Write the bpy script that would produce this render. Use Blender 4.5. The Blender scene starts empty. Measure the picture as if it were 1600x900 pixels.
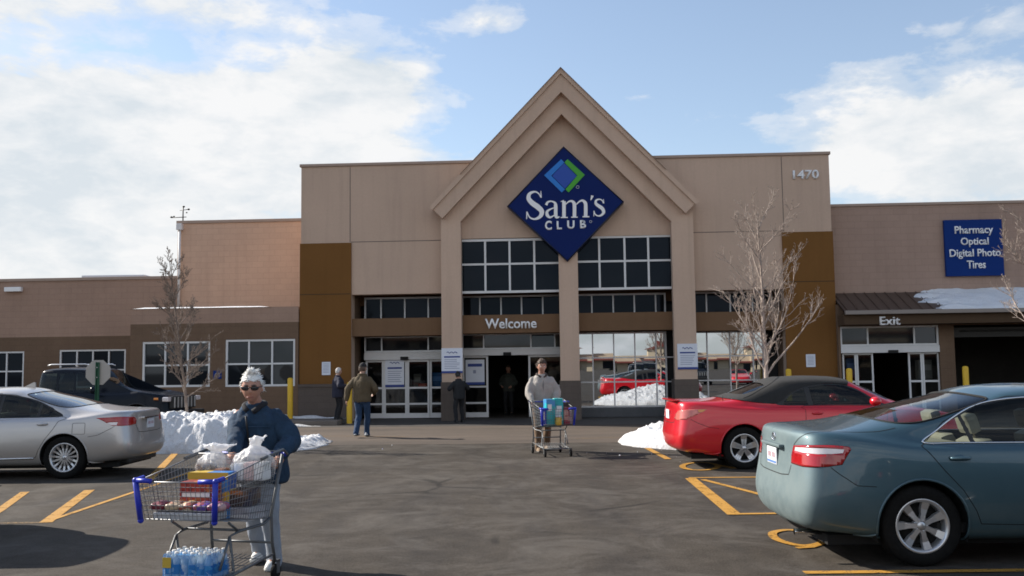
import bpy, bmesh, math, random
import numpy as np
from mathutils import Vector, Matrix, Euler
from mathutils.geometry import delaunay_2d_cdt

R = math.radians
random.seed(7)
scene = bpy.context.scene
col = scene.collection
PI = math.pi

# ------------------------------------------------------------------ camera
CAM = Vector((0.0, 0.0, 1.67))
FPX = 1500.0                      # focal length in pixels of a 1600 px wide frame
PITCH = math.atan(123.0 / FPX)
ROLL = R(0.75)
_F = Vector((0, math.cos(PITCH), math.sin(PITCH)))
_U0 = Vector((0, -math.sin(PITCH), math.cos(PITCH)))
_R0 = Vector((1, 0, 0))
_Rt = _R0 * math.cos(ROLL) - _U0 * math.sin(ROLL)
_Up = _R0 * math.sin(ROLL) + _U0 * math.cos(ROLL)
cd = bpy.data.cameras.new("camera")
cam = bpy.data.objects.new("camera", cd)
col.objects.link(cam)
cam.matrix_world = Matrix(((_Rt.x, _Up.x, -_F.x, CAM.x), (_Rt.y, _Up.y, -_F.y, CAM.y), (_Rt.z, _Up.z, -_F.z, CAM.z), (0, 0, 0, 1)))
cd.sensor_width = 36.0
cd.lens = 36.0 * FPX / 1600.0
cd.clip_start = 0.1
cd.clip_end = 3000
scene.camera = cam

def ray(px, py):
    return (_F * FPX + _Rt * (px - 800) - _Up * (py - 450)).normalized()

def G(px, py, z=0.0):
    """point of the ground (height z) seen at a pixel of the photograph"""
    d = ray(px, py)
    t = (z - CAM.z) / d.z
    return CAM + d * t

def P(px, py, depth):
    d = ray(px, py)
    return CAM + d * (depth / d.y)

# store frame: local x along the facade, local y into the building
YAW = R(3.0)
B0 = Vector((0, 30.55, 0))
_e = Vector((math.cos(YAW), -math.sin(YAW), 0))
_n = Vector((math.sin(YAW), math.cos(YAW), 0))
def FA(px, py, off=0.0):
    """(x, z) in the store frame of a photograph pixel on the plane local y = off"""
    d = ray(px, py)
    p0 = B0 + _n * off
    t = (p0 - CAM).dot(_n) / d.dot(_n)
    q = CAM + d * t - B0
    return q.dot(_e), q.z
def W(lx, ly, lz=0.0):
    return B0 + _e * lx + _n * ly + Vector((0, 0, lz))

# ------------------------------------------------------------------ render
scene.view_settings.view_transform = 'Standard'
scene.view_settings.look = 'None'
scene.view_settings.gamma = 1.0
scene.view_settings.use_curve_mapping = False
scene.view_settings.exposure = EXPOSURE = 0.75
scene.cycles.max_bounces = 8
scene.cycles.transparent_max_bounces = 12
scene.cycles.use_denoising = True
scene.cycles.caustics_reflective = False
scene.cycles.caustics_refractive = False
scene.cycles.sample_clamp_indirect = 6.0
scene.cycles.filter_width = 1.7

# ------------------------------------------------------------------ object helpers
def tag(o, label=None, cat=None, group=None, kind=None):
    if label: o['label'] = label
    if cat: o['category'] = cat
    if group: o['group'] = group
    if kind: o['kind'] = kind
    return o

def thing(name, label, cat, loc=(0, 0, 0), rz=0.0, group=None):
    o = bpy.data.objects.new(name, None)
    col.objects.link(o)
    o.location = loc
    o.rotation_euler = (0, 0, rz)
    o.empty_display_size = 0.2
    return tag(o, label, cat, group)

def copy_tree(o, parent=None):
    c = o.copy()
    col.objects.link(c)
    if parent is not None:
        c.parent = parent
    for ch in list(o.children):
        copy_tree(ch, c)
    return c

class MB:
    """collects simple solids and links them as one mesh object"""
    def __init__(self):
        self.bm = bmesh.new()
        self.mi = 0
    def _f(self, vs, smooth=False):
        try:
            f = self.bm.faces.new(vs)
            f.material_index = self.mi
            f.smooth = smooth
            return f
        except ValueError:
            return None
    def poly(self, pts, smooth=False):
        return self._f([self.bm.verts.new(p) for p in pts], smooth)
    def box(self, x0, x1, y0, y1, z0, z1, bevel=0.0, M=None):
        co = [(x, y, z) for z in (z0, z1) for y in (y0, y1) for x in (x0, x1)]
        if M is not None:
            co = [M @ Vector(c) for c in co]
        v = [self.bm.verts.new(c) for c in co]
        fs = [self._f([v[i] for i in q]) for q in ((0, 2, 3, 1), (4, 5, 7, 6), (0, 1, 5, 4), (2, 6, 7, 3), (0, 4, 6, 2), (1, 3, 7, 5))]
        if bevel > 0:
            es = set(e for f in fs for e in f.edges)
            r = bmesh.ops.bevel(self.bm, geom=list(es), offset=bevel, segments=2, affect='EDGES', profile=0.6)
            for f in r['faces']:
                f.material_index = self.mi
        return self
    def prism(self, pts, d, axis='y', a0=0.0):
        """polygon pts extruded: axis y -> pts are (x,z), from a0 to a0+d"""
        def mk(p, a):
            if axis == 'y': return (p[0], a, p[1])
            if axis == 'x': return (a, p[0], p[1])
            return (p[0], p[1], a)
        A = [self.bm.verts.new(mk(p, a0)) for p in pts]
        Bv = [self.bm.verts.new(mk(p, a0 + d)) for p in pts]
        n = len(pts)
        fs = [self._f(A[::-1]), self._f(Bv)]
        for i in range(n):
            fs.append(self._f([A[i], A[(i + 1) % n], Bv[(i + 1) % n], Bv[i]]))
        return self
    def tube(self, pts, r, seg=8, r2=None, closed=False, cap=True, smooth=True):
        pts = [Vector(p) for p in pts]
        n = len(pts)
        rings = []
        up = None
        for i, p in enumerate(pts):
            a = pts[(i - 1) % n] if (closed or i > 0) else p
            b = pts[(i + 1) % n] if (closed or i < n - 1) else p
            t = (b - a)
            if t.length < 1e-9: t = Vector((0, 0, 1))
            t.normalize()
            if up is None:
                up = Vector((0, 0, 1)) if abs(t.z) < 0.9 else Vector((1, 0, 0))
            s = t.cross(up)
            if s.length < 1e-6:
                s = t.cross(Vector((1, 0.3, 0.2)))
            s.normalize()
            u = s.cross(t).normalized()
            up = u
            rr = r if r2 is None else r + (r2 - r) * i / max(1, n - 1)
            if callable(r): rr = r(i / max(1, n - 1))
            rings.append([self.bm.verts.new(p + (s * math.cos(k * 2 * PI / seg) + u * math.sin(k * 2 * PI / seg)) * rr) for k in range(seg)])
        m = n if closed else n - 1
        for i in range(m):
            A, Bq = rings[i], rings[(i + 1) % n]
            for k in range(seg):
                self._f([A[k], A[(k + 1) % seg], Bq[(k + 1) % seg], Bq[k]], smooth)
        if cap and not closed:
            self._f(rings[0][::-1]); self._f(rings[-1])
        return self
    def lathe(self, prof, seg=24, axis='z', c=(0, 0, 0), smooth=True, cap=False):
        c = Vector(c)
        rings = []
        for (r, a) in prof:
            ring = []
            for k in range(seg):
                t = k * 2 * PI / seg
                p, q = r * math.cos(t), r * math.sin(t)
                ring.append(self.bm.verts.new(c + (Vector((p, q, a)) if axis == 'z' else Vector((p, a, q)) if axis == 'y' else Vector((a, p, q)))))
            rings.append(ring)
        for A, Bq in zip(rings, rings[1:]):
            for k in range(seg):
                self._f([A[k], A[(k + 1) % seg], Bq[(k + 1) % seg], Bq[k]], smooth)
        if cap:
            self._f(rings[0][::-1]); self._f(rings[-1])
        return self
    def ball(self, c, rx, ry=None, rz=None, seg=12, rings=8, M=None):
        ry = rx if ry is None else ry
        rz = rx if rz is None else rz
        m = Matrix.Translation(Vector(c)) @ (M if M is not None else Matrix()) @ Matrix.Diagonal((rx, ry, rz, 1))
        r = bmesh.ops.create_uvsphere(self.bm, u_segments=seg, v_segments=rings, radius=1.0, matrix=m)
        for v in r['verts']:
            for f in v.link_faces:
                f.material_index = self.mi
                f.smooth = True
        return self
    def build(self, name, mats=None, parent=None, fix=True, auto=None):
        if fix:
            bmesh.ops.recalc_face_normals(self.bm, faces=self.bm.faces)
        me = bpy.data.meshes.new(name)
        self.bm.to_mesh(me)
        self.bm.free()
        if mats is not None:
            for m in (mats if isinstance(mats, (list, tuple)) else [mats]):
                me.materials.append(m)
        o = bpy.data.objects.new(name, me)
        col.objects.link(o)
        if parent is not None:
            o.parent = parent
        return o

def mesh_obj(name, verts, faces, mats=None, parent=None, smooth=False, fix=False):
    me = bpy.data.meshes.new(name)
    me.from_pydata([tuple(v) for v in verts], [], [tuple(f) for f in faces])
    if smooth:
        me.polygons.foreach_set('use_smooth', [True] * len(me.polygons))
    if mats is not None:
        for m in (mats if isinstance(mats, (list, tuple)) else [mats]):
            me.materials.append(m)
    me.update()
    o = bpy.data.objects.new(name, me)
    col.objects.link(o)
    if parent is not None:
        o.parent = parent
    return o

# ------------------------------------------------------------------ materials
def srgb(r, g, b):
    def f(c):
        c /= 255.0
        return c / 12.92 if c <= 0.04045 else ((c + 0.055) / 1.055) ** 2.4
    return (f(r), f(g), f(b))

class NT:
    """thin helper around a node tree"""
    def __init__(self, nt):
        self.nt = nt
    def n(self, t, **kw):
        x = self.nt.nodes.new(t)
        for k, v in kw.items():
            if k.startswith('i_'):
                x.inputs[k[2:].replace('_', ' ')].default_value = v
            else:
                setattr(x, k, v)
        return x
    def l(self, a, b):
        self.nt.links.new(a, b)
    def math(self, op, a, b=None, c=None, clamp=False):
        m = self.n('ShaderNodeMath', operation=op, use_clamp=clamp)
        for i, v in enumerate((a, b, c)):
            if v is None: continue
            if isinstance(v, (int, float)): m.inputs[i].default_value = v
            else: self.l(v, m.inputs[i])
        return m.outputs[0]
    def mix(self, fac, a, b, blend='MIX'):
        m = self.n('ShaderNodeMix', data_type='RGBA', blend_type=blend)
        for i, v in ((0, fac), (6, a), (7, b)):
            if isinstance(v, (int, float)): m.inputs[i].default_value = v
            elif isinstance(v, tuple): m.inputs[i].default_value = (*v[:3], 1)
            else: self.l(v, m.inputs[i])
        return m.outputs[2]
    def ramp(self, fac, stops, interp='LINEAR'):
        r = self.n('ShaderNodeValToRGB')
        r.color_ramp.interpolation = interp
        e = r.color_ramp.elements
        while len(e) < len(stops): e.new(0.5)
        for q, (p, c) in zip(e, stops):
            q.position = p
            q.color = (c, c, c, 1) if isinstance(c, (int, float)) else (*c[:3], 1)
        self.l(fac, r.inputs[0])
        return r.outputs[0]
    def noise(self, vec, scale, detail=4, rough=0.55, dist=0.0):
        x = self.n('ShaderNodeTexNoise')
        x.inputs['Scale'].default_value = scale
        x.inputs['Detail'].default_value = detail
        x.inputs['Roughness'].default_value = rough
        x.inputs['Distortion'].default_value = dist
        if vec is not None: self.l(vec, x.inputs['Vector'])
        return x.outputs['Fac']

def new_mat(name):
    m = bpy.data.materials.new(name)
    m.use_nodes = True
    t = NT(m.node_tree)
    bs = m.node_tree.nodes['Principled BSDF']
    return m, t, bs

def mat(name, c, rough=0.6, metal=0.0, var=0.0, vscale=4.0, bump=0.0, bscale=60.0, coat=0.0, spec=0.5, vec=(1, 1, 1), alpha=1.0, dirt=None, sss=0.0):
    """base colour with a soft two-scale variation and a fine bump, all in object space"""
    m, t, bs = new_mat(name)
    bs.inputs['Roughness'].default_value = rough
    bs.inputs['Metallic'].default_value = metal
    bs.inputs['Coat Weight'].default_value = coat
    bs.inputs['Coat Roughness'].default_value = 0.06
    bs.inputs['Specular IOR Level'].default_value = spec
    tc = t.n('ShaderNodeTexCoord')
    mp = t.n('ShaderNodeMapping')
    mp.inputs['Scale'].default_value = vec
    t.l(tc.outputs['Object'], mp.inputs[0])
    v = mp.outputs[0]
    if var > 0:
        a = t.noise(v, vscale, 5, 0.6)
        b = t.noise(v, vscale * 9, 3, 0.6)
        k = t.math('ADD', t.math('MULTIPLY', a, 0.65), t.math('MULTIPLY', b, 0.35))
        lo = tuple(x * (1 - var) for x in c)
        hi = tuple(min(1, x * (1 + var)) for x in c)
        cc = t.ramp(k, [(0.3, lo), (0.7, hi)])
        if dirt:
            dn = t.noise(v, dirt[1], 6, 0.65)
            cc = t.mix(t.ramp(dn, [(dirt[2], 0.0), (dirt[2] + 0.2, 1.0)]), cc, dirt[0])
        t.l(cc, bs.inputs['Base Color'])
        rr = t.math('ADD', t.math('MULTIPLY', b, 0.16), rough - 0.08, clamp=True)
        t.l(rr, bs.inputs['Roughness'])
    else:
        bs.inputs['Base Color'].default_value = (*c, 1)
    if bump > 0:
        bn = t.noise(v, bscale, 4, 0.6)
        bp = t.n('ShaderNodeBump')
        bp.inputs['Strength'].default_value = bump
        bp.inputs['Distance'].default_value = 0.02
        t.l(bn, bp.inputs['Height'])
        t.l(bp.outputs[0], bs.inputs['Normal'])
    if sss > 0:
        bs.inputs['Subsurface Weight'].default_value = sss
        bs.inputs['Subsurface Radius'].default_value = (0.02, 0.008, 0.004)
    return m

def glass_mat(name, tint, refl, transp, rough=0.02, ior=1.5, gcol=(0.93, 0.96, 1.0)):
    """window pane: a see-through tinted layer plus a mirror layer"""
    m = bpy.data.materials.new(name)
    m.use_nodes = True
    t = NT(m.node_tree)
    m.node_tree.nodes.clear()
    out = t.n('ShaderNodeOutputMaterial')
    tr = t.n('ShaderNodeBsdfTransparent')
    tr.inputs[0].default_value = (*tint, 1)
    df = t.n('ShaderNodeBsdfDiffuse')
    df.inputs[0].default_value = (0.012, 0.014, 0.017, 1)
    m1 = t.n('ShaderNodeMixShader')
    m1.inputs[0].default_value = transp
    t.l(df.outputs[0], m1.inputs[1]); t.l(tr.outputs[0], m1.inputs[2])
    gl = t.n('ShaderNodeBsdfGlossy')
    gl.inputs['Roughness'].default_value = rough
    gl.inputs[0].default_value = (*gcol, 1)
    fr = t.n('ShaderNodeFresnel')
    fr.inputs[0].default_value = ior
    k = t.math('ADD', fr.outputs[0], refl, clamp=True)
    m2 = t.n('ShaderNodeMixShader')
    t.l(k, m2.inputs[0]); t.l(m1.outputs[0], m2.inputs[1]); t.l(gl.outputs[0], m2.inputs[2])
    t.l(m2.outputs[0], out.inputs[0])
    return m

def bumpy_wall(name, c, kind='stucco', var=0.06):
    m, t, bs = new_mat(name)
    bs.inputs['Roughness'].default_value = 0.9
    bs.inputs['Specular IOR Level'].default_value = 0.2
    tc = t.n('ShaderNodeTexCoord')
    o = tc.outputs['Object']
    sp = t.n('ShaderNodeSeparateXYZ'); t.l(o, sp.inputs[0])
    cb = t.n('ShaderNodeCombineXYZ')
    t.l(t.math('ADD', sp.outputs[0], sp.outputs[1]), cb.inputs[0]); t.l(sp.outputs[2], cb.inputs[1])
    big = t.noise(o, 0.35, 5, 0.6)
    fine = t.noise(o, 14, 4, 0.65)
    k = t.math('ADD', t.math('MULTIPLY', big, 0.7), t.math('MULTIPLY', fine, 0.3))
    lo = tuple(x * (1 - var * 1.5) for x in c); hi = tuple(x * (1 + var * 1.5) for x in c)
    base = t.ramp(k, [(0.32, lo), (0.68, hi)])
    # rain streaks running down
    st = t.n('ShaderNodeMapping'); st.inputs['Scale'].default_value = (2.2, 2.2, 0.12); t.l(o, st.inputs[0])
    sn = t.noise(st.outputs[0], 2.0, 5, 0.6)
    base = t.mix(t.ramp(sn, [(0.50, 0.0), (0.75, 0.20)]), base, tuple(x * 0.55 for x in c))
    bp = t.n('ShaderNodeBump'); bp.inputs['Distance'].default_value = 0.012
    if kind == 'block':
        br = t.n('ShaderNodeTexBrick')
        br.inputs['Scale'].default_value = 1.0
        br.inputs['Brick Width'].default_value = 0.41
        br.inputs['Row Height'].default_value = 0.205
        br.inputs['Mortar Size'].default_value = 0.008
        br.inputs['Mortar Smooth'].default_value = 0.3
        br.inputs['Color1'].default_value = (0.93, 0.93, 0.93, 1)
        br.inputs['Color2'].default_value = (1, 1, 1, 1)
        br.inputs['Mortar'].default_value = (0.82, 0.82, 0.82, 1)
        t.l(cb.outputs[0], br.inputs['Vector'])
        base = t.mix(0.75, base, br.outputs['Color'], 'MULTIPLY')
        h = t.math('SUBTRACT', t.math('MULTIPLY', t.noise(o, 30, 4, 0.7), 0.6), br.outputs['Fac'])
        bp.inputs['Strength'].default_value = 0.4
        t.l(h, bp.inputs['Height'])
    else:
        bp.inputs['Strength'].default_value = 0.25
        t.l(t.noise(o, 45, 4, 0.7), bp.inputs['Height'])
    t.l(bp.outputs[0], bs.inputs['Normal'])
    t.l(base, bs.inputs['Base Color'])
    return m

# ------------------------------------------------------------------ daylight
SUN_EL, SUN_BEHIND = R(33), R(25)          # the sun stands to the left and a little behind the store front
to_sun = Vector((-math.cos(SUN_BEHIND) * math.cos(SUN_EL), math.sin(SUN_BEHIND) * math.cos(SUN_EL), math.sin(SUN_EL)))
sl = bpy.data.lights.new("sun", 'SUN')
sl.energy = 5.0
sl.angle = R(0.53)
sl.color = (1.0, 0.93, 0.83)
so = bpy.data.objects.new("sun", sl)
col.objects.link(so)
so.rotation_euler = (-to_sun).to_track_quat('-Z', 'Y').to_euler()
so.location = to_sun * 60

def make_world():
    w = bpy.data.worlds.new("World")
    scene.world = w
    w.use_nodes = True
    nt = w.node_tree
    t = NT(nt)
    bg = nt.nodes['Background']
    sky = t.n('ShaderNodeTexSky', sky_type='NISHITA')
    sky.sun_disc = False
    sky.sun_elevation = SUN_EL
    sky.sun_rotation = math.atan2(to_sun.x, to_sun.y)
    sky.air_density = 1.0
    sky.dust_density = 0.6
    sky.ozone_density = 1.6
    tc = t.n('ShaderNodeTexCoord')
    d = tc.outputs['Generated']
    sp = t.n('ShaderNodeSeparateXYZ'); t.l(d, sp.inputs[0])
    x, y, z = sp.outputs
    # cloud layer: the view direction carried up to a flat deck
    den = t.math('ADD', t.math('MAXIMUM', z, 0.0), 0.16)
    cb = t.n('ShaderNodeCombineXYZ')
    t.l(t.math('DIVIDE', x, den), cb.inputs[0])
    t.l(t.math('DIVIDE', y, den), cb.inputs[1])
    cb.inputs[2].default_value = 3.7
    deck = cb.outputs[0]
    n1 = t.noise(deck, 1.15, 8, 0.56, 0.25)
    mp = t.n('ShaderNodeMapping'); mp.inputs['Scale'].default_value = (1, 1, 2.3); t.l(d, mp.inputs[0])
    n2 = t.noise(mp.outputs[0], 5.5, 9, 0.58, 0.15)
    n3 = t.noise(mp.outputs[0], 17.0, 7, 0.6, 0.2)
    nn = t.math('ADD', t.math('ADD', t.math('MULTIPLY', n1, 0.20), t.math('MULTIPLY', n2, 0.40)), t.math('MULTIPLY', n3, 0.40))
    cov = None
    # where the cloud masses stand: (direction, half width, half height, amount)
    for (px, py, hw, hh, amt) in CLOUDS:
        c = ray(px, py)
        az, el = math.atan2(c.x, c.y), math.asin(c.z)
        da = t.math('DIVIDE', t.math('SUBTRACT', t.math('ARCTAN2', x, y), az), hw)
        de = t.math('DIVIDE', t.math('SUBTRACT', t.math('ARCSINE', z), el), hh)
        r2 = t.math('ADD', t.math('MULTIPLY', da, da), t.math('MULTIPLY', de, de))
        g = t.math('MULTIPLY', t.math('EXPONENT', t.math('MULTIPLY', r2, -1.0)), amt)
        cov = g if cov is None else t.math('ADD', cov, g)
    # broken cloud everywhere behind the viewer
    back = t.math('MULTIPLY', t.math('SUBTRACT', 0.1, y, clamp=True), 0.25)
    cov = t.math('ADD', cov, back)
    dens = t.math('ADD', t.math('SUBTRACT', nn, 0.63), cov)
    fac = t.ramp(dens, [(0.0, 0.0), (0.07, 0.4), (0.17, 0.97)], 'EASE')
    # thick parts a little greyer
    shade = t.ramp(t.math('ADD', t.math('MULTIPLY', n2, 0.6), t.math('MULTIPLY', n3, 0.4)), [(0.40, (0.76, 0.82, 0.87)), (0.56, (1.0, 1.0, 1.0))])
    # clouds opposite the sun are lit from the front and shine brighter
    lum = t.math('ADD', CLOUD_L, t.math('MULTIPLY', t.math('SUBTRACT', 0.35, y, clamp=True), CLOUD_L * 0.25))
    lc = t.n('ShaderNodeCombineXYZ')
    for i in range(3): t.l(lum, lc.inputs[i])
    cl = t.mix(1.0, shade, lc.outputs[0], 'MULTIPLY')
    hz = t.ramp(z, [(0.0, 0.65), (0.22, 0.22), (0.6, 0.08)])
    skyc = t.mix(hz, sky.outputs[0], (CLOUD_L * 0.78, CLOUD_L * 0.84, CLOUD_L * 0.9))
    t.l(t.mix(fac, skyc, cl), bg.inputs[0])
    bg.inputs[1].default_value = 0.106

CLOUD_L = 5.3
CLOUDS = [(80, 350, 0.32, 0.12, 0.225), (200, 205, .16, .05, .12), (120, 75, .24, .04, -.075), (960, 170, .07, .03, .05), (650, 200, .05, .025, -.12), (570, 120, 0.085, 0.045, 0.28), (420, 175, 0.15, 0.045, 0.20), (340, 15, 0.10, 0.025, 0.13), (770, 32, 0.045, 0.020, 0.25),
          (560, 260, 0.12, 0.06, 0.24), (1430, 215, 0.14, 0.05, 0.30), (1640, 240, 0.16, 0.07, 0.28), (1550, 40, 0.09, 0.03, 0.19), (20, 10, 0.08, 0.03, 0.10), (1330, 120, .06, .02, .15), (-500, 100, 0.5, 0.3, 0.3), (2300, 250, 0.3, 0.15, 0.2)]
make_world()
# ------------------------------------------------------------------ store building
M = {}
M['eifs'] = bumpy_wall('taupe stucco', (0.525, 0.385, 0.295))
M['eifs_trim'] = bumpy_wall('taupe stucco trim', (0.55, 0.402, 0.306))
M['brown'] = bumpy_wall('ochre brown stucco', (0.178, 0.083, 0.024))
M['brownblock'] = bumpy_wall('brown split block', (0.165, 0.108, 0.072), 'block', 0.10)
M['tanblock'] = bumpy_wall('tan block', (0.365, 0.245, 0.185), 'block', 0.08)
M['peach'] = bumpy_wall('peach tan block', (0.57, 0.390, 0.288), 'block', 0.05)
M['tauperight'] = bumpy_wall('taupe block', (0.375, 0.262, 0.207), 'block', 0.06)
M['beam'] = bumpy_wall('brown beam stucco', (0.17, 0.10, 0.056))
M['base'] = bumpy_wall('grey brown base block', (0.125, 0.10, 0.085), 'block', 0.08)
M['alu'] = mat('anodised aluminium', (0.55, 0.56, 0.58), 0.42, 0.35, 0.06, 6)
M['whiteframe'] = mat('white painted frame', (0.66, 0.66, 0.66), 0.5, 0, 0.05, 5)
M['darkglass'] = glass_mat('dark window glass', (0.2, 0.25, 0.3), 0.0, 0.0, 0.03, 1.22, (0.6, 0.75, 1.0))
M['mirrorglass'] = glass_mat('mirror window glass', (0.2, 0.2, 0.2), 0.50, 0.05, 0.008, 1.5, (0.82, 0.86, 0.90))
M['doorglass'] = glass_mat('door glass', (0.5, 0.53, 0.53), 0.0, 0.85, 0.02, 1.3)
M['officeglass'] = glass_mat('office window glass', (0.3, 0.33, 0.36), 0.015, 0.0, 0.03, 1.33, (.85, .92, 1.0))
M['snow'] = None
M['coping'] = mat('metal coping', (0.34, 0.25, 0.20), 0.5, 0.2, 0.08, 3)
M['roofmetal'] = mat('brown standing seam metal', (0.085, 0.058, 0.045), 0.4, 0.25, 0.12, 1.5)
M['black'] = mat('black void', (0.008, 0.008, 0.009), 0.8)
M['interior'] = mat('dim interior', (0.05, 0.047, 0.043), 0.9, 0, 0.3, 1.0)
M['slate'] = mat('dark stone sill', (0.07, 0.075, 0.085), 0.6, 0, 0.25, 5, 0.2)
M['white'] = mat('white sign paint', (0.82, 0.82, 0.82), 0.45, 0, 0.02, 3)
M['yellow'] = mat('yellow safety paint', (0.70, 0.43, 0.02), 0.5, 0, 0.10, 6, 0.1, dirt=((0.25, 0.16, 0.04), 9, 0.62))
M['signblue'] = mat('deep blue sign face', (0.004, 0.016, 0.105), 0.6, 0, 0.05, 3, spec=.12)
M['panelblue'] = mat('royal blue sign panel', (0.004, 0.030, 0.17), 0.6, 0, 0.06, 3, spec=.12)
M['signedge'] = mat('sign edge metal', (0.02, 0.025, 0.05), 0.4, 0.5)
M['logolight'] = mat('bright blue sign vinyl', (0.0, 0.17, 0.58), 0.5)
M['logomid'] = mat('mid blue sign vinyl', (0.0, 0.055, 0.36), 0.5)
M['green'] = mat('green sign vinyl', (0.045, 0.34, 0.015), 0.5)

def snow_mat(name, dirty=0.35, grit=0.0):
    m, t, bs = new_mat(name)
    tc = t.n('ShaderNodeTexCoord'); o = tc.outputs['Object']
    a = t.noise(o, 1.6, 7, 0.65); b = t.noise(o, 9, 6, 0.7)
    k = t.math('ADD', t.math('MULTIPLY', a, 0.6), t.math('MULTIPLY', b, 0.4))
    t.l(t.ramp(k, [(0.34, tuple(0.75 - dirty * v for v in (0.5, 0.54, 0.58))), (0.52, (0.70, 0.71, 0.73)), (1.0, (0.80, 0.81, 0.82))]), bs.inputs['Base Color'])
    if grit:
        base = bs.inputs['Base Color'].links[0].from_socket
        g1 = t.noise(o, 38, 4, .75); g2 = t.noise(o, 2.2, 5, .6)
        gm = t.math('MULTIPLY', t.ramp(g1, [(.56, 0.0), (.66, 1.0)]), t.ramp(g2, [(.40, 0.1), (.62, grit)]))
        spz = t.n('ShaderNodeSeparateXYZ'); t.l(o, spz.inputs[0])
        low = t.math('MULTIPLY', t.math('SUBTRACT', .22, spz.outputs[2], clamp=True), 2.4)
        t.l(t.mix(t.math('ADD', gm, t.math('MULTIPLY', low, t.ramp(g2, [(.35, .2), (.65, 1.0)])), clamp=True), base, (.16, .14, .12)), bs.inputs['Base Color'])
    bs.inputs['Roughness'].default_value = 0.75
    bs.inputs['Subsurface Weight'].default_value = 0.15
    bs.inputs['Subsurface Radius'].default_value = (0.05, 0.06, 0.07)
    bp = t.n('ShaderNodeBump'); bp.inputs['Strength'].default_value = 0.8; bp.inputs['Distance'].default_value = 0.05
    t.l(t.noise(o, 14, 6, 0.7), bp.inputs['Height']); t.l(bp.outputs[0], bs.inputs['Normal'])
    return m
M['snow'] = snow_mat('ploughed snow', 0.5, .8)
M['cleansnow'] = snow_mat('fresh snow', 0.1)

store = thing('store_building', 'long tan warehouse store with a peaked gable entrance, brown corner panels and glazed doors', 'store', B0, -YAW)

def lx(px, py=450, off=0.0): return FA(px, py, off)[0]
def lz(py, px=880, off=0.0): return FA(px, py, off)[1]

def cut_wall(name, x0, x1, z0, z1, holes, y, thick, m, parent=store):
    """a wall slab with its front at local y and rectangular openings with reveals"""
    xs = sorted(set([x0, x1] + [v for h in holes for v in h[:2] if x0 < v < x1]))
    zs = sorted(set([z0, z1] + [v for h in holes for v in h[2:] if z0 < v < z1]))
    nx, nz = len(xs) - 1, len(zs) - 1
    def solid(i, j):
        if not (0 <= i < nx and 0 <= j < nz): return False
        cx, cz = (xs[i] + xs[i + 1]) / 2, (zs[j] + zs[j + 1]) / 2
        return not any(h[0] < cx < h[1] and h[2] < cz < h[3] for h in holes)
    b = MB(); bm = b.bm; cache = {}
    def V(x, yy, z):
        k = (round(x, 5), round(yy, 5), round(z, 5))
        if k not in cache: cache[k] = bm.verts.new((x, yy, z))
        return cache[k]
    ya, yb = y, y + thick
    for i in range(nx):
        for j in range(nz):
            if not solid(i, j): continue
            a, c, d, e = xs[i], xs[i + 1], zs[j], zs[j + 1]
            b._f([V(a, ya, d), V(c, ya, d), V(c, ya, e), V(a, ya, e)])
            b._f([V(a, yb, d), V(a, yb, e), V(c, yb, e), V(c, yb, d)])
            if not solid(i - 1, j): b._f([V(a, ya, d), V(a, ya, e), V(a, yb, e), V(a, yb, d)])
            if not solid(i + 1, j): b._f([V(c, ya, d), V(c, yb, d), V(c, yb, e), V(c, ya, e)])
            if not solid(i, j - 1): b._f([V(a, ya, d), V(a, yb, d), V(c, yb, d), V(c, ya, d)])
            if not solid(i, j + 1): b._f([V(a, ya, e), V(c, ya, e), V(c, yb, e), V(a, yb, e)])
    return b.build(name, m, parent, fix=False)

def window(x0, x1, z0, z1, y, vx, hz, frame_m, pane_m, fw=0.06, d=0.09, name='window', parent=store, blinds=None):
    """frame with mullions at vx and bars at hz, one pane sheet behind as its sub-part"""
    b = MB()
    b.box(x0, x1, y - d, y, z0, z0 + fw); b.box(x0, x1, y - d, y, z1 - fw, z1)
    b.box(x0, x0 + fw, y - d, y, z0 + fw, z1 - fw); b.box(x1 - fw, x1, y - d, y, z0 + fw, z1 - fw)
    for v in vx: b.box(v - fw * 0.42, v + fw * 0.42, y - d * 0.9, y - 0.001, z0 + fw, z1 - fw)
    for h in hz: b.box(x0 + fw, x1 - fw, y - d * 0.8, y - 0.002, h - fw * 0.42, h + fw * 0.42)
    f = b.build(name, frame_m, parent)
    wob_ = 0.0016 if pane_m is M['mirrorglass'] else 0.010
    xs = [x0 + fw * 0.5] + list(vx) + [x1 - fw * 0.5]
    zs = [z0 + fw * 0.5] + list(hz) + [z1 - fw * 0.5]
    p = MB()
    for i in range(len(xs) - 1):
        for j in range(len(zs) - 1):
            # panes are never perfectly in one plane
            t1, t2 = random.uniform(-1, 1) * wob_, random.uniform(-1, 1) * wob_
            a, c, dd, e = xs[i], xs[i + 1], zs[j], zs[j + 1]
            p.poly([(a, y - d * .4 - t1, dd), (c, y - d * .4 + t1, dd - 0), (c, y - d * .4 + t1 + t2, e), (a, y - d * .4 - t1 + t2, e)])
    p.build('pane', pane_m, f)
    return f

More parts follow.
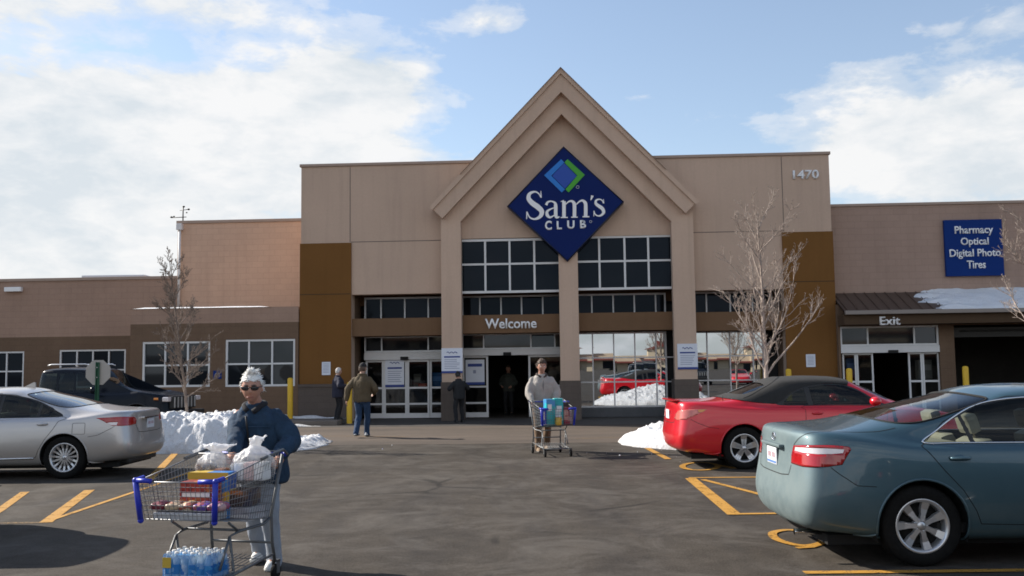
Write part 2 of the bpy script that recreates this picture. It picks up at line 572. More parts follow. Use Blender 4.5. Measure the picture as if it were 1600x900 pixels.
# --- main block -----------------------------------------------------------
zt = lz(248.5) - .06                                  # parapet height
xl, xr = lx(470, 450), lx(1303, 450)
REC = 1.2                                     # how deep the bays are set back
zbay = lz(459, 640)                           # head of the side bays
xb0, xb1 = lx(549.5), lx(705)
xc0, xcm0, xcm1, xc1 = lx(705), lx(873), lx(904), lx(1068)
xd0, xd1 = lx(1068), lx(1225)
zup0, zup1 = lz(455, 880), lz(371, 880)
colL0, colL1 = lx(689.5, 450, -.35), lx(720.5, 450, -.35)
colM0, colM1 = lx(873.5, 450, -.35), lx(903.5, 450, -.35)
colR0, colR1 = lx(1051.5, 450, -.35), lx(1086, 450, -.35)
holes = [(xb0, colL0 + .15, -1, zbay), (colL0 + .15, colM0 + .15, -1, zup1 + .02), (colM0 + .15, colR0 + .15, -1, zup1 + .02), (colR0 + .15, xd1, -1, lz(453, 1140))]
# keep strips of wall behind the columns
holes = [(xb0, colL0 + .1, -1, zbay), (colL1 - .1, colM0 + .1, -1, zup1 + .02), (colM1 - .1, colR0 + .1, -1, zup1 + .02), (colR1 - .1, xd1, -1, lz(453, 1140))]
cut_wall('front_wall', xl, xr, 0, zt, holes, 0.0, 0.45, M['eifs'])
# side and back walls of the tall block, with its roof
b = MB(); b.box(xl, xl + .4, 0.45, 14, 0, zt); b.box(xr - .4, xr, 0.45, 14, 0, zt); b.box(xl + .4, xr - .4, 13.6, 14, 0, zt)
b.build('side_wall', M['eifs'], store)
b = MB(); b.box(xl + .4, xr - .4, .45, 13.6, zt - .6, zt - .4); b.build('roof', M['coping'], store)
def parapet():
    d_ = (lz(104, 877, -.75) - .15 - zt) / (((lz(104, 877, -.75) - lz(322, 672, -.75))) / (lx(877.5, 200, -.5) - lx(671, 322, -.75)))
    g_ = lx(877.5, 200, -.5)
    for a, c in ((xl - .05, g_ - d_), (g_ + d_, xr + .05)):
        b = MB(); b.box(a, c, -0.05, 0.5, zt, zt + 0.09, 0.01); b.build('parapet_coping', M['coping'], store)
parapet()
# expansion joints cut into the stucco
b = MB()
zj = lz(377, 610)
b.box(lx(547) - .012, lx(547) + .012, -0.004, 0.002, lz(380, 510) + .02, zt - .03)
b.box(lx(548.5), colL0, -0.004, 0.002, zj - .012, zj + .012)
b.box(colR1, lx(1225), -0.004, 0.002, lz(362, 1150) - .012, lz(362, 1150) + .012)
b.box(lx(1228) - .012, lx(1228) + .012, -0.004, 0.002, lz(362, 1260) + .03, zt - .03)
b.build('wall_joint', mat('joint shadow', (0.16, 0.13, 0.11), 0.9), store)
# brown corner panels with the block base below
zpl = lz(380, 510, -.06)
zbs = lz(600, 510, -.06)
b = MB(); b.box(xl - .02, lx(548.5, 450, -.06), -.06, -.002, zbs, zpl); b.build('corner_panel', M['brown'], store)
b = MB(); b.box(lx(1225, 450, -.06), xr + .02, -.06, -.002, zbs, lz(362, 1265, -.06)); b.build('corner_panel', M['brown'], store)
for (a, c) in ((xl - .04, lx(549.5, 450, -.1)), (lx(1225, 450, -.1), xr + .04)):
    b = MB(); b.box(a, c, -.1, -.003, 0, zbs - .003); b.box(a - .01, c + .01, -.13, -.004, zbs - .09, zbs - .004); b.build('block_base', M['base'], store)
for (a, c, z) in ((xl - .02, lx(548.5, 450, -.06), lz(460, 510)), (lx(1225, 450, -.06), xr + .02, lz(440, 1265))):
    b = MB(); b.box(a + .01, c - .01, -.063, -.058, z - .012, z + .012); b.build('panel_joint', mat('brown joint', (0.06, 0.035, 0.015), 0.9), store)

# --- gable ----------------------------------------------------------------
def fp(zx, zy, off): # pixel of the gable close-up -> store frame
    return FA(640 + zx / 2.094, 90 + zy / 2.094, off)
def sym(pts, cx):
    return pts + [(2 * cx - x, z) for x, z in reversed(pts)]
gx = lx(877.5, 200, -.5)
ztop = lz(104, 877, -.75)
ze = lz(322, 672, -.75); xe = lx(671, 322, -.75)
slope = (ztop - ze) / (gx - xe)
wid_v = lz(104, 877, -.75) - lz(141, 877, -.75)       # vertical width of the outer band
hx_out = gx - xe
def chevron(off, thick, top, half, vw, m, name, drop=0.0):
    """an inverted V band: outer half-width at the eave, vertical thickness vw"""
    z0 = top - half * slope
    k = vw / (slope + 1 / slope)              # tip cut square to the rake
    b = MB()
    pts = [(gx, top), (gx - half, z0), (gx - half + k, z0 - k / slope), (gx, top - vw), (gx + half - k, z0 - k / slope), (gx + half, z0)]
    A = [b.bm.verts.new((x, off, z)) for x, z in pts]; Bk = [b.bm.verts.new((x, off + thick, z)) for x, z in pts]
    for q in ((0, 1, 2, 3), (0, 3, 4, 5)):
        b._f([A[i] for i in q]); b._f([Bk[i] for i in q][::-1])
    for i in range(6):
        b._f([A[i], A[(i + 1) % 6], Bk[(i + 1) % 6], Bk[i]])
    return b.build(name, m, store)
gm = M['eifs_trim']
chevron(-.58, .57, ztop, hx_out, wid_v, gm, 'gable_moulding')
chevron(-.64, .055, ztop + .02, hx_out + .03, wid_v * 0.26, gm, 'gable_drip_edge')
# frame: columns and the second chevron form one projecting portal
zin = lz(178, 879, -.35)
colh = lambda x: zin - abs(x - gx) * slope
b = MB()
outl = [(colL0, 0), (colL0, zt * .5 + 2.2), (gx - hx_out * .86, ztop - wid_v * .6 - hx_out * .86 * slope), (gx, ztop - wid_v * .6), (gx + hx_out * .86, ztop - wid_v * .6 - hx_out * .86 * slope), (colR1, zt * .5 + 2.2), (colR1, 0)]
inn = [(colR0, 0), (colR0, colh(colR0)), (gx, zin), (colL1, colh(colL1)), (colL1, 0)]
ya, yb = -.35, -.001
ztl = ztop - wid_v * .6
def strip(q):
    A = [b.bm.verts.new((x, ya, z)) for x, z in q]; Bk = [b.bm.verts.new((x, yb, z)) for x, z in q]
    b._f(A); b._f(Bk[::-1])
    for i in range(len(q)): b._f([A[i], A[(i + 1) % len(q)], Bk[(i + 1) % len(q)], Bk[i]])
zL = ztl - (gx - colL0) * slope; zR = ztl - (colR1 - gx) * slope
zbase_col = lz(597, 705, -.35)
strip([(colL0, zbase_col), (colL1, zbase_col), (colL1, colh(colL1)), (gx, zin), (gx, ztl), (colL0, zL)])
strip([(colR1, zbase_col), (colR1, zR), (gx, ztl), (gx, zin), (colR0, colh(colR0)), (colR0, zbase_col)])
b.build('portal_frame', gm, store)
b = MB(); b.box(colM0, colM1, -.35, .4, zbase_col, zup1 + .6); b.build('centre_column', gm, store)
for a, c in ((colL0, colL1), (colM0, colM1), (colR0, colR1)):
    b = MB(); b.box(a - .03, c + .03, -.39, .5, 0, zbase_col - .002); b.build('column_base', M['base'], store)
# gable body behind the mouldings
b = MB()
zz = ztop - .12
hw = (zz - zt) / slope + .6
b.prism([(gx - hw, zz - hw * slope), (gx + hw, zz - hw * slope), (gx, zz)], 3.0, 'y', -.0005)
b.build('gable_wall', M['eifs'], store)
b = MB()
for s in (-1, 1):
    b.poly([(gx, -.7, ztop + .01), (gx, 3.1, ztop + .01), (gx + s * hw, 3.1, ztop + .01 - hw * slope), (gx + s * hw, -.7, ztop + .01 - hw * slope)])
b.build('gable_roof', M['coping'], store)

# --- upper gable windows ---------------------------------------------------
def win_px(x0, x1, y0, y1, off, vx, hy, fm, pm, fw=.06, pxm=None, d=.09):
    pm_ = (x0 + x1) / 2; py_ = (y0 + y1) / 2
    return window(lx(x0, py_, off), lx(x1, py_, off), lz(y1, pm_, off), lz(y0, pm_, off), off, [lx(v, py_, off) for v in vx], [lz(h, pm_, off) for h in hy], fm, pm, fw, d)
OFU = 0.12
window(colL1 - .08, colM0 + .08, zup0 - .02, zup1, OFU, [lx(v, 410, OFU) for v in (758.5, 796.5, 835)], [lz(412.5, 800, OFU)], M['whiteframe'], M['darkglass'], .075)
window(colM1 - .08, colR0 + .08, zup0 + .02, zup1 + .03, OFU, [lx(v, 410, OFU) for v in (936.5, 976, 1013)], [lz(408, 980, OFU)], M['whiteframe'], M['darkglass'], .075)

# --- bays -------------------------------------------------------------------
off = REC
def spandrel(a, c, z0, z1, name='bay_beam'):
    b = MB(); b.box(a, c, .03, REC - .02, z0, z1); return b.build(name, M['beam'], store)
zbL0, zbL1 = lz(524.5, 620, .03), lz(497, 620, .03)
zbC0, zbC1 = lz(520, 800, .03), lz(491.5, 800, .03)
zbR0, zbR1 = lz(516, 980, .03), lz(488, 980, .03)
spandrel(xb0 + .003, colL0 + .097, zbL0, zbL1)
spandrel(colL1 - .097, colM0 + .097, zbC0, zbC1)
spandrel(colM1 - .097, colR0 + .097, zbR0, zbR1)
spandrel(colR1 - .097, xd1 - .003, lz(516, 1150, .03), lz(487, 1150, .03))
# side reveals and back piers of the bays
piers = [xb0, (colL0 + colL1) / 2, (colM0 + colM1) / 2, (colR0 + colR1) / 2, xd1]
b = MB()
b.box(xb0 - .3, xb0 - .002, .452, REC + .3, 0, zup0); b.build('bay_pier', M['brownblock'], store)
b = MB(); b.box(xd1 + .002, xd1 + .3, .452, REC + .3, 0, zup0); b.build('bay_pier', M['brownblock'], store)
for k in (1, 2, 3):
    b = MB(); b.box(piers[k] - .16, piers[k] + .16, .51, REC + .25, 0, zup0); b.build('bay_pier', M['brownblock'], store)
b = MB()
b.box(xb0, xd1, .46, REC + .3, zup0 + .06, zup0 + .2)
b.box(xb0, xd1, REC + .1, REC + .3, zup0 - .28, zup0 + .05)
b.build('bay_soffit', M['beam'], store)
def bay_win(a, c, z0, z1, vx, hz, pane, fw=.055, fm=None):
    return window(a, c, z0, z1, REC, vx, hz, fm or M['alu'], pane, fw)
mv = lambda v, py: lx(v, py, REC)
pl = [piers[k] for k in range(5)]
bay_win(pl[0] + .18, pl[1] - .17, zbL1 - .25, zup0 - .02, [mv(v, 480) for v in (596, 633, 669.6)], [], M['darkglass'])
bay_win(pl[1] + .17, pl[2] - .17, zbC1 - .25, zup0 - .02, [mv(v, 475) for v in (750, 783, 815, 848)], [], M['darkglass'])
bay_win(pl[2] + .17, pl[3] - .42, zbR1 - .25, zup0 - .02, [mv(v, 472) for v in (924.5, 957.8, 990.8, 1024)], [], M['darkglass'])
bay_win(pl[3] + .17, pl[4] - .2, zbR1 - .25, zup0 - .02, [mv(v, 468) for v in (1103, 1140, 1175, 1205)], [], M['darkglass'])
# mirror glazed storefronts right of the entrance
zs0, zs1 = lz(636, 980, REC), lz(519, 980, REC)
bay_win(pl[2] + .17, mv(1042, 575), zs0, zs1, [mv(v, 575) for v in (926.5, 959.5, 992.5, 1025.5)], [lz(558.6, 980, REC), lz(596.5, 980, REC)], M['mirrorglass'], .05)
bay_win(pl[3] + .17, mv(1194, 575), zs0, zs1, [mv(v, 575) for v in (1105.4, 1141, 1177)], [lz(556, 1140, REC), lz(594, 1140, REC)], M['mirrorglass'], .05)
b = MB()
b.box(pl[2] + .165, pl[3] - .165, REC - .30, REC + .2, 0, zs0 - .005, .02); b.box(pl[3] + .165, xd1 - .01, REC - .30, REC + .2, 0, zs0 - .005, .02)
b.build('window_plinth', M['slate'], store)
b = MB(); b.box(mv(1042, 575) + .01, pl[3] - .165, REC, REC + .1, zs0, zs1 + .9); b.build('reveal_shade_panel', M['black'], store); b = MB(); b.box(mv(1194, 575) + .01, xd1 - .01, REC, REC + .1, zs0, zs1 + .9)
b.build('reveal_shade_panel', M['black'], store)  # black panels stand in for the shaded side reveals of the bays
b = MB()
for z in (558.6, 596.5):
    b.box(mv(1042, 575), pl[3] - .165, REC - .08, REC - .002, lz(z, 1000, REC) - .02, lz(z, 1000, REC) + .02)
b.build('panel_rail', M['alu'], store)

# sliding door fronts
def slide_front(x0, x1, zh0, zh1, ztr, vtr, leaves, zm, y=REC, open_gap=None):
    """header rail, transom lights above it and glazed leaves below"""
    window(x0, x1, zh1, ztr, y, vtr, [], M['alu'], M['officeglass'], .05, name='transom_window')
    b = MB(); b.box(x0, x1, y - .14, y + .08, zh0, zh1 - .004, .008)
    h = b.build('door_header', M['whiteframe'], store)
    return h
def leaf(x0, x1, z1, zm, y, z0=0.03, fw=.065, kick=.16):
    b = MB()
    b.box(x0, x0 + fw, y - .03, y + .03, z0, z1); b.box(x1 - fw, x1, y - .03, y + .03, z0, z1)
    b.box(x0 + fw, x1 - fw, y - .03, y + .03, z1 - fw, z1); b.box(x0 + fw, x1 - fw, y - .03, y + .03, z0, z0 + kick)
    for z in zm: b.box(x0 + fw, x1 - fw, y - .025, y + .025, z - .03, z + .03)
    d = b.build('sliding_door', M['whiteframe'], store)
    p = MB(); p.poly([(x0 + fw * .6, y, z0 + .1), (x1 - fw * .6, y, z0 + .1), (x1 - fw * .6, y, z1 - fw * .6), (x0 + fw * .6, y, z1 - fw * .6)])
    p.build('pane', M['doorglass'], d)
    return d
zdh0, zdh1, zdt = lz(562, 640, REC), lz(550, 640, REC), lz(525, 640, REC)
slide_front(pl[0] + .18, pl[1] - .165, zdh0, zdh1, zdt, [mv(597, 540), mv(669.5, 540)], None, None)
zmL = [lz(606, 640, REC), lz(631, 640, REC)]
xsL = [pl[0] + .2, mv(600, 610), mv(636.5, 610), mv(671.5, 610), pl[1] - .17]
for i in range(4): leaf(xsL[i] + .003, xsL[i + 1] - .003, zdh0 - .004, zmL, REC - (.04 if i in (1, 2) else .0) + .02)
zdh0c, zdh1c, zdtc = lz(555, 800, REC), lz(545.5, 800, REC), lz(521, 800, REC)
slide_front(pl[1] + .165, pl[2] - .165, zdh0c, zdh1c, zdtc, [mv(756, 535), mv(829.6, 535), mv(867, 535)], None, None)
zmC = [lz(603.5, 800, REC), lz(629, 800, REC)]
leaf(pl[1] + .17, mv(763, 600), zdh0c - .004, zmC, REC + .02)
leaf(mv(826, 600), pl[2] - .17, zdh0c - .004, zmC, REC + .02)
for (px, z, tx) in ((633, zdh0, 0), (793, zdh0c, 0)):
    b = MB(); b.box(mv(px, 560) - .13, mv(px, 560) + .13, REC - .2, REC - .142, z - .01, z + .1, .02); b.build('door_sensor', M['black'], store)

# interior seen through the doors
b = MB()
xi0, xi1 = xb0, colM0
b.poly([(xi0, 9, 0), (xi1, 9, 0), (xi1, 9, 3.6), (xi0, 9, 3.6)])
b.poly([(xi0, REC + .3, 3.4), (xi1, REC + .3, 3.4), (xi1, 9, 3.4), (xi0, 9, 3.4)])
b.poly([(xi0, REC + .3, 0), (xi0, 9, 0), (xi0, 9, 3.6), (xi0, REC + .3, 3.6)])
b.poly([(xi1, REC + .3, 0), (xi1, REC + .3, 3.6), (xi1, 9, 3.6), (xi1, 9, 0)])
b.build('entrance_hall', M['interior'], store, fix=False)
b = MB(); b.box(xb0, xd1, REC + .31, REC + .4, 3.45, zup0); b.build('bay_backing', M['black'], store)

# --- right wing with the exit -------------------------------------------------
YW = 0.5
zw = lz(319, 1500, YW)
xR0, xR1 = xr + .002, lx(2000, 450, YW)
zaw1, zaw0 = lz(456, 1450, YW), lz(485, 1450, -1.05)
YE = -0.25
cut_wall('wing_wall', xR0, xR1, zaw0 - .3, zw, [], YW, .4, M['tauperight'])
b = MB(); b.box(xR0, xR1, YW - .04, YW + .5, zw, zw + .08); b.build('wing_coping', M['coping'], store)
zdx1 = lz(509, 1390, YE)
xx0, xx1 = lx(1314, 550, YE), lx(1468.5, 550, YE)
xg0, xg1 = lx(1492, 550, YE), lx(1900, 550, YE)
zg1 = lz(507, 1540, YE)
cut_wall('exit_wall', xR0, xR1, 0, zaw0 + (zaw1 - zaw0) * .40, [(xx0, xx1, -1, zdx1), (xg0, xg1, -1, zg1)], YE, .35, M['brownblock'])
b = MB(); b.box(xR0, xR1, YE - .70, YE - .002, zg1 + .03, zaw0 - .07); b.build('fascia_beam', bumpy_wall('dark brown fascia', (0.085, 0.055, 0.034)), store)
# awning: standing seam sheet
b = MB()
ax0, ax1 = xR0 + .02, xR1
b.poly([(ax0, -1.0, zaw0), (ax1, -1.0, zaw0), (ax1, YW, zaw1), (ax0, YW, zaw1)])
b.poly([(ax0, -1.0, zaw0 - .06), (ax0, YW, zaw1 - .06), (ax1, YW, zaw1 - .06), (ax1, -1.0, zaw0 - .06)])
b.poly([(ax0, -1.0, zaw0 - .06), (ax1, -1.0, zaw0 - .06), (ax1, -1.0, zaw0), (ax0, -1.0, zaw0)])
k = ax0 + .1
L_ = math.hypot(YW + 1.0, zaw1 - zaw0)
while k < ax1:
    b.tube([(k, -1.0, zaw0 + .012), (k, YW, zaw1 + .012)], .016, 4, smooth=False)
    k += .32
b.build('awning_roof', M['roofmetal'], store)
b = MB(); b.box(ax0 - .02, ax1, -1.12, -1.002, zaw0 - .09, zaw0 + .03, .01); b.build('awning_gutter', mat('grey brown gutter', (0.24, 0.21, 0.19), .5, .2, .08, 3), store)
# exit doors
zxh0, zxh1 = lz(551, 1390, YE + .1), lz(540, 1390, YE + .1)
YX = YE + .12
window(xx0 + .003, xx1 - .003, zxh1, zdx1 - .003, YX, [lx(1354.5, 525, YX), lx(1427, 525, YX)], [], M['whiteframe'], M['officeglass'], .055, name='transom_window')
b = MB(); b.box(xx0 + .003, xx1 - .003, YX - .14, YX + .06, zxh0, zxh1 - .004, .008); b.build('door_header', M['whiteframe'], store)
zmx = [lz(596, 1390, YX), lz(625, 1390, YX)]
for (a, c) in ((1316.5, 1338), (1338.5, 1364.5), (1419.5, 1441), (1441.5, 1467.5)):
    leaf(lx(a, 570, YX), lx(c, 570, YX), zxh0 - .004, zmx, YX + .02, fw=.05)
b = MB(); b.box(lx(1393, 550, YX) - .15, lx(1393, 550, YX) + .15, YX - .2, YX - .142, zxh0 - .02, zxh0 + .08, .02); b.build('door_sensor', M['black'], store)
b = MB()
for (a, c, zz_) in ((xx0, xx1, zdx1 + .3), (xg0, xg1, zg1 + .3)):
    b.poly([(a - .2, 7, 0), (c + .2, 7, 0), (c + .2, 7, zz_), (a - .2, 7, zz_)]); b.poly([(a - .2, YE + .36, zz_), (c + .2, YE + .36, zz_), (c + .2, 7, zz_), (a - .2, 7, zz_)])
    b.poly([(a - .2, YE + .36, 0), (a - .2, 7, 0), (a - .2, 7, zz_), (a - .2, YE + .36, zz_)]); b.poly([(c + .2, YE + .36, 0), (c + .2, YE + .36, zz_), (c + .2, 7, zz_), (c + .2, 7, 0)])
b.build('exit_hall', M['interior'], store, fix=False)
# rolled garage shutter at the head of the tyre bay
b = MB()
for i in range(6):
    z = zg1 - .12 - i * .05
    b.box(xg0 + .1, xg1 - .1, YE + .3, YE + .34, z, z + .045)
b.tube([(xg0 + .3, YE + .28, zg1 - .18), (xg1 - .3, YE + .28, zg1 - .18)], .03, 6)
b.build('garage_shutter', mat('dark shutter', (0.03, 0.028, 0.026), .5, .3), store)

# --- left wings ------------------------------------------------------------------
Y1 = -0.1                                       # low office block
xo0, xo1 = lx(203, 560, Y1), xl - .045
zo1 = lz(481, 330, Y1); zo_band = lz(505, 330, Y1)
w1 = [(lx(222, 570, Y1), lx(328, 570, Y1), lz(605, 275, Y1), lz(533.5, 275, Y1)), (lx(352, 570, Y1), lx(461, 570, Y1), lz(604, 405, Y1), lz(530, 405, Y1))]
cut_wall('office_wall', xo0, xo1, 0, zo_band, w1, Y1, .4, M['brownblock'])
cut_wall('office_wall_band', xo0, xo1, zo_band, zo1, [], Y1 + .004, .39, M['tanblock'])
b = MB(); b.box(xo0, xo0 + .3, Y1 + .41, 3.1, 0, zo1); b.build('office_side_wall', M['brownblock'], store)
b = MB(); b.box(xo0 + .3, xo1, Y1 + .4, 3.1, zo1 - .3, zo1 - .1); b.build('office_roof', M['coping'], store)
OG = M['officeglass']
for (x0, x1, z0, z1) in w1:
    f = window(x0 + .002, x1 - .002, z0 + .002, z1 - .002, Y1 + .12, [x0 + (x1 - x0) / 3, x0 + 2 * (x1 - x0) / 3], [z0 + (z1 - z0) * .48], M['whiteframe'], OG, .065, .1)
# tall wing behind the office block
Y2 = 3.1
xt0 = lx(277, 420, Y2); zt2 = lz(347.5, 375, Y2)
cut_wall('tall_wing_wall', xt0, xl - .01, 0, zt2, [], Y2, .4, M['peach'])
b = MB(); b.box(xt0, xt0 + .4, Y2 + .41, 14, 0, zt2); b.build('tall_wing_side_wall', M['peach'], store)
b = MB(); b.box(xt0 - .04, xl - .01, Y2 - .05, Y2 + .5, zt2, zt2 + .1); b.build('tall_wing_coping', M['coping'], store)
# far left wing
Y3 = 3.2
xf0, xf1 = lx(-420, 540, Y3), lx(262, 450, Y3) + 2.2
zf1 = lz(438, 130, Y3); zfb = lz(526, 100, Y3)
w3 = [(lx(92, 580, Y3), lx(196, 580, Y3), lz(606, 145, Y3), lz(546, 145, Y3)), (lx(-70, 580, Y3), lx(37, 580, Y3), lz(607, 20, Y3), lz(549, 20, Y3)), (lx(-230, 580, Y3), lx(-120, 580, Y3), lz(607, 20, Y3), lz(549, 20, Y3))]
cut_wall('left_wing_wall', xf0, xf1, 0, zfb, w3, Y3, .4, M['brownblock'])
cut_wall('left_wing_wall_band', xf0, xf1, zfb, zf1, [], Y3 + .004, .39, M['tanblock'])
b = MB(); b.box(xf0, xf1, Y3 - .04, Y3 + .5, zf1, zf1 + .1); b.build('left_wing_coping', M['coping'], store)
b = MB(); b.box(xf0, xf1, Y3 + .4, 20, zf1 - .4, zf1 - .2); b.build('left_wing_roof', M['coping'], store)
for (x0, x1, z0, z1) in w3:
    window(x0 + .002, x1 - .002, z0 + .002, z1 - .002, Y3 + .12, [x0 + (x1 - x0) * .26, x0 + (x1 - x0) * .5, x0 + (x1 - x0) * .74], [z0 + (z1 - z0) * .46], M['whiteframe'], M['darkglass'], .06, .1)
# white wall light high on the far wing, downpipe beside the tall wing
b = MB(); b.box(lx(10, 452, Y3), lx(36, 452, Y3), Y3 - .16, Y3 - .002, lz(456, 22, Y3), lz(449, 22, Y3), .02); b.build('wall_light', M['white'], store)
b = MB(); xdp = lx(279, 460, Y2 - .12)
b.tube([(xdp, Y2 - .1, zt2 - .15), (xdp, Y2 - .1, zo1)], .05, 8); b.box(xdp - .1, xdp + .1, Y2 - .2, Y2 - .002, zt2 - .25, zt2 - .02, .02)
b.build('downpipe', M['whiteframe'], store)

# --- writing -------------------------------------------------------------------
def text_mesh(body, bold=0.0, spacing=1.0):
    cu = bpy.data.curves.new('t', 'FONT')
    cu.body = body; cu.align_x = 'CENTER'; cu.offset = bold; cu.space_character = spacing
    cu.fill_mode = 'FRONT'; cu.resolution_u = 4
    o = bpy.data.objects.new('t', cu); col.objects.link(o)
    dg = bpy.context.evaluated_depsgraph_get()
    me = bpy.data.meshes.new_from_object(o.evaluated_get(dg))
    bpy.data.objects.remove(o); bpy.data.curves.remove(cu)
    return me
def letters(name, body, cx, cz, width, height, y, depth, m, parent, bold=0.02, spacing=1.0, rot=None):
    me = text_mesh(body, bold, spacing)
    xs = [v.co.x for v in me.vertices]; ys = [v.co.y for v in me.vertices]
    mx, my = (min(xs) + max(xs)) / 2, (min(ys) + max(ys)) / 2
    sx = width / (max(xs) - min(xs)); sy = height / (max(ys) - min(ys)) if height else sx
    bm = bmesh.new(); bm.from_mesh(me); bpy.data.meshes.remove(me)
    for v in bm.verts:
        v.co = Vector((cx + (v.co.x - mx) * sx, y, cz + (v.co.y - my) * sy))
    if depth:
        r = bmesh.ops.extrude_face_region(bm, geom=bm.faces[:])
        vs = [g for g in r['geom'] if isinstance(g, bmesh.types.BMVert)]
        bmesh.ops.translate(bm, verts=vs, vec=(0, -depth, 0))
        bmesh.ops.recalc_face_normals(bm, faces=bm.faces)
    me = bpy.data.meshes.new(name); bm.to_mesh(me); bm.free(); me.materials.append(m)
    o = bpy.data.objects.new(name, me); col.objects.link(o); o.parent = parent
    return o
def sign_root(name, label, cat, group=None):
    return thing(name, label, cat, B0, -YAW, group)
def px_letters(name, body, x0, x1, y0, y1, off, depth, m, parent, bold=.02, spacing=1.0):
    ym, xm = (y0 + y1) / 2, (x0 + x1) / 2
    a, c = lx(x0, ym, off), lx(x1, ym, off); z0, z1 = lz(y1, xm, off), lz(y0, xm, off)
    return letters(name, body, (a + c) / 2, (z0 + z1) / 2, c - a, z1 - z0, off, depth, m, parent, bold, spacing)

s = sign_root('welcome_sign', 'white raised letters reading Welcome over the open entrance doors', 'sign')
px_letters('lettering', 'Welcome', 758, 838.5, 497.5, 513.5, .028, .05, M['white'], s, .018)
s = sign_root('exit_sign', 'white raised letters reading Exit under the awning at the right', 'sign')
px_letters('lettering', 'Exit', 1374, 1406, 494.5, 508, YE - .702, .05, M['white'], s, .018)
s = sign_root('number_sign', 'white raised street number 1470 high on the facade corner', 'sign')
px_letters('lettering', '1470', 1238.5, 1279, 266, 280, -.002, .05, M['white'], s, .02)

# service panel on the right wing
s = sign_root('service_sign', 'square blue panel listing Pharmacy, Optical, Digital Photo and Tires', 'sign')
yo = YW - .12
b = MB(); b.box(lx(1477, 387, yo), lx(1567.5, 387, yo), yo, YW - .003, lz(431, 1522, yo), lz(343, 1522, yo), .01); b.build('panel', M['panelblue'], s)
for body, x0, x1, y0, y1 in (('Pharmacy', 1491.5, 1551.5, 353, 368.5), ('Optical', 1501, 1544.5, 371, 386), ('Digital Photo', 1483.5, 1563.5, 389, 404.5), ('Tires', 1510.5, 1540, 407, 419.5)):
    px_letters('lettering', body, x0, x1, y0, y1, yo - .003, .02, M['white'], s, .018)

# the big diamond
s = sign_root('diamond_sign', "large dark blue diamond reading Sam's Club, hung in the peak of the gable", 'sign')
OD = -.46
def dz(x, y, o=OD): return FA(780 + x / 4.5, 220 + y / 4.5, o)
cnr = [dz(452, 38), dz(878, 428), dz(480, 850), dz(55, 460)]
b = MB()
A = [b.bm.verts.new((x, OD, z)) for x, z in cnr]; Bk = [b.bm.verts.new((x, -.02, z)) for x, z in cnr]
b._f(A[::-1]); b.mi = 1
for i in range(4): b._f([A[i], A[(i + 1) % 4], Bk[(i + 1) % 4], Bk[i]])
b.build('panel', [M['signblue'], M['signedge']], s)
b = MB()
ins = [(x * .985 + sum(p[0] for p in cnr) / 4 * .015, z * .985 + sum(p[1] for p in cnr) / 4 * .015) for x, z in cnr]
for i in range(4):
    p, q = ins[i], ins[(i + 1) % 4]
    b.tube([(p[0], OD - .002, p[1]), (q[0], OD - .002, q[1])], .018, 4)
b.build('rim', M['signedge'], s)
def flat(pts, name, m, lift):
    b = MB(); q = [dz(x, y, OD - lift) for x, y in pts]
    b.prism(q, -.02, 'y', OD - lift); return b.build(name, m, s)
flat([(436, 130), (316, 243), (440, 364), (462, 342), (366, 246), (458, 154)], 'emblem_chevron', M['logolight'], .004)
flat([(458, 158), (372, 246), (462, 337), (545, 248)], 'emblem_square', M['logomid'], .002)
flat([(480, 130), (602, 240), (488, 364), (466, 342), (549, 245), (459, 154)], 'emblem_chevron', M['green'], .006)
# serif lettering drawn as strokes of changing width
def stroke(b, pts, ws, lift):
    """pts: control polyline smoothed with Catmull-Rom, ws: full widths in the same units"""
    P_ = [np.array(p, float) for p in pts]; n = len(P_)
    out, wo = [], []
    for i in range(n - 1):
        p0, p1, p2, p3 = P_[max(i - 1, 0)], P_[i], P_[i + 1], P_[min(i + 2, n - 1)]
        for k in range(8):
            t_ = k / 8
            out.append(.5 * (2 * p1 + (p2 - p0) * t_ + (2 * p0 - 5 * p1 + 4 * p2 - p3) * t_ ** 2 + (3 * p1 - p0 - 3 * p2 + p3) * t_ ** 3))
            wo.append(ws[i] + (ws[i + 1] - ws[i]) * t_)
    out.append(P_[-1]); wo.append(ws[-1])
    Lf, Rg = [], []
    for i, p in enumerate(out):
        t_ = out[min(i + 1, len(out) - 1)] - out[max(i - 1, 0)]
        t_ = t_ / (np.linalg.norm(t_) + 1e-9); nn = np.array((-t_[1], t_[0])) * wo[i] / 2
        Lf.append(p + nn); Rg.append(p - nn)
    y = OD - lift
    va = [b.bm.verts.new((dz(*p, y)[0], y, dz(*p, y)[1])) for p in Lf]
    vb = [b.bm.verts.new((dz(*p, y)[0], y, dz(*p, y)[1])) for p in Rg]
    for i in range(len(va) - 1): b._f([va[i], va[i + 1], vb[i + 1], vb[i]])
def slab(b, x0, y0, x1, y1, lift):
    y = OD - lift
    b.poly([(dz(p, q, y)[0], y, dz(p, q, y)[1]) for p, q in ((x0, y0), (x1, y0), (x1, y1), (x0, y1))])
b = MB()
# S
stroke(b, [(292, 398), (277, 371), (250, 358), (215, 372), (207, 405), (232, 437), (272, 466), (299, 497), (288, 532), (250, 550), (215, 538), (197, 500)], [5, 9, 12, 22, 31, 36, 38, 34, 25, 13, 10, 5], .010)
stroke(b, [(293, 352), (294, 400)], [4, 11], .0105); stroke(b, [(196, 498), (193, 552)], [11, 5], .011)
# a
stroke(b, [(330, 452), (341, 432), (366, 425), (392, 437), (397, 460), (398, 520), (405, 538), (424, 534)], [20, 15, 9, 17, 25, 25, 18, 6], .012)
stroke(b, [(396, 468), (362, 480), (338, 497), (338, 522), (356, 538), (380, 528), (398, 512)], [6, 10, 18, 24, 15, 9, 6], .013)
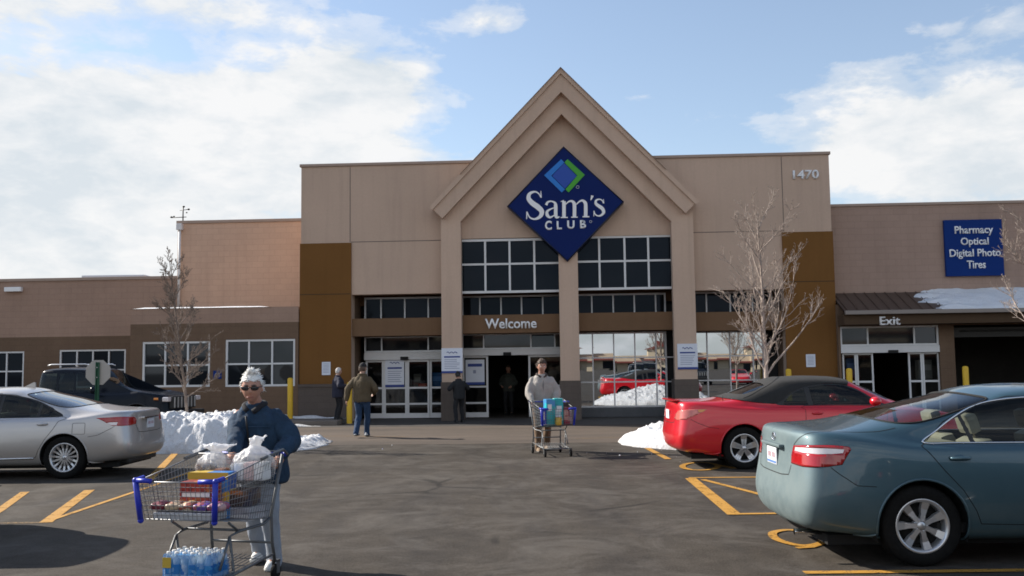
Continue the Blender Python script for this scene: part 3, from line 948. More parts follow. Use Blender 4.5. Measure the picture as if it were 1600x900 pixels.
# m
stroke(b, [(432, 428), (455, 420)], [4, 10], .0135)
slab(b, 443, 424, 468, 540, .014); slab(b, 432, 535, 482, 543, .0145)
stroke(b, [(468, 446), (488, 428), (508, 424), (523, 434), (529, 456), (529, 536)], [7, 10, 15, 22, 25, 25], .015); slab(b, 506, 533, 552, 541, .0155)
stroke(b, [(541, 448), (560, 430), (582, 420), (600, 430), (608, 452), (608, 532)], [7, 10, 15, 22, 25, 25], .016); slab(b, 586, 529, 634, 538, .0165)
# apostrophe
stroke(b, [(655, 385), (650, 402), (643, 418)], [20, 13, 3], .017)
# s
stroke(b, [(733, 440), (722, 418), (702, 411), (681, 421), (681, 443), (703, 460), (726, 478), (734, 504), (715, 524), (692, 527), (674, 515), (667, 494)], [5, 8, 9, 15, 20, 24, 25, 21, 14, 9, 8, 5], .018)
stroke(b, [(733, 410), (735, 440)], [4, 8], .0185); stroke(b, [(667, 492), (665, 532)], [8, 4], .019)
b.build('lettering', M['white'], s, fix=False)
for ch, x0, x1, y0, y1 in (('C', 322, 370, 562, 628), ('L', 404, 441, 564, 623), ('U', 478, 530, 560, 619), ('B', 568, 611, 558, 615)):
    px_letters('lettering', ch, 780 + x0 / 4.5, 780 + x1 / 4.5, 220 + y0 / 4.5, 220 + y1 / 4.5, OD - .004, .01, M['white'], s, .035)
for (cx_, cy_, r_) in ((552, 325, 10), (643, 568, 8)):
    b = MB(); q = [dz(cx_ + r_ * math.cos(a * PI / 6), cy_ + r_ * math.sin(a * PI / 6), OD - .003) for a in range(12)]
    b.tube([(x, OD - .003, z) for x, z in q], .006, 4, closed=True); b.build('trade_mark', M['white'], s)

# --- posters and papers ----------------------------------------------------------
posterblue = mat('poster blue ink', (0.03, 0.06, 0.25), .6)
postergrey = mat('poster grey ink', (0.28, 0.31, 0.42), .6)
paper = mat('poster paper', (0.68, 0.71, 0.78), .6, 0, .05, 4)
def poster(name, label, x0, x1, y0, y1, off, kind='full', thick=.02, group=None):
    s = sign_root(name, label, 'poster', group)
    ym, xm = (y0 + y1) / 2, (x0 + x1) / 2
    a, c = lx(x0, ym, off), lx(x1, ym, off); z0, z1 = lz(y1, xm, off), lz(y0, xm, off)
    b = MB(); b.box(a, c, off - thick, off, z0, z1); b.build('sheet', paper, s)
    w, h = c - a, z1 - z0; y = off - thick - .003
    def bar(u0, u1, v0, v1, m):
        b = MB(); b.poly([(a + u0 * w, y, z0 + v0 * h), (a + u1 * w, y, z0 + v0 * h), (a + u1 * w, y, z0 + v1 * h), (a + u0 * w, y, z0 + v1 * h)])
        return b.build('print', m, s)
    if kind == 'full':
        bar(.12, .88, .62, .68, posterblue); bar(0, 1, 0, .085, posterblue)
        b = MB(); pts = [(a + (.25 + .5 * i / 8) * w, y, z0 + (.83 + .035 * math.sin(i * 2.2)) * h) for i in range(9)]; b.tube(pts, .012, 4); b.build('script_line', posterblue, s)
        b = MB()
        for r_ in range(6): 
            v = .53 - r_ * .07; u1 = random.uniform(.7, .88)
            b.poly([(a + .14 * w, y, z0 + v * h), (a + u1 * w, y, z0 + v * h), (a + u1 * w, y, z0 + (v + .022) * h), (a + .14 * w, y, z0 + (v + .022) * h)])
        b.build('print', postergrey, s)
    elif kind == 'door':
        bar(.12, .88, .72, .84, posterblue); bar(.4, .55, .45, .58, postergrey); bar(0, 1, 0, .1, posterblue)
    else:
        b = MB()
        for r_ in range(7):
            v = .84 - r_ * .11
            b.poly([(a + .15 * w, y, z0 + v * h), (a + .82 * w, y, z0 + v * h), (a + .82 * w, y, z0 + (v + .03) * h), (a + .15 * w, y, z0 + (v + .03) * h)])
        b.build('print', postergrey, s)
    return s
poster('poster', 'white and blue poster on the left gable column beside the welcome doors', 690, 723, 544, 583, -.36)
poster('poster', 'white and blue poster on the right gable column beside the mirror windows', 1058.5, 1090, 537, 577, -.36)
poster('poster', 'white and blue poster taped inside the closed left sliding door', 602, 631.5, 559, 605, REC - .06, thick=.008)
poster('poster', 'pale poster with dark heading on the glass left of the open doorway', 727.5, 757, 562, 601, REC - .04, 'door', .008)
poster('notice_paper', 'small white notice on the left brown corner panel', 503, 516.5, 565.5, 586, -.07, 'paper', .01)
poster('notice_paper', 'small white notice on the right brown corner panel', 1259.5, 1274, 553.5, 573.5, -.07, 'paper', .01)
s = sign_root('wall_plaque', 'small square blue plaque on the brown wall between two office windows', 'plaque')
b = MB(); b.box(lx(333.5, 585, Y1), lx(346.5, 585, Y1), Y1 - .03, Y1 - .002, lz(592, 340, Y1), lz(579, 340, Y1), .008); b.build('plate', M['panelblue'], s)
b = MB(); b.tube([(lx(340, 585, Y1) + .07 * math.cos(a * PI / 8), Y1 - .033, lz(585.5, 340, Y1) + .05 * math.sin(a * PI / 8)) for a in range(16)], .012, 4, closed=True); b.build('emblem', postergrey, s)

# goods and flyers behind the door glass
goods = []
pal = [((0.55, 0.5, 0.42), 'beige'), ((0.30, 0.29, 0.27), 'grey'), ((0.55, 0.10, 0.04), 'red'), ((0.03, 0.10, 0.45), 'blue'), ((0.05, 0.25, 0.6), 'bright blue'), ((.5, .42, .3), 'tan')]
def carton(px, py0, py1, wpx, off, c, label, name='display_carton'):
    a, cc = lx(px - wpx / 2, (py0 + py1) / 2, off), lx(px + wpx / 2, (py0 + py1) / 2, off)
    z0, z1 = lz(py1, px, off), lz(py0, px, off)
    m = mat(label[:20], c, .6, 0, .25, 4)
    s = sign_root(name, label, 'display')
    b = MB(); b.box(a, cc, off, off + .3, z0, z1, .03); b.build('carton', m, s)
    b = MB(); b.box(a + .04, cc - .04, off - .004, off - .001, z0 + (z1 - z0) * .45, z0 + (z1 - z0) * .75); b.build('print', mat('print ' + label[:12], tuple(min(1, v * 1.7 + .1) for v in c), .6), s)
    return s
carton(683, 582, 606, 20, REC + .12, (0.02, 0.16, 0.42), 'blue carton pressed against the left door glass beside the column')
carton(660, 599, 607, 14, REC + .14, (0.5, 0.08, 0.03), 'flat orange red carton behind the third pane of the left doors')
carton(652, 584, 606, 12, REC + .9, (0.42, 0.38, 0.32), 'beige bag of goods behind the third pane of the left doors')
carton(1332, 560, 590, 20, YX + .2, (0.06, 0.14, 0.32), 'blue flyer board behind the left exit door')
carton(1446, 562, 592, 22, YX + .5, (0.35, 0.33, 0.3), 'grey flyer board behind the right exit door')
# ------------------------------------------------------------------ ground
def asphalt():
    m, t, bs = new_mat('weathered asphalt')
    tc = t.n('ShaderNodeTexCoord'); o = tc.outputs['Object']
    fine = t.noise(o, 46, 4, 0.85); mid = t.noise(o, 3.2, 10, 0.76); big = t.noise(o, 0.28, 6, 0.6, .4)
    k = t.math('ADD', t.math('ADD', t.math('MULTIPLY', mid, .32), t.math('MULTIPLY', big, .20)), t.math('MULTIPLY', fine, .48))
    base = t.ramp(k, [(.38, (0.026, 0.0215, 0.0170)), (.5, (0.055, 0.0462, 0.0375)), (.62, (0.092, 0.079, 0.066))])
    # tyre tracks and seal coat run along the aisle
    st = t.n('ShaderNodeMapping'); st.inputs['Scale'].default_value = (1.1, 0.22, 1); t.l(o, st.inputs[0])
    sn = t.noise(st.outputs[0], 1.3, 6, .6)
    base = t.mix(t.ramp(sn, [(.44, 0.0), (.66, .50)]), base, (0.024, 0.021, 0.019))
    # salt haze
    sl_ = t.noise(o, .9, 9, .75, .8)
    base = t.mix(t.ramp(sl_, [(.47, 0.0), (.68, .60)]), base, (0.125, 0.112, 0.098))
    # speckle
    sp_ = t.noise(o, 95, 2, .5)
    base = t.mix(t.ramp(sp_, [(.58, 0.0), (.68, .55)]), base, (0.14, 0.13, 0.12))
    # cracks
    vo = t.n('ShaderNodeTexVoronoi', feature='DISTANCE_TO_EDGE'); vo.inputs['Scale'].default_value = .33
    dm = t.n('ShaderNodeMix', data_type='VECTOR'); dm.inputs[0].default_value = .1
    nz = t.n('ShaderNodeTexNoise'); nz.inputs['Scale'].default_value = 1.2; nz.inputs['Detail'].default_value = 6; t.l(o, nz.inputs['Vector'])
    t.l(o, dm.inputs[4]); t.l(nz.outputs['Color'], dm.inputs[5]); t.l(dm.outputs[1], vo.inputs['Vector'])
    ck = t.ramp(vo.outputs['Distance'], [(0.0, 1.0), (.007, .9), (.012, 0.0)])
    gate = t.ramp(t.noise(o, .5, 3, .5), [(.50, 0.0), (.60, .6)])
    base = t.mix(t.math('MULTIPLY', ck, gate), base, (0.015, 0.014, 0.013))
    t.l(base, bs.inputs['Base Color'])
    t.l(t.ramp(sn, [(.4, .92), (.7, .68)]), bs.inputs['Roughness'])
    bs.inputs['Specular IOR Level'].default_value = .12
    bp = t.n('ShaderNodeBump'); bp.inputs['Strength'].default_value = .55; bp.inputs['Distance'].default_value = .012
    t.l(t.math('ADD', t.math('MULTIPLY', fine, .6), t.math('MULTIPLY', mid, .8)), bp.inputs['Height'])
    t.l(bp.outputs[0], bs.inputs['Normal'])
    return m
M['asphalt'] = asphalt()
b = MB(); b.poly([(-400, -400, 0), (400, -400, 0), (400, 400, 0), (-400, 400, 0)])
tag(b.build('ground', M['asphalt']), kind='structure')
# ------------------------------------------------------------------ cars
def bsp(n_in, tt):
    """uniform cubic B-spline basis rows for parameters tt over n_in control points with one phantom at each end"""
    k = np.clip(np.floor(tt).astype(int), 0, n_in - 2)
    u = tt - k
    Bm = np.zeros((len(tt), n_in + 2))
    w = [(1 - u) ** 3 / 6, (3 * u ** 3 - 6 * u ** 2 + 4) / 6, (-3 * u ** 3 + 3 * u ** 2 + 3 * u + 1) / 6, u ** 3 / 6]
    for j in range(4):
        Bm[np.arange(len(tt)), k + j] += w[j]
    return Bm

class Shell:
    """half car body as a B-spline sheet: s runs round the car from the middle of the tail to the middle of the nose, v from the sill to the roof ridge"""
    def __init__(self, net):
        N = np.array(net, float)                 # [v][s][3]
        self.nv, self.ns = N.shape[:2]
        mir = np.array((1, -1, 1.0))
        N = np.concatenate([N[:, 1:2] * mir, N, N[:, -2:-1] * mir], axis=1)
        lo = 2 * N[0:1] - N[1:2]
        hi = N[-2:-1] * mir
        self.N = np.concatenate([lo, N, hi], axis=0)
        self.S1, self.V1 = self.ns - 1.0, self.nv - 1.0
        g, h = 260, 170
        self.gs = np.linspace(0, self.S1, g); self.gv = np.linspace(0, self.V1, h)
        self.tab = self.grid(self.gs, self.gv)
    def grid(self, s, v):
        A = bsp(self.nv, np.asarray(v, float)); Bq = bsp(self.ns, np.asarray(s, float))
        return np.einsum('vi,ijc,sj->vsc', A, self.N, Bq)
    def ev(self, s, v):
        s = np.clip(np.atleast_1d(np.asarray(s, float)), 0, self.S1); v = np.clip(np.atleast_1d(np.asarray(v, float)), 0, self.V1)
        A = bsp(self.nv, v); Bq = bsp(self.ns, s)
        return np.einsum('pi,ijc,pj->pc', A, self.N, Bq)
    def nrm(self, s, v):
        e = .02
        s = np.atleast_1d(s); v = np.atleast_1d(v)
        a = self.ev(s + e, v) - self.ev(s - e, v); c = self.ev(s, v + e) - self.ev(s, v - e)
        n = np.cross(c, a)
        L = np.linalg.norm(n, axis=1, keepdims=True) + 1e-12
        n = n / L
        ctr = np.array((0, 0, .6))
        sgn = np.sign(np.sum(n * (self.ev(s, v) - ctr) * np.array((0.0, 1, 1)), axis=1, keepdims=True))
        return n * np.where(sgn == 0, 1, sgn)
    def inv(self, pts, axes, smin=0, smax=None, vmin=0, vmax=None):
        """(s,v) of points given by two coordinates (axes (0,2): side view, (1,2): rear view)"""
        smax = self.S1 if smax is None else smax; vmax = self.V1 if vmax is None else vmax
        T = self.tab[:, :, list(axes)]
        ok = (self.gv[:, None] >= vmin) & (self.gv[:, None] <= vmax) & (self.gs[None, :] >= smin) & (self.gs[None, :] <= smax)
        out = []
        for p in pts:
            p = np.array(p, float)
            d = ((T - p) ** 2).sum(2); d[~ok] = 1e9
            i = np.unravel_index(np.argmin(d), d.shape)
            s, v = self.gs[i[1]], self.gv[i[0]]
            for _ in range(6):
                e = 1e-3
                E = self.ev([s, s + e, s - e, s, s], [v, v, v, v + e, v - e])[:, list(axes)]
                f = E[0] - p
                if abs(f).max() < 2e-5: break
                J = np.stack([(E[1] - E[2]) / (2 * e), (E[3] - E[4]) / (2 * e)], 1)
                try: dl = np.linalg.lstsq(J, -f, rcond=1e-4)[0]
                except Exception: break
                dl = np.clip(dl, -.2, .2)
                s = min(max(s + dl[0], smin), smax); v = min(max(v + dl[1], vmin), vmax)
            out.append((s, v))
        return out

def smooth_loop(pts, n=10, closed=True):
    P_ = [np.array(p, float) for p in pts]; m = len(P_); out = []
    for i in range(m if closed else m - 1):
        p0, p1, p2, p3 = (P_[(i + k) % m] if closed else P_[min(max(i + k, 0), m - 1)] for k in (-1, 0, 1, 2))
        for k in range(n):
            t_ = k / n
            out.append(tuple(.5 * (2 * p1 + (p2 - p0) * t_ + (2 * p0 - 5 * p1 + 4 * p2 - p3) * t_ ** 2 + (3 * p1 - p0 - 3 * p2 + p3) * t_ ** 3)))
    if not closed: out.append(tuple(P_[-1]))
    return out
def dens(pts, step, closed=True):
    out = []
    m = len(pts)
    for i in range(m if closed else m - 1):
        a, c = np.array(pts[i], float), np.array(pts[(i + 1) % m], float)
        k = max(1, int(np.linalg.norm(c - a) / step))
        for j in range(k): out.append(tuple(a + (c - a) * j / k))
    if not closed: out.append(tuple(pts[-1]))
    return out
def inside(pt, loop):
    x, y = pt; c = False; j = len(loop) - 1
    for i in range(len(loop)):
        xi, yi = loop[i]; xj, yj = loop[j]
        if (yi > y) != (yj > y) and x < (xj - xi) * (y - yi) / (yj - yi) + xi: c = not c
        j = i
    return c

def cut_shell(sh, regions, step_s=.11, step_v=.11):
    """triangulate the sheet with the region outlines as exact edges -> {region: (verts2d, tris)}; later regions win"""
    verts, edges = [], []
    def add_loop(lp):
        i0 = len(verts); verts.extend(Vector(p) for p in lp); n = len(lp)
        edges.extend((i0 + i, i0 + (i + 1) % n) for i in range(n))
    add_loop(dens([(0, 0), (sh.S1, 0), (sh.S1, sh.V1), (0, sh.V1)], .1))
    for nm, lp in regions: add_loop(lp)
    rs = random.Random(3)
    ns, nv = int(sh.S1 / step_s), int(sh.V1 / step_v)
    for i in range(1, ns):
        for j in range(1, nv):
            verts.append(Vector((sh.S1 * i / ns, sh.V1 * j / nv)))
    vo, eo, fo, *_ = delaunay_2d_cdt(verts, edges, [], 0, 1e-5)
    out = {}
    bbs = [(nm, lp, min(p[0] for p in lp), max(p[0] for p in lp), min(p[1] for p in lp), max(p[1] for p in lp)) for nm, lp in regions]
    pts = np.array([(p.x, p.y) for p in vo])
    ctr = np.array([pts[list(f)].mean(0) for f in fo])
    lab = np.zeros(len(fo), int)
    for k, (nm, lp) in enumerate(regions):
        q = np.array(lp); c = np.zeros(len(fo), bool)
        for i in range(len(q)):
            (xj, yj), (xi, yi) = q[i - 1], q[i]
            if yi == yj: continue
            hit = (yi > ctr[:, 1]) != (yj > ctr[:, 1])
            c ^= hit & (ctr[:, 0] < (xj - xi) * (ctr[:, 1] - yi) / (yj - yi) + xi)
        lab[c] = k + 1
    for f, k in zip(fo, lab): out.setdefault('body' if k == 0 else regions[k - 1][0], []).append(f)
    return pts, out

def region_mesh(sh, pts, tris, name, m, parent, sides=(1, -1), lift=0.0, thick=0.0):
    used = sorted(set(i for f in tris for i in f)); mp = {i: k for k, i in enumerate(used)}
    q = pts[used]
    pos = sh.ev(q[:, 0], q[:, 1])
    if lift or thick: nn = sh.nrm(q[:, 0], q[:, 1])
    if lift: pos = pos + nn * lift
    V_, F_ = [], []
    for sd in sides:
        o = len(V_)
        V_.extend([(p[0], p[1] * sd, p[2]) for p in pos])
        for f in tris:
            g = [o + mp[i] for i in f]
            F_.append(g if sd > 0 else g[::-1])
        if thick:
            o2 = len(V_)
            V_.extend([(p[0] - n_[0] * thick, (p[1] - n_[1] * thick) * sd, p[2] - n_[2] * thick) for p, n_ in zip(pos, nn)])
            cnt = {}
            for f in tris:
                for i in range(len(f)):
                    e = (f[i], f[(i + 1) % len(f)])
                    cnt[tuple(sorted(e))] = cnt.get(tuple(sorted(e)), 0) + 1
            for f in tris:
                for i in range(len(f)):
                    e = (f[i], f[(i + 1) % len(f)])
                    if cnt[tuple(sorted(e))] == 1:
                        g = [o + mp[e[0]], o2 + mp[e[0]], o2 + mp[e[1]], o + mp[e[1]]]
                        F_.append(g if sd > 0 else g[::-1])
    bm = bmesh.new()
    vs = [bm.verts.new(v) for v in V_]
    for f in F_:
        try: bm.faces.new([vs[i] for i in f]).smooth = True
        except ValueError: pass
    bmesh.ops.remove_doubles(bm, verts=bm.verts, dist=1e-5)
    if not thick: bmesh.ops.recalc_face_normals(bm, faces=bm.faces)
    # outward check: mean of n . (p - c)
    if not thick:
        tot = sum(f.normal.dot(f.calc_center_median() - Vector((2.4, 0, .7))) * f.calc_area() for f in bm.faces)
        if tot < 0: bmesh.ops.reverse_faces(bm, faces=bm.faces)
    me = bpy.data.meshes.new(name); bm.to_mesh(me); bm.free()
    me.materials.append(m)
    o = bpy.data.objects.new(name, me); col.objects.link(o)
    if parent: o.parent = parent
    return o

def ribbon(sh, loop, w, lift, name, m, parent, sides=(1, -1), closed=True):
    """thin dark strip lying on the sheet along an outline (panel gap)"""
    lp = np.array(loop); p = sh.ev(lp[:, 0], lp[:, 1]); n = sh.nrm(lp[:, 0], lp[:, 1])
    k = len(p); V_, F_ = [], []
    for sd in sides:
        o = len(V_)
        for i in range(k):
            a = p[(i - 1) % k] if closed or i > 0 else p[i]; c = p[(i + 1) % k] if closed or i < k - 1 else p[i]
            t_ = c - a; t_ = t_ / (np.linalg.norm(t_) + 1e-9)
            sdv = np.cross(t_, n[i]); sdv /= (np.linalg.norm(sdv) + 1e-9)
            for q in (p[i] + n[i] * lift + sdv * w / 2, p[i] + n[i] * lift - sdv * w / 2):
                V_.append((q[0], q[1] * sd, q[2]))
        for i in range(k if closed else k - 1):
            j = (i + 1) % k
            F_.append((o + 2 * i, o + 2 * i + 1, o + 2 * j + 1, o + 2 * j))
    return mesh_obj(name, V_, F_, m, parent)

def tube_on(sh, loop, r, name, m, parent, sides=(1, -1), closed=True, lift=0.0, seg=6):
    lp = np.array(loop); p = sh.ev(lp[:, 0], lp[:, 1])
    if lift: p = p + sh.nrm(lp[:, 0], lp[:, 1]) * lift
    b = MB()
    for sd in sides:
        q = [(a[0], a[1] * sd, a[2]) for a in p]
        # drop coincident neighbours
        q2 = [q[0]]
        for a in q[1:]:
            if (Vector(a) - Vector(q2[-1])).length > 2e-3: q2.append(a)
        if closed and (Vector(q2[0]) - Vector(q2[-1])).length < 2e-3: q2.pop()
        b.tube(q2, r, seg, closed=closed)
    return b.build(name, m, parent)

def paint(name, c, metal, rough=.32, dirt=.35, dirtc=(0.22, 0.20, 0.18), tail=0.0, gloss=.85):
    """car lacquer with winter road film, thicker towards the sills"""
    m, t, bs = new_mat(name)
    tc = t.n('ShaderNodeTexCoord'); o = tc.outputs['Object']
    sp = t.n('ShaderNodeSeparateXYZ'); t.l(o, sp.inputs[0])
    n = t.noise(o, 5, 7, .7); n2 = t.noise(o, 60, 3, .6)
    h = t.math('MULTIPLY', t.math('SUBTRACT', .95, sp.outputs[2], clamp=True), 1.0)
    film = t.math('ADD', t.math('MULTIPLY', h, t.math('MULTIPLY', n, 1.3 * dirt)), t.math('MULTIPLY', n2, .08 * dirt), clamp=True)
    if tail:   # road spray on the tail, paled further to carry its sunlit brightness
        tf = t.math('MULTIPLY', t.ramp(sp.outputs[0], [(.05, 1.0), (.33, 0.0)], 'EASE'), t.math('MULTIPLY', t.math('ADD', n, .25), tail))
        film = t.math('ADD', film, tf, clamp=True)
    t.l(t.mix(film, c, dirtc), bs.inputs['Base Color'])
    bs.inputs['Metallic'].default_value = metal
    bs.inputs['Specular IOR Level'].default_value = .5 if gloss > .5 else .12
    t.l(t.math('ADD', rough, t.math('MULTIPLY', film, .9), clamp=True), bs.inputs['Roughness'])
    t.l(t.math('SUBTRACT', gloss, t.math('MULTIPLY', film, 2.0), clamp=True), bs.inputs['Coat Weight'])
    bs.inputs['Coat Roughness'].default_value = .05
    return m
M['tyre'] = mat('tyre rubber', (0.010, 0.0098, 0.0095), .85, 0, .35, 20, .3, 90, spec=.15)
M['alloy'] = mat('silver alloy', (0.62, 0.62, 0.63), .32, .75, .06, 20)
M['gap'] = mat('panel gap', (0.006, 0.006, 0.006), .9)
M['trimblack'] = mat('black plastic trim', (0.015, 0.015, 0.016), .55, 0, .2, 20)
M['chrome'] = mat('chrome strip', (0.72, 0.73, 0.75), .12, 1.0)
M['carglass'] = glass_mat('car window glass', (0.66, 0.72, 0.70), 0.0, .95, .01, 1.32)
M['carglass_dark'] = glass_mat('tinted car glass', (0.30, 0.36, 0.36), 0.0, .9, .01, 1.36)
M['well'] = mat('wheel well', (0.008, 0.008, 0.008), .95)
M['lampred'] = mat('red lamp lens', (0.36, 0.006, 0.008), .12, 0, .08, 30, coat=1.0)
M['lampclear'] = mat('clear lamp lens', (0.72, 0.66, 0.66), .12, 0.1, .05, 30, coat=1.0)
M['lampamber'] = mat('amber lamp lens', (0.72, 0.24, 0.03), .15, 0, .05, 30, coat=1.0)
M['seatbeige'] = mat('beige seat leather', (0.38, 0.34, 0.27), .6, 0, .1, 10)
M['seatdark'] = mat('dark seat cloth', (0.04, 0.04, 0.042), .8, 0, .15, 10)
M['plate'] = mat('licence plate face', (0.66, 0.68, 0.72), .4, 0, .08, 20)
M['plateink'] = mat('licence plate ink', (0.42, 0.22, 0.25), .5)
M['plateblue'] = mat('licence plate blue', (0.10, 0.2, 0.45), .5)
M['cloth'] = mat('black roof fabric', (0.020, 0.0195, 0.019), .9, 0, .25, 12, .2, 300)

def make_wheel(parent, x, y, r, rim_r, style, side, w=.21):
    """tyre with tread shoulder, rim barrel and spokes; side = +1/-1 is the outer face"""
    wh = bpy.data.objects.new('wheel', None); col.objects.link(wh); wh.parent = parent
    wh.location = (x, y, r); wh.empty_display_size = .1
    b = MB(); hw = w / 2
    s = side
    prof = [(rim_r, -hw * .92), (rim_r + .012, -hw), (r * .86, -hw * 1.06), (r * .965, -hw * .94), (r, -hw * .72), (r + .001, 0), (r, hw * .72), (r * .965, hw * .94), (r * .86, hw * 1.06), (rim_r + .012, hw), (rim_r, hw * .92)]
    b.lathe(prof, 48, 'y'); b.build('tyre', M['tyre'], wh)
    b = MB()
    f = hw * s
    b.lathe([(rim_r + .004, f * .96), (rim_r - .004, f * 1.0), (rim_r - .018, f * .93), (rim_r - .03, f * .6), (rim_r - .035, -f * .9)], 48, 'y')
    b.lathe([(.0, f * .78), (.028, f * .78), (.034, f * .70), (.060, f * .62), (.066, f * .3)], 20, 'y')
    n = {'seven': 7, 'five': 5, 'multi': 5}[style]
    for k in range(n):
        a = 2 * PI * (k + (.5 if style == 'seven' else .25)) / n
        def spoke(a0, wa, wb, off0):
            # tapered bar from hub to rim, slightly dished
            pts = []
            for (rr, ww, yy) in ((.035, wa, .74), (.09, wa * .95, .70), (rim_r * .62, (wa + wb) * .5, .66), (rim_r - .012, wb, .84)):
                pts.append((rr, ww, yy))
            va, vb, wa_, wb_ = [], [], [], []
            for rr, ww, yy in pts:
                d = Vector((math.cos(a0), 0, math.sin(a0))); q = Vector((-math.sin(a0), 0, math.cos(a0)))
                c = d * rr + q * off0 * rr + Vector((0, f * yy, 0))
                va.append(b.bm.verts.new(c + q * ww / 2)); vb.append(b.bm.verts.new(c - q * ww / 2))
                wa_.append(b.bm.verts.new(c + q * ww * .62 - Vector((0, f * .28, 0)))); wb_.append(b.bm.verts.new(c - q * ww * .62 - Vector((0, f * .28, 0))))
            for i in range(3):
                b._f([va[i], va[i + 1], vb[i + 1], vb[i]]); b._f([va[i], wa_[i], wa_[i + 1], va[i + 1]]); b._f([vb[i], vb[i + 1], wb_[i + 1], wb_[i]])
        if style == 'seven': spoke(a, .040, .066, 0)
        elif style == 'five':
            spoke(a, .050, .052, 0); spoke(a, .045, .030, .16); spoke(a, .045, .030, -.16)
        else:
            spoke(a, .024, .032, .22); spoke(a, .024, .032, -.22); spoke(a + PI / n, .03, .030, .0)
    for k in range(5):
        a = 2 * PI * k / 5
        b.ball((.045 * math.cos(a), f * .70, .045 * math.sin(a)), .008, seg=6, rings=4)
    b.build('rim', M['alloy'], wh)
    b = MB(); b.lathe([(rim_r - .03, f * .1), (.0, f * .1)], 32, 'y'); b.lathe([(.15, f * .22), (.05, f * .22)], 32, 'y')
    b.build('brake_disc', M['well'], wh)
    return wh

def sedan_net(L, Wd, H, deck, roof, belt, nose=.74, rear_x=None, zsill=.20):
    """control net rows (v) by columns (s). deck: dict of rear heights; roof: dict of x stations"""
    h = Wd / 2
    T = rear_x or {}
    bx = T.get('bump', 0.0)
    xa, xf = T['xa'], T['xf']                    # axles
    # plan outline used by the lower rows: (x, y) for 16 columns
    def plan(inset, x0, x1, tuck=0.0, tail=1.0, nosew=1.0):
        y = h - inset
        return [(x0, 0), (x0 + .008, y * .36 * tail), (x0 + .035, y * .70 * tail), (x0 + .09, y * .93 * tail), (x0 + .26, y * .992 * (tail * .5 + .5)), (x0 + .62, y * 1.0), (xa, y), (xa + .5, y), (2.15, y), (2.75, y), (3.3, y), (xf, y * .995), (L - .55 + x1, y * .97), (L - .2 + x1, y * .82 * nosew), (L - .05 + x1, y * .5), (L + x1, 0)]
    rows = []
    def row(pl, zf): return [(x, y, zf(i, x)) for i, (x, y) in enumerate(pl)]
    rows.append(row(plan(.16, .22 + bx, -.2), lambda i, x: zsill + (.06 if i < 5 else .0)))
    rows.append(row(plan(.055, .10 + bx, -.10, tail=.97), lambda i, x: zsill + .02 + (.06 if i < 5 else .0)))
    rows.append(row(plan(.015, .035 + bx, -.05, tail=.99), lambda i, x: zsill + .15))
    rows.append(row(plan(-.008, 0.0 + bx, 0), lambda i, x: .50))
    rows.append(row(plan(.0, .035 + bx, -.02), lambda i, x: .66))
    zsh = lambda i, x: np.interp(x, [0, 1.0, 2.0, 3.4, xf, L], [deck['lip'] - .13, belt - .15, belt - .17, belt - .20, nose + .02, nose - .12])
    rows.append(row(plan(.018, .075 + bx, -.05, tail=.97), lambda i, x: float(zsh(i, x))))
    zd = lambda i, x: float(np.interp(x, [0, .35, 1.0, 2.0, 3.4, xf, L - .4, L], [deck['lip'], deck['lip'] + .005, belt - .035, belt - .045, belt - .08, nose + .16, nose + .09, nose]))
    rows.append(row(plan(.055, .07 + bx, -.10, tail=.93), zd))
    # deck edge just inside the shoulder
    pl = plan(.10, .13 + bx, -.20, tail=.88)
    rows.append([(x, y, zd(i, x) + .025) for i, (x, y) in enumerate(pl)])
    # glass base
    gb, yb = roof['glass_base'], h - .145
    cw = roof['cowl']
    rb = [(gb, 0), (gb + .01, yb * .42), (gb + .05, yb * .74), (gb + .14, yb * .93), (gb + .30, yb * .985), (gb + .50, yb * 1.0), (gb + .75, yb), (2.0, yb), (2.3, yb), (2.75, yb), (3.15, yb), (cw - .22, yb * .98), (cw - .06, yb * .90), (cw + .05, yb * .62), (cw + .10, yb * .3), (cw + .11, 0)]
    zb = lambda x: float(np.interp(x, [gb, gb + .5, 2.0, 3.2, cw + .1], [deck['base'], belt + .03, belt, belt - .04, nose + .24]))
    rows.append([(x, y, zb(x)) for x, y in rb])
    # mid glass
    re, rf, yr = roof['rear'], roof['front'], roof['half']
    zr = H - .035
    rt = [(re, 0), (re + .005, yr * .42), (re + .025, yr * .74), (re + .08, yr * .93), (re + .17, yr * .99), (re + .30, yr), (re + .42, yr), (re + .60, yr), (re + .78, yr), (rf - .28, yr), (rf - .14, yr * .99), (rf - .05, yr * .96), (rf, yr * .86), (rf + .045, yr * .6), (rf + .06, yr * .3), (rf + .065, 0)]
    def zt_(x, y): 
        t_ = (x - re) / max(.1, rf - re)
        return H - .005 - .05 * (2 * t_ - 1.0) ** 2 - .05 * (y / yr) ** 2 - .02
    for k, bow in ((.5, .020), (.93, .0)):
        rows.append([(a[0] + (c[0] - a[0]) * k - (bow * 1.5 if i < 3 else -bow * 1.5 if i > 12 else 0), a[1] + (c[1] - a[1]) * k + bow * (1 if 3 <= i <= 12 else .3), zb(a[0]) + (zt_(*c) - .015 - zb(a[0])) * k + bow * (.8 if i < 3 or i > 12 else .2)) for i, (a, c) in enumerate(zip(rb, rt))])
    # roof rail, inner roof, ridge
    rows.append([(x + (.05 if i < 4 else -.05 if i > 11 else 0), y * .95, zt_(x, y * .95) + .012) for i, (x, y) in enumerate(rt)])
    mid = (re + rf) / 2
    rows.append([(mid + (x - mid) * .72, y * .55, zt_(mid + (x - mid) * .72, y * .55) + .018) for x, y in rt])
    rows.append([(mid + (x - mid) * .5, 0, zt_(mid + (x - mid) * .5, 0) + .02) for x, y in rt])
    return rows

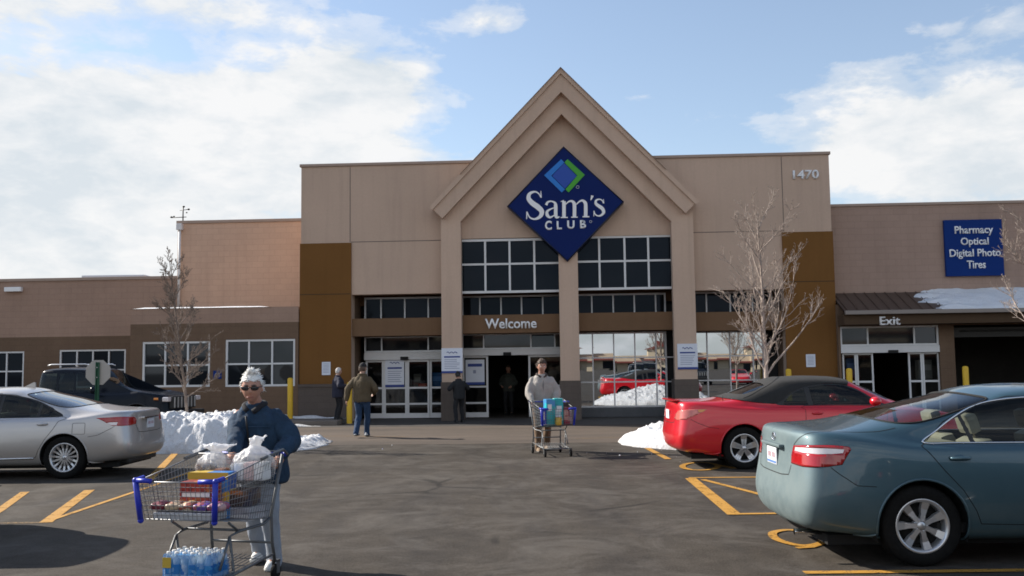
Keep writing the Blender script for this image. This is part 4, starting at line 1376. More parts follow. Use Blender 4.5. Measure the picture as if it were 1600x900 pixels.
def arch_loop(sh, xa, r, zc, zlow=0.0):
    pts = []
    for k in range(25):
        a = PI + .35 - (PI + .7) * k / 24
        pts.append((xa + r * math.cos(a), zc + r * math.sin(a)))
    sv = sh.inv(pts, (0, 2), 4.0, sh.S1 - 2, 0.05, 5.5)
    a, c = sv[0], sv[-1]
    return [(a[0], 0.0)] + sv + [(c[0], 0.0)]

def side_inv(sh, pts, vmin=0, vmax=None, smin=3.2, smax=None):
    return sh.inv(pts, (0, 2), smin, sh.S1 - 1.5 if smax is None else smax, vmin, vmax)

def wheel_well(parent, x, y_out, r, s):
    b = MB()
    n = 20; inn = y_out - s * .42
    pa, pb = [], []
    for k in range(n + 1):
        a = PI * 1.12 - PI * 1.24 * k / n
        pa.append(b.bm.verts.new((x + r * math.cos(a), y_out, .34 + r * math.sin(a)))); pb.append(b.bm.verts.new((x + r * math.cos(a), inn, .34 + r * math.sin(a))))
    for k in range(n): b._f([pa[k], pa[k + 1], pb[k + 1], pb[k]])
    b._f(pb)
    return b.build('wheel_well', M['well'], parent, fix=False)

def seat_shape(b, x, y, rear=False, w=.25):
    b.box(x - .05, x + .45, y - w, y + w, .36, .52, .05)
    Mx = Matrix.Translation((x, y, .52)) @ Matrix.Rotation(R(-16), 4, 'Y')
    b.box(-.08, .08, -w * .95, w * .95, 0, .50, .07, Mx)
    b.box(-.055, .055, -.13, .13, .54, .72, .05, Mx)
    b.tube([Mx @ Vector((0, -.05, .48)), Mx @ Vector((0, -.05, .58))], .008, 5); b.tube([Mx @ Vector((0, .05, .48)), Mx @ Vector((0, .05, .58))], .008, 5)

def cabin(root, h, x0, x1, seat_m, belt, seats=((2.75, .37), (2.75, -.37), (1.85, .36), (1.85, -.36)), wheel_side=.37):
    """floor, dash and seats seen through the glass"""
    b = MB(); b.box(x0, x1, -h + .12, h - .12, .26, .34)
    b.build('cabin_floor', M['trimblack'], root)
    b = MB(); b.box(x1 - .35, x1 + .1, -h + .16, h - .16, .5, belt - .05, .06); b.build('dashboard', M['trimblack'], root)
    for (x, y) in seats:
        b = MB(); seat_shape(b, x, y); b.build('seat', seat_m, root)
    b = MB(); c = Vector((x1 - .45, wheel_side, belt - .06)); ax = Matrix.Rotation(R(-65), 4, 'Y')
    b.tube([c + ax @ Vector((.18 * math.cos(k * PI / 10), .18 * math.sin(k * PI / 10), 0)) for k in range(20)], .014, 6, closed=True); b.build('steering_wheel', M['trimblack'], root)

def door_handle(sh, parent, x, z, m, s_sides, L_=.17):
    """bar handle standing off the door skin over a dished cup"""
    sv = sh.inv([(x - L_ / 2, z), (x, z), (x + L_ / 2, z)], (0, 2), 3.5, sh.S1 - 2, 2, 8)
    p = sh.ev([a[0] for a in sv], [a[1] for a in sv])
    for sd in s_sides:
        b = MB()
        q = [Vector((a[0], a[1] * sd, a[2])) for a in p]; o = Vector((0, .035 * sd, 0))
        pts = [q[0] - o * .2, q[0] + o * .8 + Vector((.02, 0, 0)), q[1] + o * 1.05, q[2] + o * .8 - Vector((.02, 0, 0)), q[2] - o * .2]
        b.tube(pts, .0135, 8)
        b.ball(q[1] + Vector((0, -.012 * sd, -.004)), L_ * .36, .02, .032, seg=12, rings=6)
        b.build('handle', m, parent)
def car_common(root, sh, p, h, xa, xf, r_arch, tyre_r, rim_r, style, paint_m, track):
    for x in (xa, xf):
        for sd in (1, -1):
            make_wheel(root, x, sd * (track - .02), tyre_r, rim_r, style, sd)
            wheel_well(root, x, sd * (h - .05), r_arch + .015, sd)

def arch_lips(sh, root, loops, m, r=.011):
    for lp in loops:
        for sd in (1, -1): tube_on(sh, dens(lp, .08)[1:-1], r, 'arch_lip', m, root, (sd,), closed=False)

def finish(root, loc, heading):
    root.location = loc
    root.rotation_euler = (0, 0, heading)

# ---------------------------------------------------------------- teal sedan
def build_teal():
    root = thing('parked_car', 'dusty teal green sedan with beige seats, nearest car at the right edge', 'car')
    L, Wd, H = 4.80, 1.82, 1.475; h = Wd / 2
    xa, xf = 1.03, 3.80
    net = sedan_net(L, Wd, H, dict(lip=1.075, base=1.13), dict(glass_base=.66, cowl=3.62, rear=1.72, front=2.82, half=.62), .985, rear_x=dict(xa=xa, xf=xf))
    sh = Shell(net)
    pm = paint('teal lacquer', (0.040, 0.092, 0.118), .42, .38, .22, (0.29, 0.32, 0.30), .46)
    al, af = arch_loop(sh, xa, .375, .335), arch_loop(sh, xf, .375, .335)
    # side glass outline (x, z)
    dlo = [(1.10, .998), (1.22, 1.085), (1.40, 1.20), (1.62, 1.295), (1.90, 1.345), (2.3, 1.362), (2.65, 1.345), (2.9, 1.28), (3.15, 1.15), (3.36, 1.015), (3.30, .985), (2.6, .985), (1.9, .988), (1.4, .992)]
    def cl(pts, step=.05): return dens(side_inv(sh, pts, 5.5, 11.5), step)
    full = smooth_loop(dlo, 4)
    qx = lambda z: 1.52 - (z - .99) * .30
    quarter = [(1.10, .998), (1.22, 1.085), (1.355, 1.170), (1.435, 1.20), (1.50, .994), (1.3, .994)]
    rearw = [(1.545, .992), (1.465, 1.215), (1.62, 1.288), (1.90, 1.335), (2.12, 1.348), (2.16, .99), (1.8, .99)]
    frontw = [(2.26, .99), (2.22, 1.350), (2.4, 1.352), (2.65, 1.335), (2.9, 1.272), (3.14, 1.145), (3.30, 1.02), (3.27, .992), (2.7, .99)]
    rdoor = [(1.10, .985), (1.13, .90), (1.22, .78), (1.36, .62), (1.46, .45), (1.50, .345), (1.8, .335), (2.20, .33), (2.21, .66), (2.21, .98), (2.18, 1.36), (1.9, 1.365), (1.55, 1.28), (1.3, 1.16)]
    fdoor = [(2.22, .98), (2.225, .66), (2.225, .33), (2.8, .33), (3.28, .335), (3.33, .6), (3.40, .98), (3.14, 1.165), (2.9, 1.298), (2.65, 1.362), (2.3, 1.372), (2.20, 1.37)]
    ld = lambda q: dens(q, .06)
    rg = [('rear_door', ld(side_inv(sh, dens(rdoor, .05), .2, 11.5))), ('front_door', ld(side_inv(sh, dens(fdoor, .05), .2, 11.5)))]
    rg.append(('frame', ld(side_inv(sh, dens(full, .05), 5.5, 11.5))))
    rg += [('w_quarter', ld(side_inv(sh, dens(quarter, .04), 5.5, 11.5))), ('w_rear', ld(side_inv(sh, dens(rearw, .05), 5.5, 11.5))), ('w_front', ld(side_inv(sh, dens(frontw, .05), 5.5, 11.5)))]
    # tail lamp drawn on the sheet through (y,z) on the back and (x,z) on the flank
    bk = lambda pts: sh.inv(pts, (1, 2), 0, 3.6, 2, 7)
    sd_ = lambda pts: sh.inv(pts, (0, 2), 3.2, 6, 2, 7.3)
    lamp = bk([(.50, .815), (.49, .88), (.52, .965), (.66, .978)]) + sd_([(.22, .985), (.36, .985), (.46, .975), (.475, .955), (.39, .835), (.28, .818), (.19, .81)]) + bk([(.70, .805)])
    stripe = bk([(.55, .925), (.56, .955), (.68, .960)]) + sd_([(.24, .962), (.34, .960), (.42, .953), (.405, .925), (.32, .918), (.22, .915)]) + bk([(.68, .918)])
    rg += [('lamp', dens(lamp, .04)), ('stripe', dens(stripe, .03))]
    # rear screen and windscreen
    rs = [(0, 8.35), (1.2, 8.32), (2.2, 8.30), (3.0, 8.36), (3.45, 8.62), (3.52, 9.4), (3.35, 10.1), (2.6, 10.38), (1.3, 10.45), (0, 10.45)]
    ws = [(sh.S1, 8.4), (13.2, 8.4), (12.1, 8.5), (11.75, 9.3), (11.9, 10.2), (13.0, 10.5), (sh.S1, 10.5)]
    rsl = [(0, 8.35)] + smooth_loop(rs[:], 5, False)[1:]
    rg += [('rscreen', dens(rsl, .08)), ('wscreen', dens(ws, .1))]
    rg += [('arch', dens(al, .08)), ('arch', dens(af, .08))]
    pts, T = cut_shell(sh, rg)
    body = region_mesh(sh, pts, T['body'], 'body', pm, root)
    gl = M['carglass']
    for sd in (1, -1):
        d1 = region_mesh(sh, pts, T['rear_door'], 'door', pm, root, (sd,)); d2 = region_mesh(sh, pts, T['front_door'], 'door', pm, root, (sd,))
        door_handle(sh, d1, 1.36, .875, pm, (sd,)); door_handle(sh, d2, 2.42, .865, pm, (sd,))
        ribbon(sh, rg[0][1], .007, .0015, 'door_gap', M['gap'], d1, (sd,)); ribbon(sh, rg[1][1], .007, .0015, 'door_gap', M['gap'], d2, (sd,))
        region_mesh(sh, pts, T['frame'], 'window_frame', M['trimblack'], root, (sd,))
        for k in ('w_quarter', 'w_rear', 'w_front'): region_mesh(sh, pts, T[k], 'window', gl, root, (sd,))
        tube_on(sh, rg[2][1], .0085, 'chrome_trim', M['chrome'], root, (sd,))
        lm = region_mesh(sh, pts, T['lamp'], 'taillight', M['lampred'], root, (sd,), lift=.004, thick=.01)
        region_mesh(sh, pts, T['stripe'], 'lens_stripe', M['lampclear'], lm, (sd,), lift=.005)
        tube_on(sh, dens(lamp, .06), .004, 'lamp_seal', M['gap'], lm, (sd,))
        # mirror
        b = MB(); b.ball((3.18, sd * (h + .09), 1.04), .09, .11, .075, 14, 10); b.tube([(3.2, sd * (h - .06), 1.0), (3.19, sd * (h + .05), 1.01)], .03, 8); b.build('door_mirror', pm, root)
    region_mesh(sh, pts, T['rscreen'], 'rear_window', gl, root); region_mesh(sh, pts, T['wscreen'], 'windscreen', gl, root)
    tube_on(sh, smooth_loop(rs, 5, False), .010, 'screen_seal', M['gap'], root, closed=False)
    # boot lid, bumper and flap seams
    lidl = bk([(.0, .700), (.3, .700), (.47, .715), (.50, .80)])
    ribbon(sh, dens(lidl, .05, False), .008, .0015, 'boot_gap', M['gap'], root, closed=False)
    lid2 = bk([(.52, .97), (.60, 1.03)]) + [(3.5, 6.9), (3.7, 7.3), (3.7, 7.7), (3.4, 8.1)]
    ribbon(sh, dens(lid2, .06, False), .006, .0015, 'boot_gap', M['gap'], root, closed=False)
    bl = side_inv(sh, [(.46, .83), (.56, .72), (.68, .60)], 1, 8, 3.4)
    for sd in (1, -1): ribbon(sh, dens(sd_([(.30, .812), (.42, .72)]) + side_inv(sh, [(.50, .665), (.655, .655)], 1, 8, 3.4), .04, False), .006, .0015, 'bumper_gap', M['gap'], root, (sd,), closed=False)
    arch_lips(sh, root, (al, af), pm)
    # plate recess, plate, grip bar, emblem, exhaust
    xr_ = sh.ev(*zip(*sh.inv([(.0, .84)], (1, 2), 0, 3, 2, 7)))[0][0]
    b = MB(); b.box(xr_ - .015, xr_ - .003, -.155, .155, .765, .915, .004); pl_ = b.build('licence_plate', M['plate'], root)
    b = MB()
    for k, y in enumerate((-.10, -.065, -.03, .03, .065, .10)): b.box(xr_ - .0175, xr_ - .0155, y - .008, y + .008, .825, .870)
    b.build('lettering', M['plateink'], pl_)
    b = MB(); b.box(xr_ - .0175, xr_ - .0155, -.14, .14, .775, .795); b.build('band', M['plateblue'], pl_)
    b = MB(); b.box(xr_ - .03, xr_ + .05, -.30, .30, .925, .955, .01); b.build('boot_grip', pm, root)
    b = MB()
    for (ry, rz_) in ((.055, .037), (.02, .036), (.052, .014)):
        c0 = 1.005 + (.01 if rz_ == .014 else 0)
        b.tube([(xr_ + .012, ry * math.cos(k * PI / 10), c0 + rz_ * math.sin(k * PI / 10)) for k in range(20)], .005, 5, closed=True)
    b.build('emblem', M['chrome'], root)
    b = MB(); b.lathe([(.026, .07), (.026, .3), (.022, .3), (.022, .07)], 14, 'x', (0, -.55, .245)); b.build('exhaust_pipe', M['chrome'], root)
    car_common(root, sh, None, h, xa, xf, .375, .328, .218, 'seven', pm, h - .12)
    cabin(root, h, .9, 3.3, M['seatbeige'], .95)
    b = MB(); b.box(.72, 1.5, -.62, .62, .92, .985, .03); b.build('parcel_shelf', M['seatbeige'], root)
    b = MB(); b.box(.3, 4.5, -h + .2, h - .2, .16, .24); b.build('underbody', M['well'], root)
    return root
teal = build_teal()

# ---------------------------------------------------------------- silver sedan
def build_silver():
    root = thing('parked_car', 'silver sedan with twin spoke alloys and a shark fin aerial at the left edge', 'car')
    L, Wd, H = 4.86, 1.82, 1.455; h = Wd / 2
    xa, xf = 1.08, 3.855
    net = sedan_net(L, Wd, H, dict(lip=1.03, base=1.085), dict(glass_base=.80, cowl=3.62, rear=1.80, front=2.82, half=.60), .955, rear_x=dict(xa=xa, xf=xf))
    sh = Shell(net)
    pm = paint('warm silver lacquer', (0.50, 0.475, 0.455), .6, .34, .30, (0.30, 0.27, 0.24))
    al, af = arch_loop(sh, xa, .385, .335), arch_loop(sh, xf, .385, .335)
    dlo = [(1.16, .985), (1.30, 1.07), (1.5, 1.175), (1.75, 1.26), (2.05, 1.315), (2.35, 1.335), (2.65, 1.32), (2.9, 1.26), (3.15, 1.13), (3.36, .985), (3.30, .96), (2.6, .962), (1.9, .966), (1.4, .970)]
    full = smooth_loop(dlo, 4)
    quarter = [(1.20, .987), (1.31, 1.058), (1.50, 1.157), (1.515, 1.155), (1.545, .977), (1.35, .977)]
    rearw = [(1.58, .975), (1.55, 1.175), (1.75, 1.247), (2.05, 1.30), (2.15, 1.31), (2.18, .972), (1.8, .972)]
    frontw = [(2.27, .972), (2.24, 1.318), (2.4, 1.323), (2.65, 1.308), (2.9, 1.248), (3.14, 1.12), (3.32, .985), (3.27, .97), (2.7, .97)]
    rdoor = [(1.16, .97), (1.19, .90), (1.26, .78), (1.38, .62), (1.48, .45), (1.52, .345), (1.8, .335), (2.22, .33), (2.23, .66), (2.23, .96), (2.20, 1.335), (2.0, 1.322), (1.62, 1.225), (1.35, 1.11)]
    fdoor = [(2.24, .96), (2.245, .66), (2.245, .33), (2.8, .33), (3.28, .335), (3.33, .6), (3.40, .96), (3.14, 1.145), (2.9, 1.275), (2.65, 1.336), (2.3, 1.348), (2.22, 1.345)]
    ld = lambda q: dens(q, .06)
    S_ = lambda q, v0=.2: ld(side_inv(sh, dens(q, .05), v0, 11.5))
    rg = [('rear_door', S_(rdoor)), ('front_door', S_(fdoor)), ('frame', S_(full, 5.5)), ('w_quarter', S_(quarter, 5.5)), ('w_rear', S_(rearw, 5.5)), ('w_front', S_(frontw, 5.5))]
    bk = lambda pts: sh.inv(pts, (1, 2), 0, 3.6, 2, 7)
    sd_ = lambda pts: sh.inv(pts, (0, 2), 3.2, 6, 2, 7.3)
    lamp = bk([(.52, .83), (.50, .90), (.55, .945), (.68, .955)]) + sd_([(.22, .957), (.40, .952), (.60, .945), (.44, .875), (.34, .822), (.20, .815)]) + bk([(.70, .815)])
    stripe = sd_([(.26, .875), (.37, .875), (.42, .866), (.35, .832), (.27, .828)])
    rs = [(0, 8.35), (1.2, 8.32), (2.2, 8.30), (3.0, 8.36), (3.45, 8.62), (3.52, 9.4), (3.35, 10.1), (2.6, 10.38), (1.3, 10.45), (0, 10.45)]
    ws = [(sh.S1, 8.4), (13.2, 8.4), (12.1, 8.5), (11.75, 9.3), (11.9, 10.2), (13.0, 10.5), (sh.S1, 10.5)]
    rg += [('lamp', dens(lamp, .04)), ('stripe', dens(stripe, .03)), ('rscreen', dens([(0, 8.35)] + smooth_loop(rs, 5, False)[1:], .08)), ('wscreen', dens(ws, .1)), ('arch', dens(al, .08)), ('arch', dens(af, .08))]
    pts, T = cut_shell(sh, rg)
    region_mesh(sh, pts, T['body'], 'body', pm, root)
    gl = M['carglass_dark']
    for sd in (1, -1):
        d1 = region_mesh(sh, pts, T['rear_door'], 'door', pm, root, (sd,)); d2 = region_mesh(sh, pts, T['front_door'], 'door', pm, root, (sd,))
        door_handle(sh, d1, 1.44, .862, pm, (sd,)); door_handle(sh, d2, 2.42, .85, pm, (sd,))
        ribbon(sh, rg[0][1], .007, .0015, 'door_gap', M['gap'], d1, (sd,)); ribbon(sh, rg[1][1], .007, .0015, 'door_gap', M['gap'], d2, (sd,))
        region_mesh(sh, pts, T['frame'], 'window_frame', M['trimblack'], root, (sd,))
        for k in ('w_quarter', 'w_rear', 'w_front'): region_mesh(sh, pts, T[k], 'window', gl, root, (sd,))
        tube_on(sh, rg[2][1], .0075, 'chrome_trim', M['trimblack'], root, (sd,))
        lm = region_mesh(sh, pts, T['lamp'], 'taillight', M['lampred'], root, (sd,), lift=.004, thick=.01)
        region_mesh(sh, pts, T['stripe'], 'lens_stripe', M['lampclear'], lm, (sd,), lift=.005)
        fl = S_([(.76, .70), (.94, .70), (.95, .71), (.955, .86), (.945, .87), (.77, .872), (.755, .86), (.75, .71)], 2)
        if sd > 0: ribbon(sh, fl, .006, .0015, 'fuel_flap_gap', M['gap'], root, (sd,))
        b = MB(); b.ball((3.18, sd * (h + .09), 1.02), .09, .11, .075, 14, 10); b.tube([(3.2, sd * (h - .06), .98), (3.19, sd * (h + .05), .99)], .03, 8); b.build('door_mirror', pm, root)
        # bright sill strip
        si = side_inv(sh, [(1.55, .335), (2.2, .325), (3.2, .325)], .2, 4)
        tube_on(sh, dens(si, .1, False), .012, 'sill_strip', M['chrome'], root, (sd,), closed=False, lift=.006)
    region_mesh(sh, pts, T['rscreen'], 'rear_window', glass_mat('rear screen glass', (0.5, .55, .55), .12, .8, .03), root); region_mesh(sh, pts, T['wscreen'], 'windscreen', gl, root)
    tube_on(sh, smooth_loop(rs, 5, False), .008, 'screen_seal', M['gap'], root, closed=False)
    ribbon(sh, dens(bk([(.0, .69), (.3, .69), (.48, .705), (.52, .82)]), .05, False), .008, .0015, 'boot_gap', M['gap'], root, closed=False)
    for sd in (1, -1): ribbon(sh, dens(sd_([(.30, .815), (.45, .73)]) + side_inv(sh, [(.55, .68), (.70, .655)], 1, 8, 3.4), .04, False), .006, .0015, 'bumper_gap', M['gap'], root, (sd,), closed=False)
    arch_lips(sh, root, (al, af), pm)
    xr_ = sh.ev(*zip(*sh.inv([(.0, .82)], (1, 2), 0, 3, 2, 7)))[0][0]
    b = MB(); b.box(xr_ - .015, xr_ - .003, -.155, .155, .745, .895, .004); pl_ = b.build('licence_plate', M['plate'], root)
    b = MB()
    for y in (-.10, -.065, -.03, .03, .065, .10): b.box(xr_ - .0175, xr_ - .0155, y - .008, y + .008, .805, .85)
    b.build('lettering', M['plateink'], pl_)
    b = MB(); b.box(xr_ - .03, xr_ + .05, -.32, .32, .90, .935, .01); b.build('boot_grip', M['chrome'], root)
    b = MB(); b.prism([(1.98, 1.435), (2.16, 1.445), (2.02, 1.515), (1.99, 1.515)], .03, 'y', -.015); b.build('aerial_fin', pm, root)
    b = MB(); b.box(.16, .6, -.6, .6, .20, .32, .04); b.build('bumper_valance', M['trimblack'], root)
    car_common(root, sh, None, h, xa, xf, .385, .335, .226, 'multi', pm, h - .11)
    cabin(root, h, .9, 3.3, M['seatbeige'], .92)
    b = MB(); b.box(.82, 1.5, -.60, .60, .90, .955, .03); b.build('parcel_shelf', M['seatdark'], root)
    b = MB(); b.box(.3, 4.5, -h + .2, h - .2, .16, .24); b.build('underbody', M['well'], root)
    return root
silver = build_silver()

# ---------------------------------------------------------------- red convertible
def build_red():
    root = thing('parked_car', 'red convertible with its black fabric roof up, parked beside the snow heap', 'car')
    L, Wd, H = 4.89, 1.82, 1.46; h = Wd / 2
    xa, xf = 1.12, 3.84
    net = sedan_net(L, Wd, H, dict(lip=1.055, base=1.075), dict(glass_base=.92, cowl=3.70, rear=1.62, front=2.98, half=.62), .985, rear_x=dict(xa=xa, xf=xf))
    sh = Shell(net)
    pm = paint('red lacquer', (0.62, 0.008, 0.018), .15, .28, .10, (0.30, 0.10, 0.09))
    al, af = arch_loop(sh, xa, .385, .34), arch_loop(sh, xf, .385, .34)
    dlo = [(1.72, 1.0), (1.80, 1.09), (1.95, 1.205), (2.2, 1.30), (2.5, 1.335), (2.8, 1.315), (3.05, 1.22), (3.3, 1.05), (3.38, .985), (2.6, .99)]
    rearw = [(1.76, 1.004), (1.84, 1.09), (1.97, 1.19), (2.15, 1.262), (2.19, 1.0)]
    frontw = [(2.27, 1.0), (2.23, 1.285), (2.5, 1.318), (2.8, 1.298), (3.04, 1.205), (3.28, 1.04), (3.33, .998)]
    fdoor = [(2.12, .985), (2.10, .66), (2.12, .33), (2.8, .33), (3.34, .335), (3.38, .6), (3.42, .97)]
    ld = lambda q: dens(q, .06)
    S_ = lambda q, v0=.2: ld(side_inv(sh, dens(q, .05), v0, 11.5))
    # fabric roof: everything above the glass base up to the windscreen header
    hood = [(0, 8.12), (1.5, 8.1), (2.6, 8.1), (3.4, 8.08), (4.5, 8.02), (6.2, 7.95), (8.0, 7.9), (9.0, 8.6), (9.6, 9.6), (10.4, 10.4), (11.0, 10.9), (13.0, 11.0), (sh.S1, 11.05), (sh.S1, sh.V1), (0, sh.V1)]
    rg = [('door', S_(fdoor)), ('cloth', dens(hood, .1)), ('frame', S_(smooth_loop(dlo, 4), 5.5)), ('w_rear', S_(rearw, 5.5)), ('w_front', S_(frontw, 5.5))]
    bk = lambda pts: sh.inv(pts, (1, 2), 0, 3.6, 2, 7)
    sd_ = lambda pts: sh.inv(pts, (0, 2), 3.0, 6, 2, 7.3)
    lamp = bk([(.52, .80), (.56, .88), (.66, .93)]) + sd_([(.20, .945), (.36, .955), (.55, .955), (.49, .915), (.36, .86), (.22, .80)]) + bk([(.66, .775)])
    amber = sd_([(.40, .947), (.535, .95), (.48, .915), (.41, .905)])
    rs = [(0, 8.6), (1.2, 8.6), (2.3, 8.7), (2.6, 9.2), (2.3, 9.9), (1.2, 10.1), (0, 10.1)]
    ws = [(sh.S1, 8.4), (13.2, 8.4), (12.1, 8.5), (11.75, 9.3), (11.9, 10.2), (13.0, 10.5), (sh.S1, 10.5)]
    rg += [('lamp', dens(lamp, .04)), ('amber', dens(amber, .03)), ('rscreen', dens(rs, .08)), ('wscreen', dens(ws, .1)), ('arch', dens(al, .08)), ('arch', dens(af, .08))]
    pts, T = cut_shell(sh, rg)
    region_mesh(sh, pts, T['body'], 'body', pm, root)
    region_mesh(sh, pts, T['cloth'], 'soft_top', M['cloth'], root, lift=.010)
    for v_ in (None,):
        for (a, c) in (((3.2, 8.3), (2.2, 12.6)),):
            lp = [(a[0] + (c[0] - a[0]) * k / 20, a[1] + (c[1] - a[1]) * k / 20) for k in range(21)]
            tube_on(sh, lp, .012, 'roof_seam', M['cloth'], root, closed=False, lift=.006)
    gl = M['carglass_dark']
    for sd in (1, -1):
        d1 = region_mesh(sh, pts, T['door'], 'door', pm, root, (sd,)); door_handle(sh, d1, 2.30, .87, pm, (sd,))
        ribbon(sh, rg[0][1], .007, .0015, 'door_gap', M['gap'], d1, (sd,))
        region_mesh(sh, pts, T['frame'], 'window_frame', M['trimblack'], root, (sd,))
        for k in ('w_rear', 'w_front'): region_mesh(sh, pts, T[k], 'window', gl, root, (sd,))
        lm = region_mesh(sh, pts, T['lamp'], 'taillight', mat('pink red lens', (0.62, 0.16, 0.13), .12, .1, .1, 30, coat=1.0), root, (sd,), lift=.004, thick=.01)
        region_mesh(sh, pts, T['amber'], 'indicator', M['lampamber'], lm, (sd,), lift=.006)
        b = MB(); b.ball((3.18, sd * (h + .09), 1.05), .09, .11, .075, 14, 10); b.tube([(3.2, sd * (h - .06), 1.0), (3.19, sd * (h + .05), 1.02)], .03, 8); b.build('door_mirror', pm, root)
    region_mesh(sh, pts, T['rscreen'], 'rear_window', gl, root); region_mesh(sh, pts, T['wscreen'], 'windscreen', gl, root)
    ribbon(sh, dens(bk([(.0, .72), (.3, .72), (.50, .735), (.53, .80)]), .05, False), .008, .0015, 'boot_gap', M['gap'], root, closed=False)
    for sd in (1, -1): ribbon(sh, dens(sd_([(.28, .80), (.44, .72)]) + side_inv(sh, [(.56, .675), (.72, .65)], 1, 8, 3.4), .04, False), .006, .0015, 'bumper_gap', M['gap'], root, (sd,), closed=False)
    arch_lips(sh, root, (al, af), pm)
    # spoiler, aerial
    b = MB(); b.box(.05, .17, -.55, .55, 1.075, 1.10, .01); b.build('spoiler', pm, root)
    b = MB(); b.tube([(.86, -.62, 1.05), (.84, -.63, 1.16)], .006, 6); b.build('aerial', M['trimblack'], root)
    xr_ = sh.ev(*zip(*sh.inv([(.0, .84)], (1, 2), 0, 3, 2, 7)))[0][0]
    b = MB(); b.box(xr_ - .015, xr_ - .003, -.155, .155, .775, .925, .004); b.build('licence_plate', M['plate'], root)
    car_common(root, sh, None, h, xa, xf, .385, .335, .222, 'five', pm, h - .115)
    cabin(root, h, 1.2, 3.3, M['seatdark'], .95, seats=((2.75, .37), (2.75, -.37), (1.95, .36), (1.95, -.36)))
    b = MB(); b.box(.3, 4.5, -h + .2, h - .2, .16, .24); b.build('underbody', M['well'], root)
    return root
red = build_red()

# ---------------------------------------------------------------- dark off-roader
def build_suv(label, c=(0.008, 0.011, 0.018)):
    root = thing('parked_car', label, 'car')
    L, Wd, H = 4.15, 1.86, 1.83; h = Wd / 2
    xa, xf = .85, 3.25
    net = sedan_net(L, Wd, H, dict(lip=1.12, base=1.16), dict(glass_base=.15, cowl=2.30, rear=.25, front=1.92, half=.70), 1.12, nose=.98, rear_x=dict(xa=xa, xf=xf), zsill=.34)
    N0 = net
    sh = Shell(net)
    pm = paint('dark navy lacquer', c, .0, .25, .06, (0.10, 0.095, 0.09), gloss=.06)
    al, af = arch_loop(sh, xa, .44, .40), arch_loop(sh, xf, .44, .40)
    ld = lambda q: dens(q, .06)
    S_ = lambda q, v0=.2: ld(side_inv(sh, dens(q, .05), v0, 11.5))
    w1 = [(.36, 1.17), (.40, 1.63), (.84, 1.66), (.86, 1.16)]; w2 = [(.94, 1.16), (.92, 1.66), (1.35, 1.665), (1.37, 1.15)]; w3 = [(1.44, 1.15), (1.42, 1.665), (1.84, 1.64), (1.99, 1.42), (2.12, 1.15)]
    d1 = [(.90, 1.12), (.95, .9), (1.25, .5), (1.38, .45), (1.39, 1.12)]; d2 = [(1.40, 1.12), (1.40, .43), (2.25, .43), (2.3, 1.12)]
    ws = [(sh.S1, 8.4), (13.2, 8.4), (12.1, 8.5), (11.75, 9.3), (11.9, 10.2), (13.0, 10.5), (sh.S1, 10.5)]
    rs = [(0, 8.6), (1.2, 8.6), (2.2, 8.6), (2.7, 8.8), (2.7, 10.0), (2.2, 10.2), (1.2, 10.2), (0, 10.2)]
    rg = [('d1', S_(d1)), ('d2', S_(d2)), ('w1', S_(w1, 5)), ('w2', S_(w2, 5)), ('w3', S_(w3, 5)), ('wscreen', dens(ws, .1)), ('rscreen', dens(rs, .1)), ('arch', dens(al, .08)), ('arch', dens(af, .08))]
    pts, T = cut_shell(sh, rg)
    region_mesh(sh, pts, T['body'], 'body', pm, root)
    gl = M['carglass_dark']
    for sd in (1, -1):
        for k, q in (('d1', 0), ('d2', 1)):
            d = region_mesh(sh, pts, T[k], 'door', pm, root, (sd,)); ribbon(sh, rg[q][1], .007, .0015, 'door_gap', M['gap'], d, (sd,))
        for k in ('w1', 'w2', 'w3'): region_mesh(sh, pts, T[k], 'window', gl, root, (sd,))
        b = MB(); b.box(3.94, 4.11, sd * .78 - .10, sd * .80 + .10, .88, 1.0, .03); b.build('headlight', M['lampclear'], root)
        b = MB(); b.box(3.72, 3.84, sd * (h - .035) - .012, sd * (h - .035) + .012, .93, .985, .008); b.build('side_marker', M['lampamber'], root)
        b = MB(); b.ball((2.1, sd * (h + .10), 1.2), .08, .12, .10, 14, 10); b.build('door_mirror', pm, root)
        b = MB(); b.tube([(.5, sd * .62, H + .03), (.6, sd * .62, H + .055), (1.6, sd * .62, H + .055), (1.7, sd * .62, H + .02)], .018, 8); b.build('roof_rail', M['alloy'], root)
        b = MB(); b.box(.05, .10, sd * .80 - .04, sd * .80 + .04, .90, 1.05, .02); b.build('taillight', M['lampred'], root)
    region_mesh(sh, pts, T['rscreen'], 'rear_window', gl, root); region_mesh(sh, pts, T['wscreen'], 'windscreen', gl, root)
    b = MB(); b.box(4.0, 4.11, -.62, .62, .68, 1.02, .03)
    g = b.build('grille', M['trimblack'], root)
    b = MB()
    for k in range(7): b.box(4.105, 4.13, -.54 + k * .18 - .03, -.54 + k * .18 + .03, .71, .99, .008)
    b.build('grille_bar', M['alloy'], g)
    b = MB(); b.box(3.97, 4.26, -.86, .86, .44, .64, .05); b.build('front_bumper', M['trimblack'], root)
    arch_lips(sh, root, (al, af), M['trimblack'], .02)
    car_common(root, sh, None, h, xa, xf, .44, .39, .22, 'five', pm, h - .12)
    cabin(root, h, .4, 2.2, M['seatdark'], 1.08, seats=((1.5, .37), (1.5, -.37), (.75, .36), (.75, -.36)))
    b = MB(); b.box(.3, 3.9, -h + .2, h - .2, .25, .36); b.build('underbody', M['well'], root)
    return root
suv = build_suv('dark navy boxy off-roader passing behind the silver sedan, in front of the office windows')
suv2 = copy_tree(suv); suv2['label'] = 'dark navy off-roader parked out of frame, near left, casting the round shadow on the asphalt'

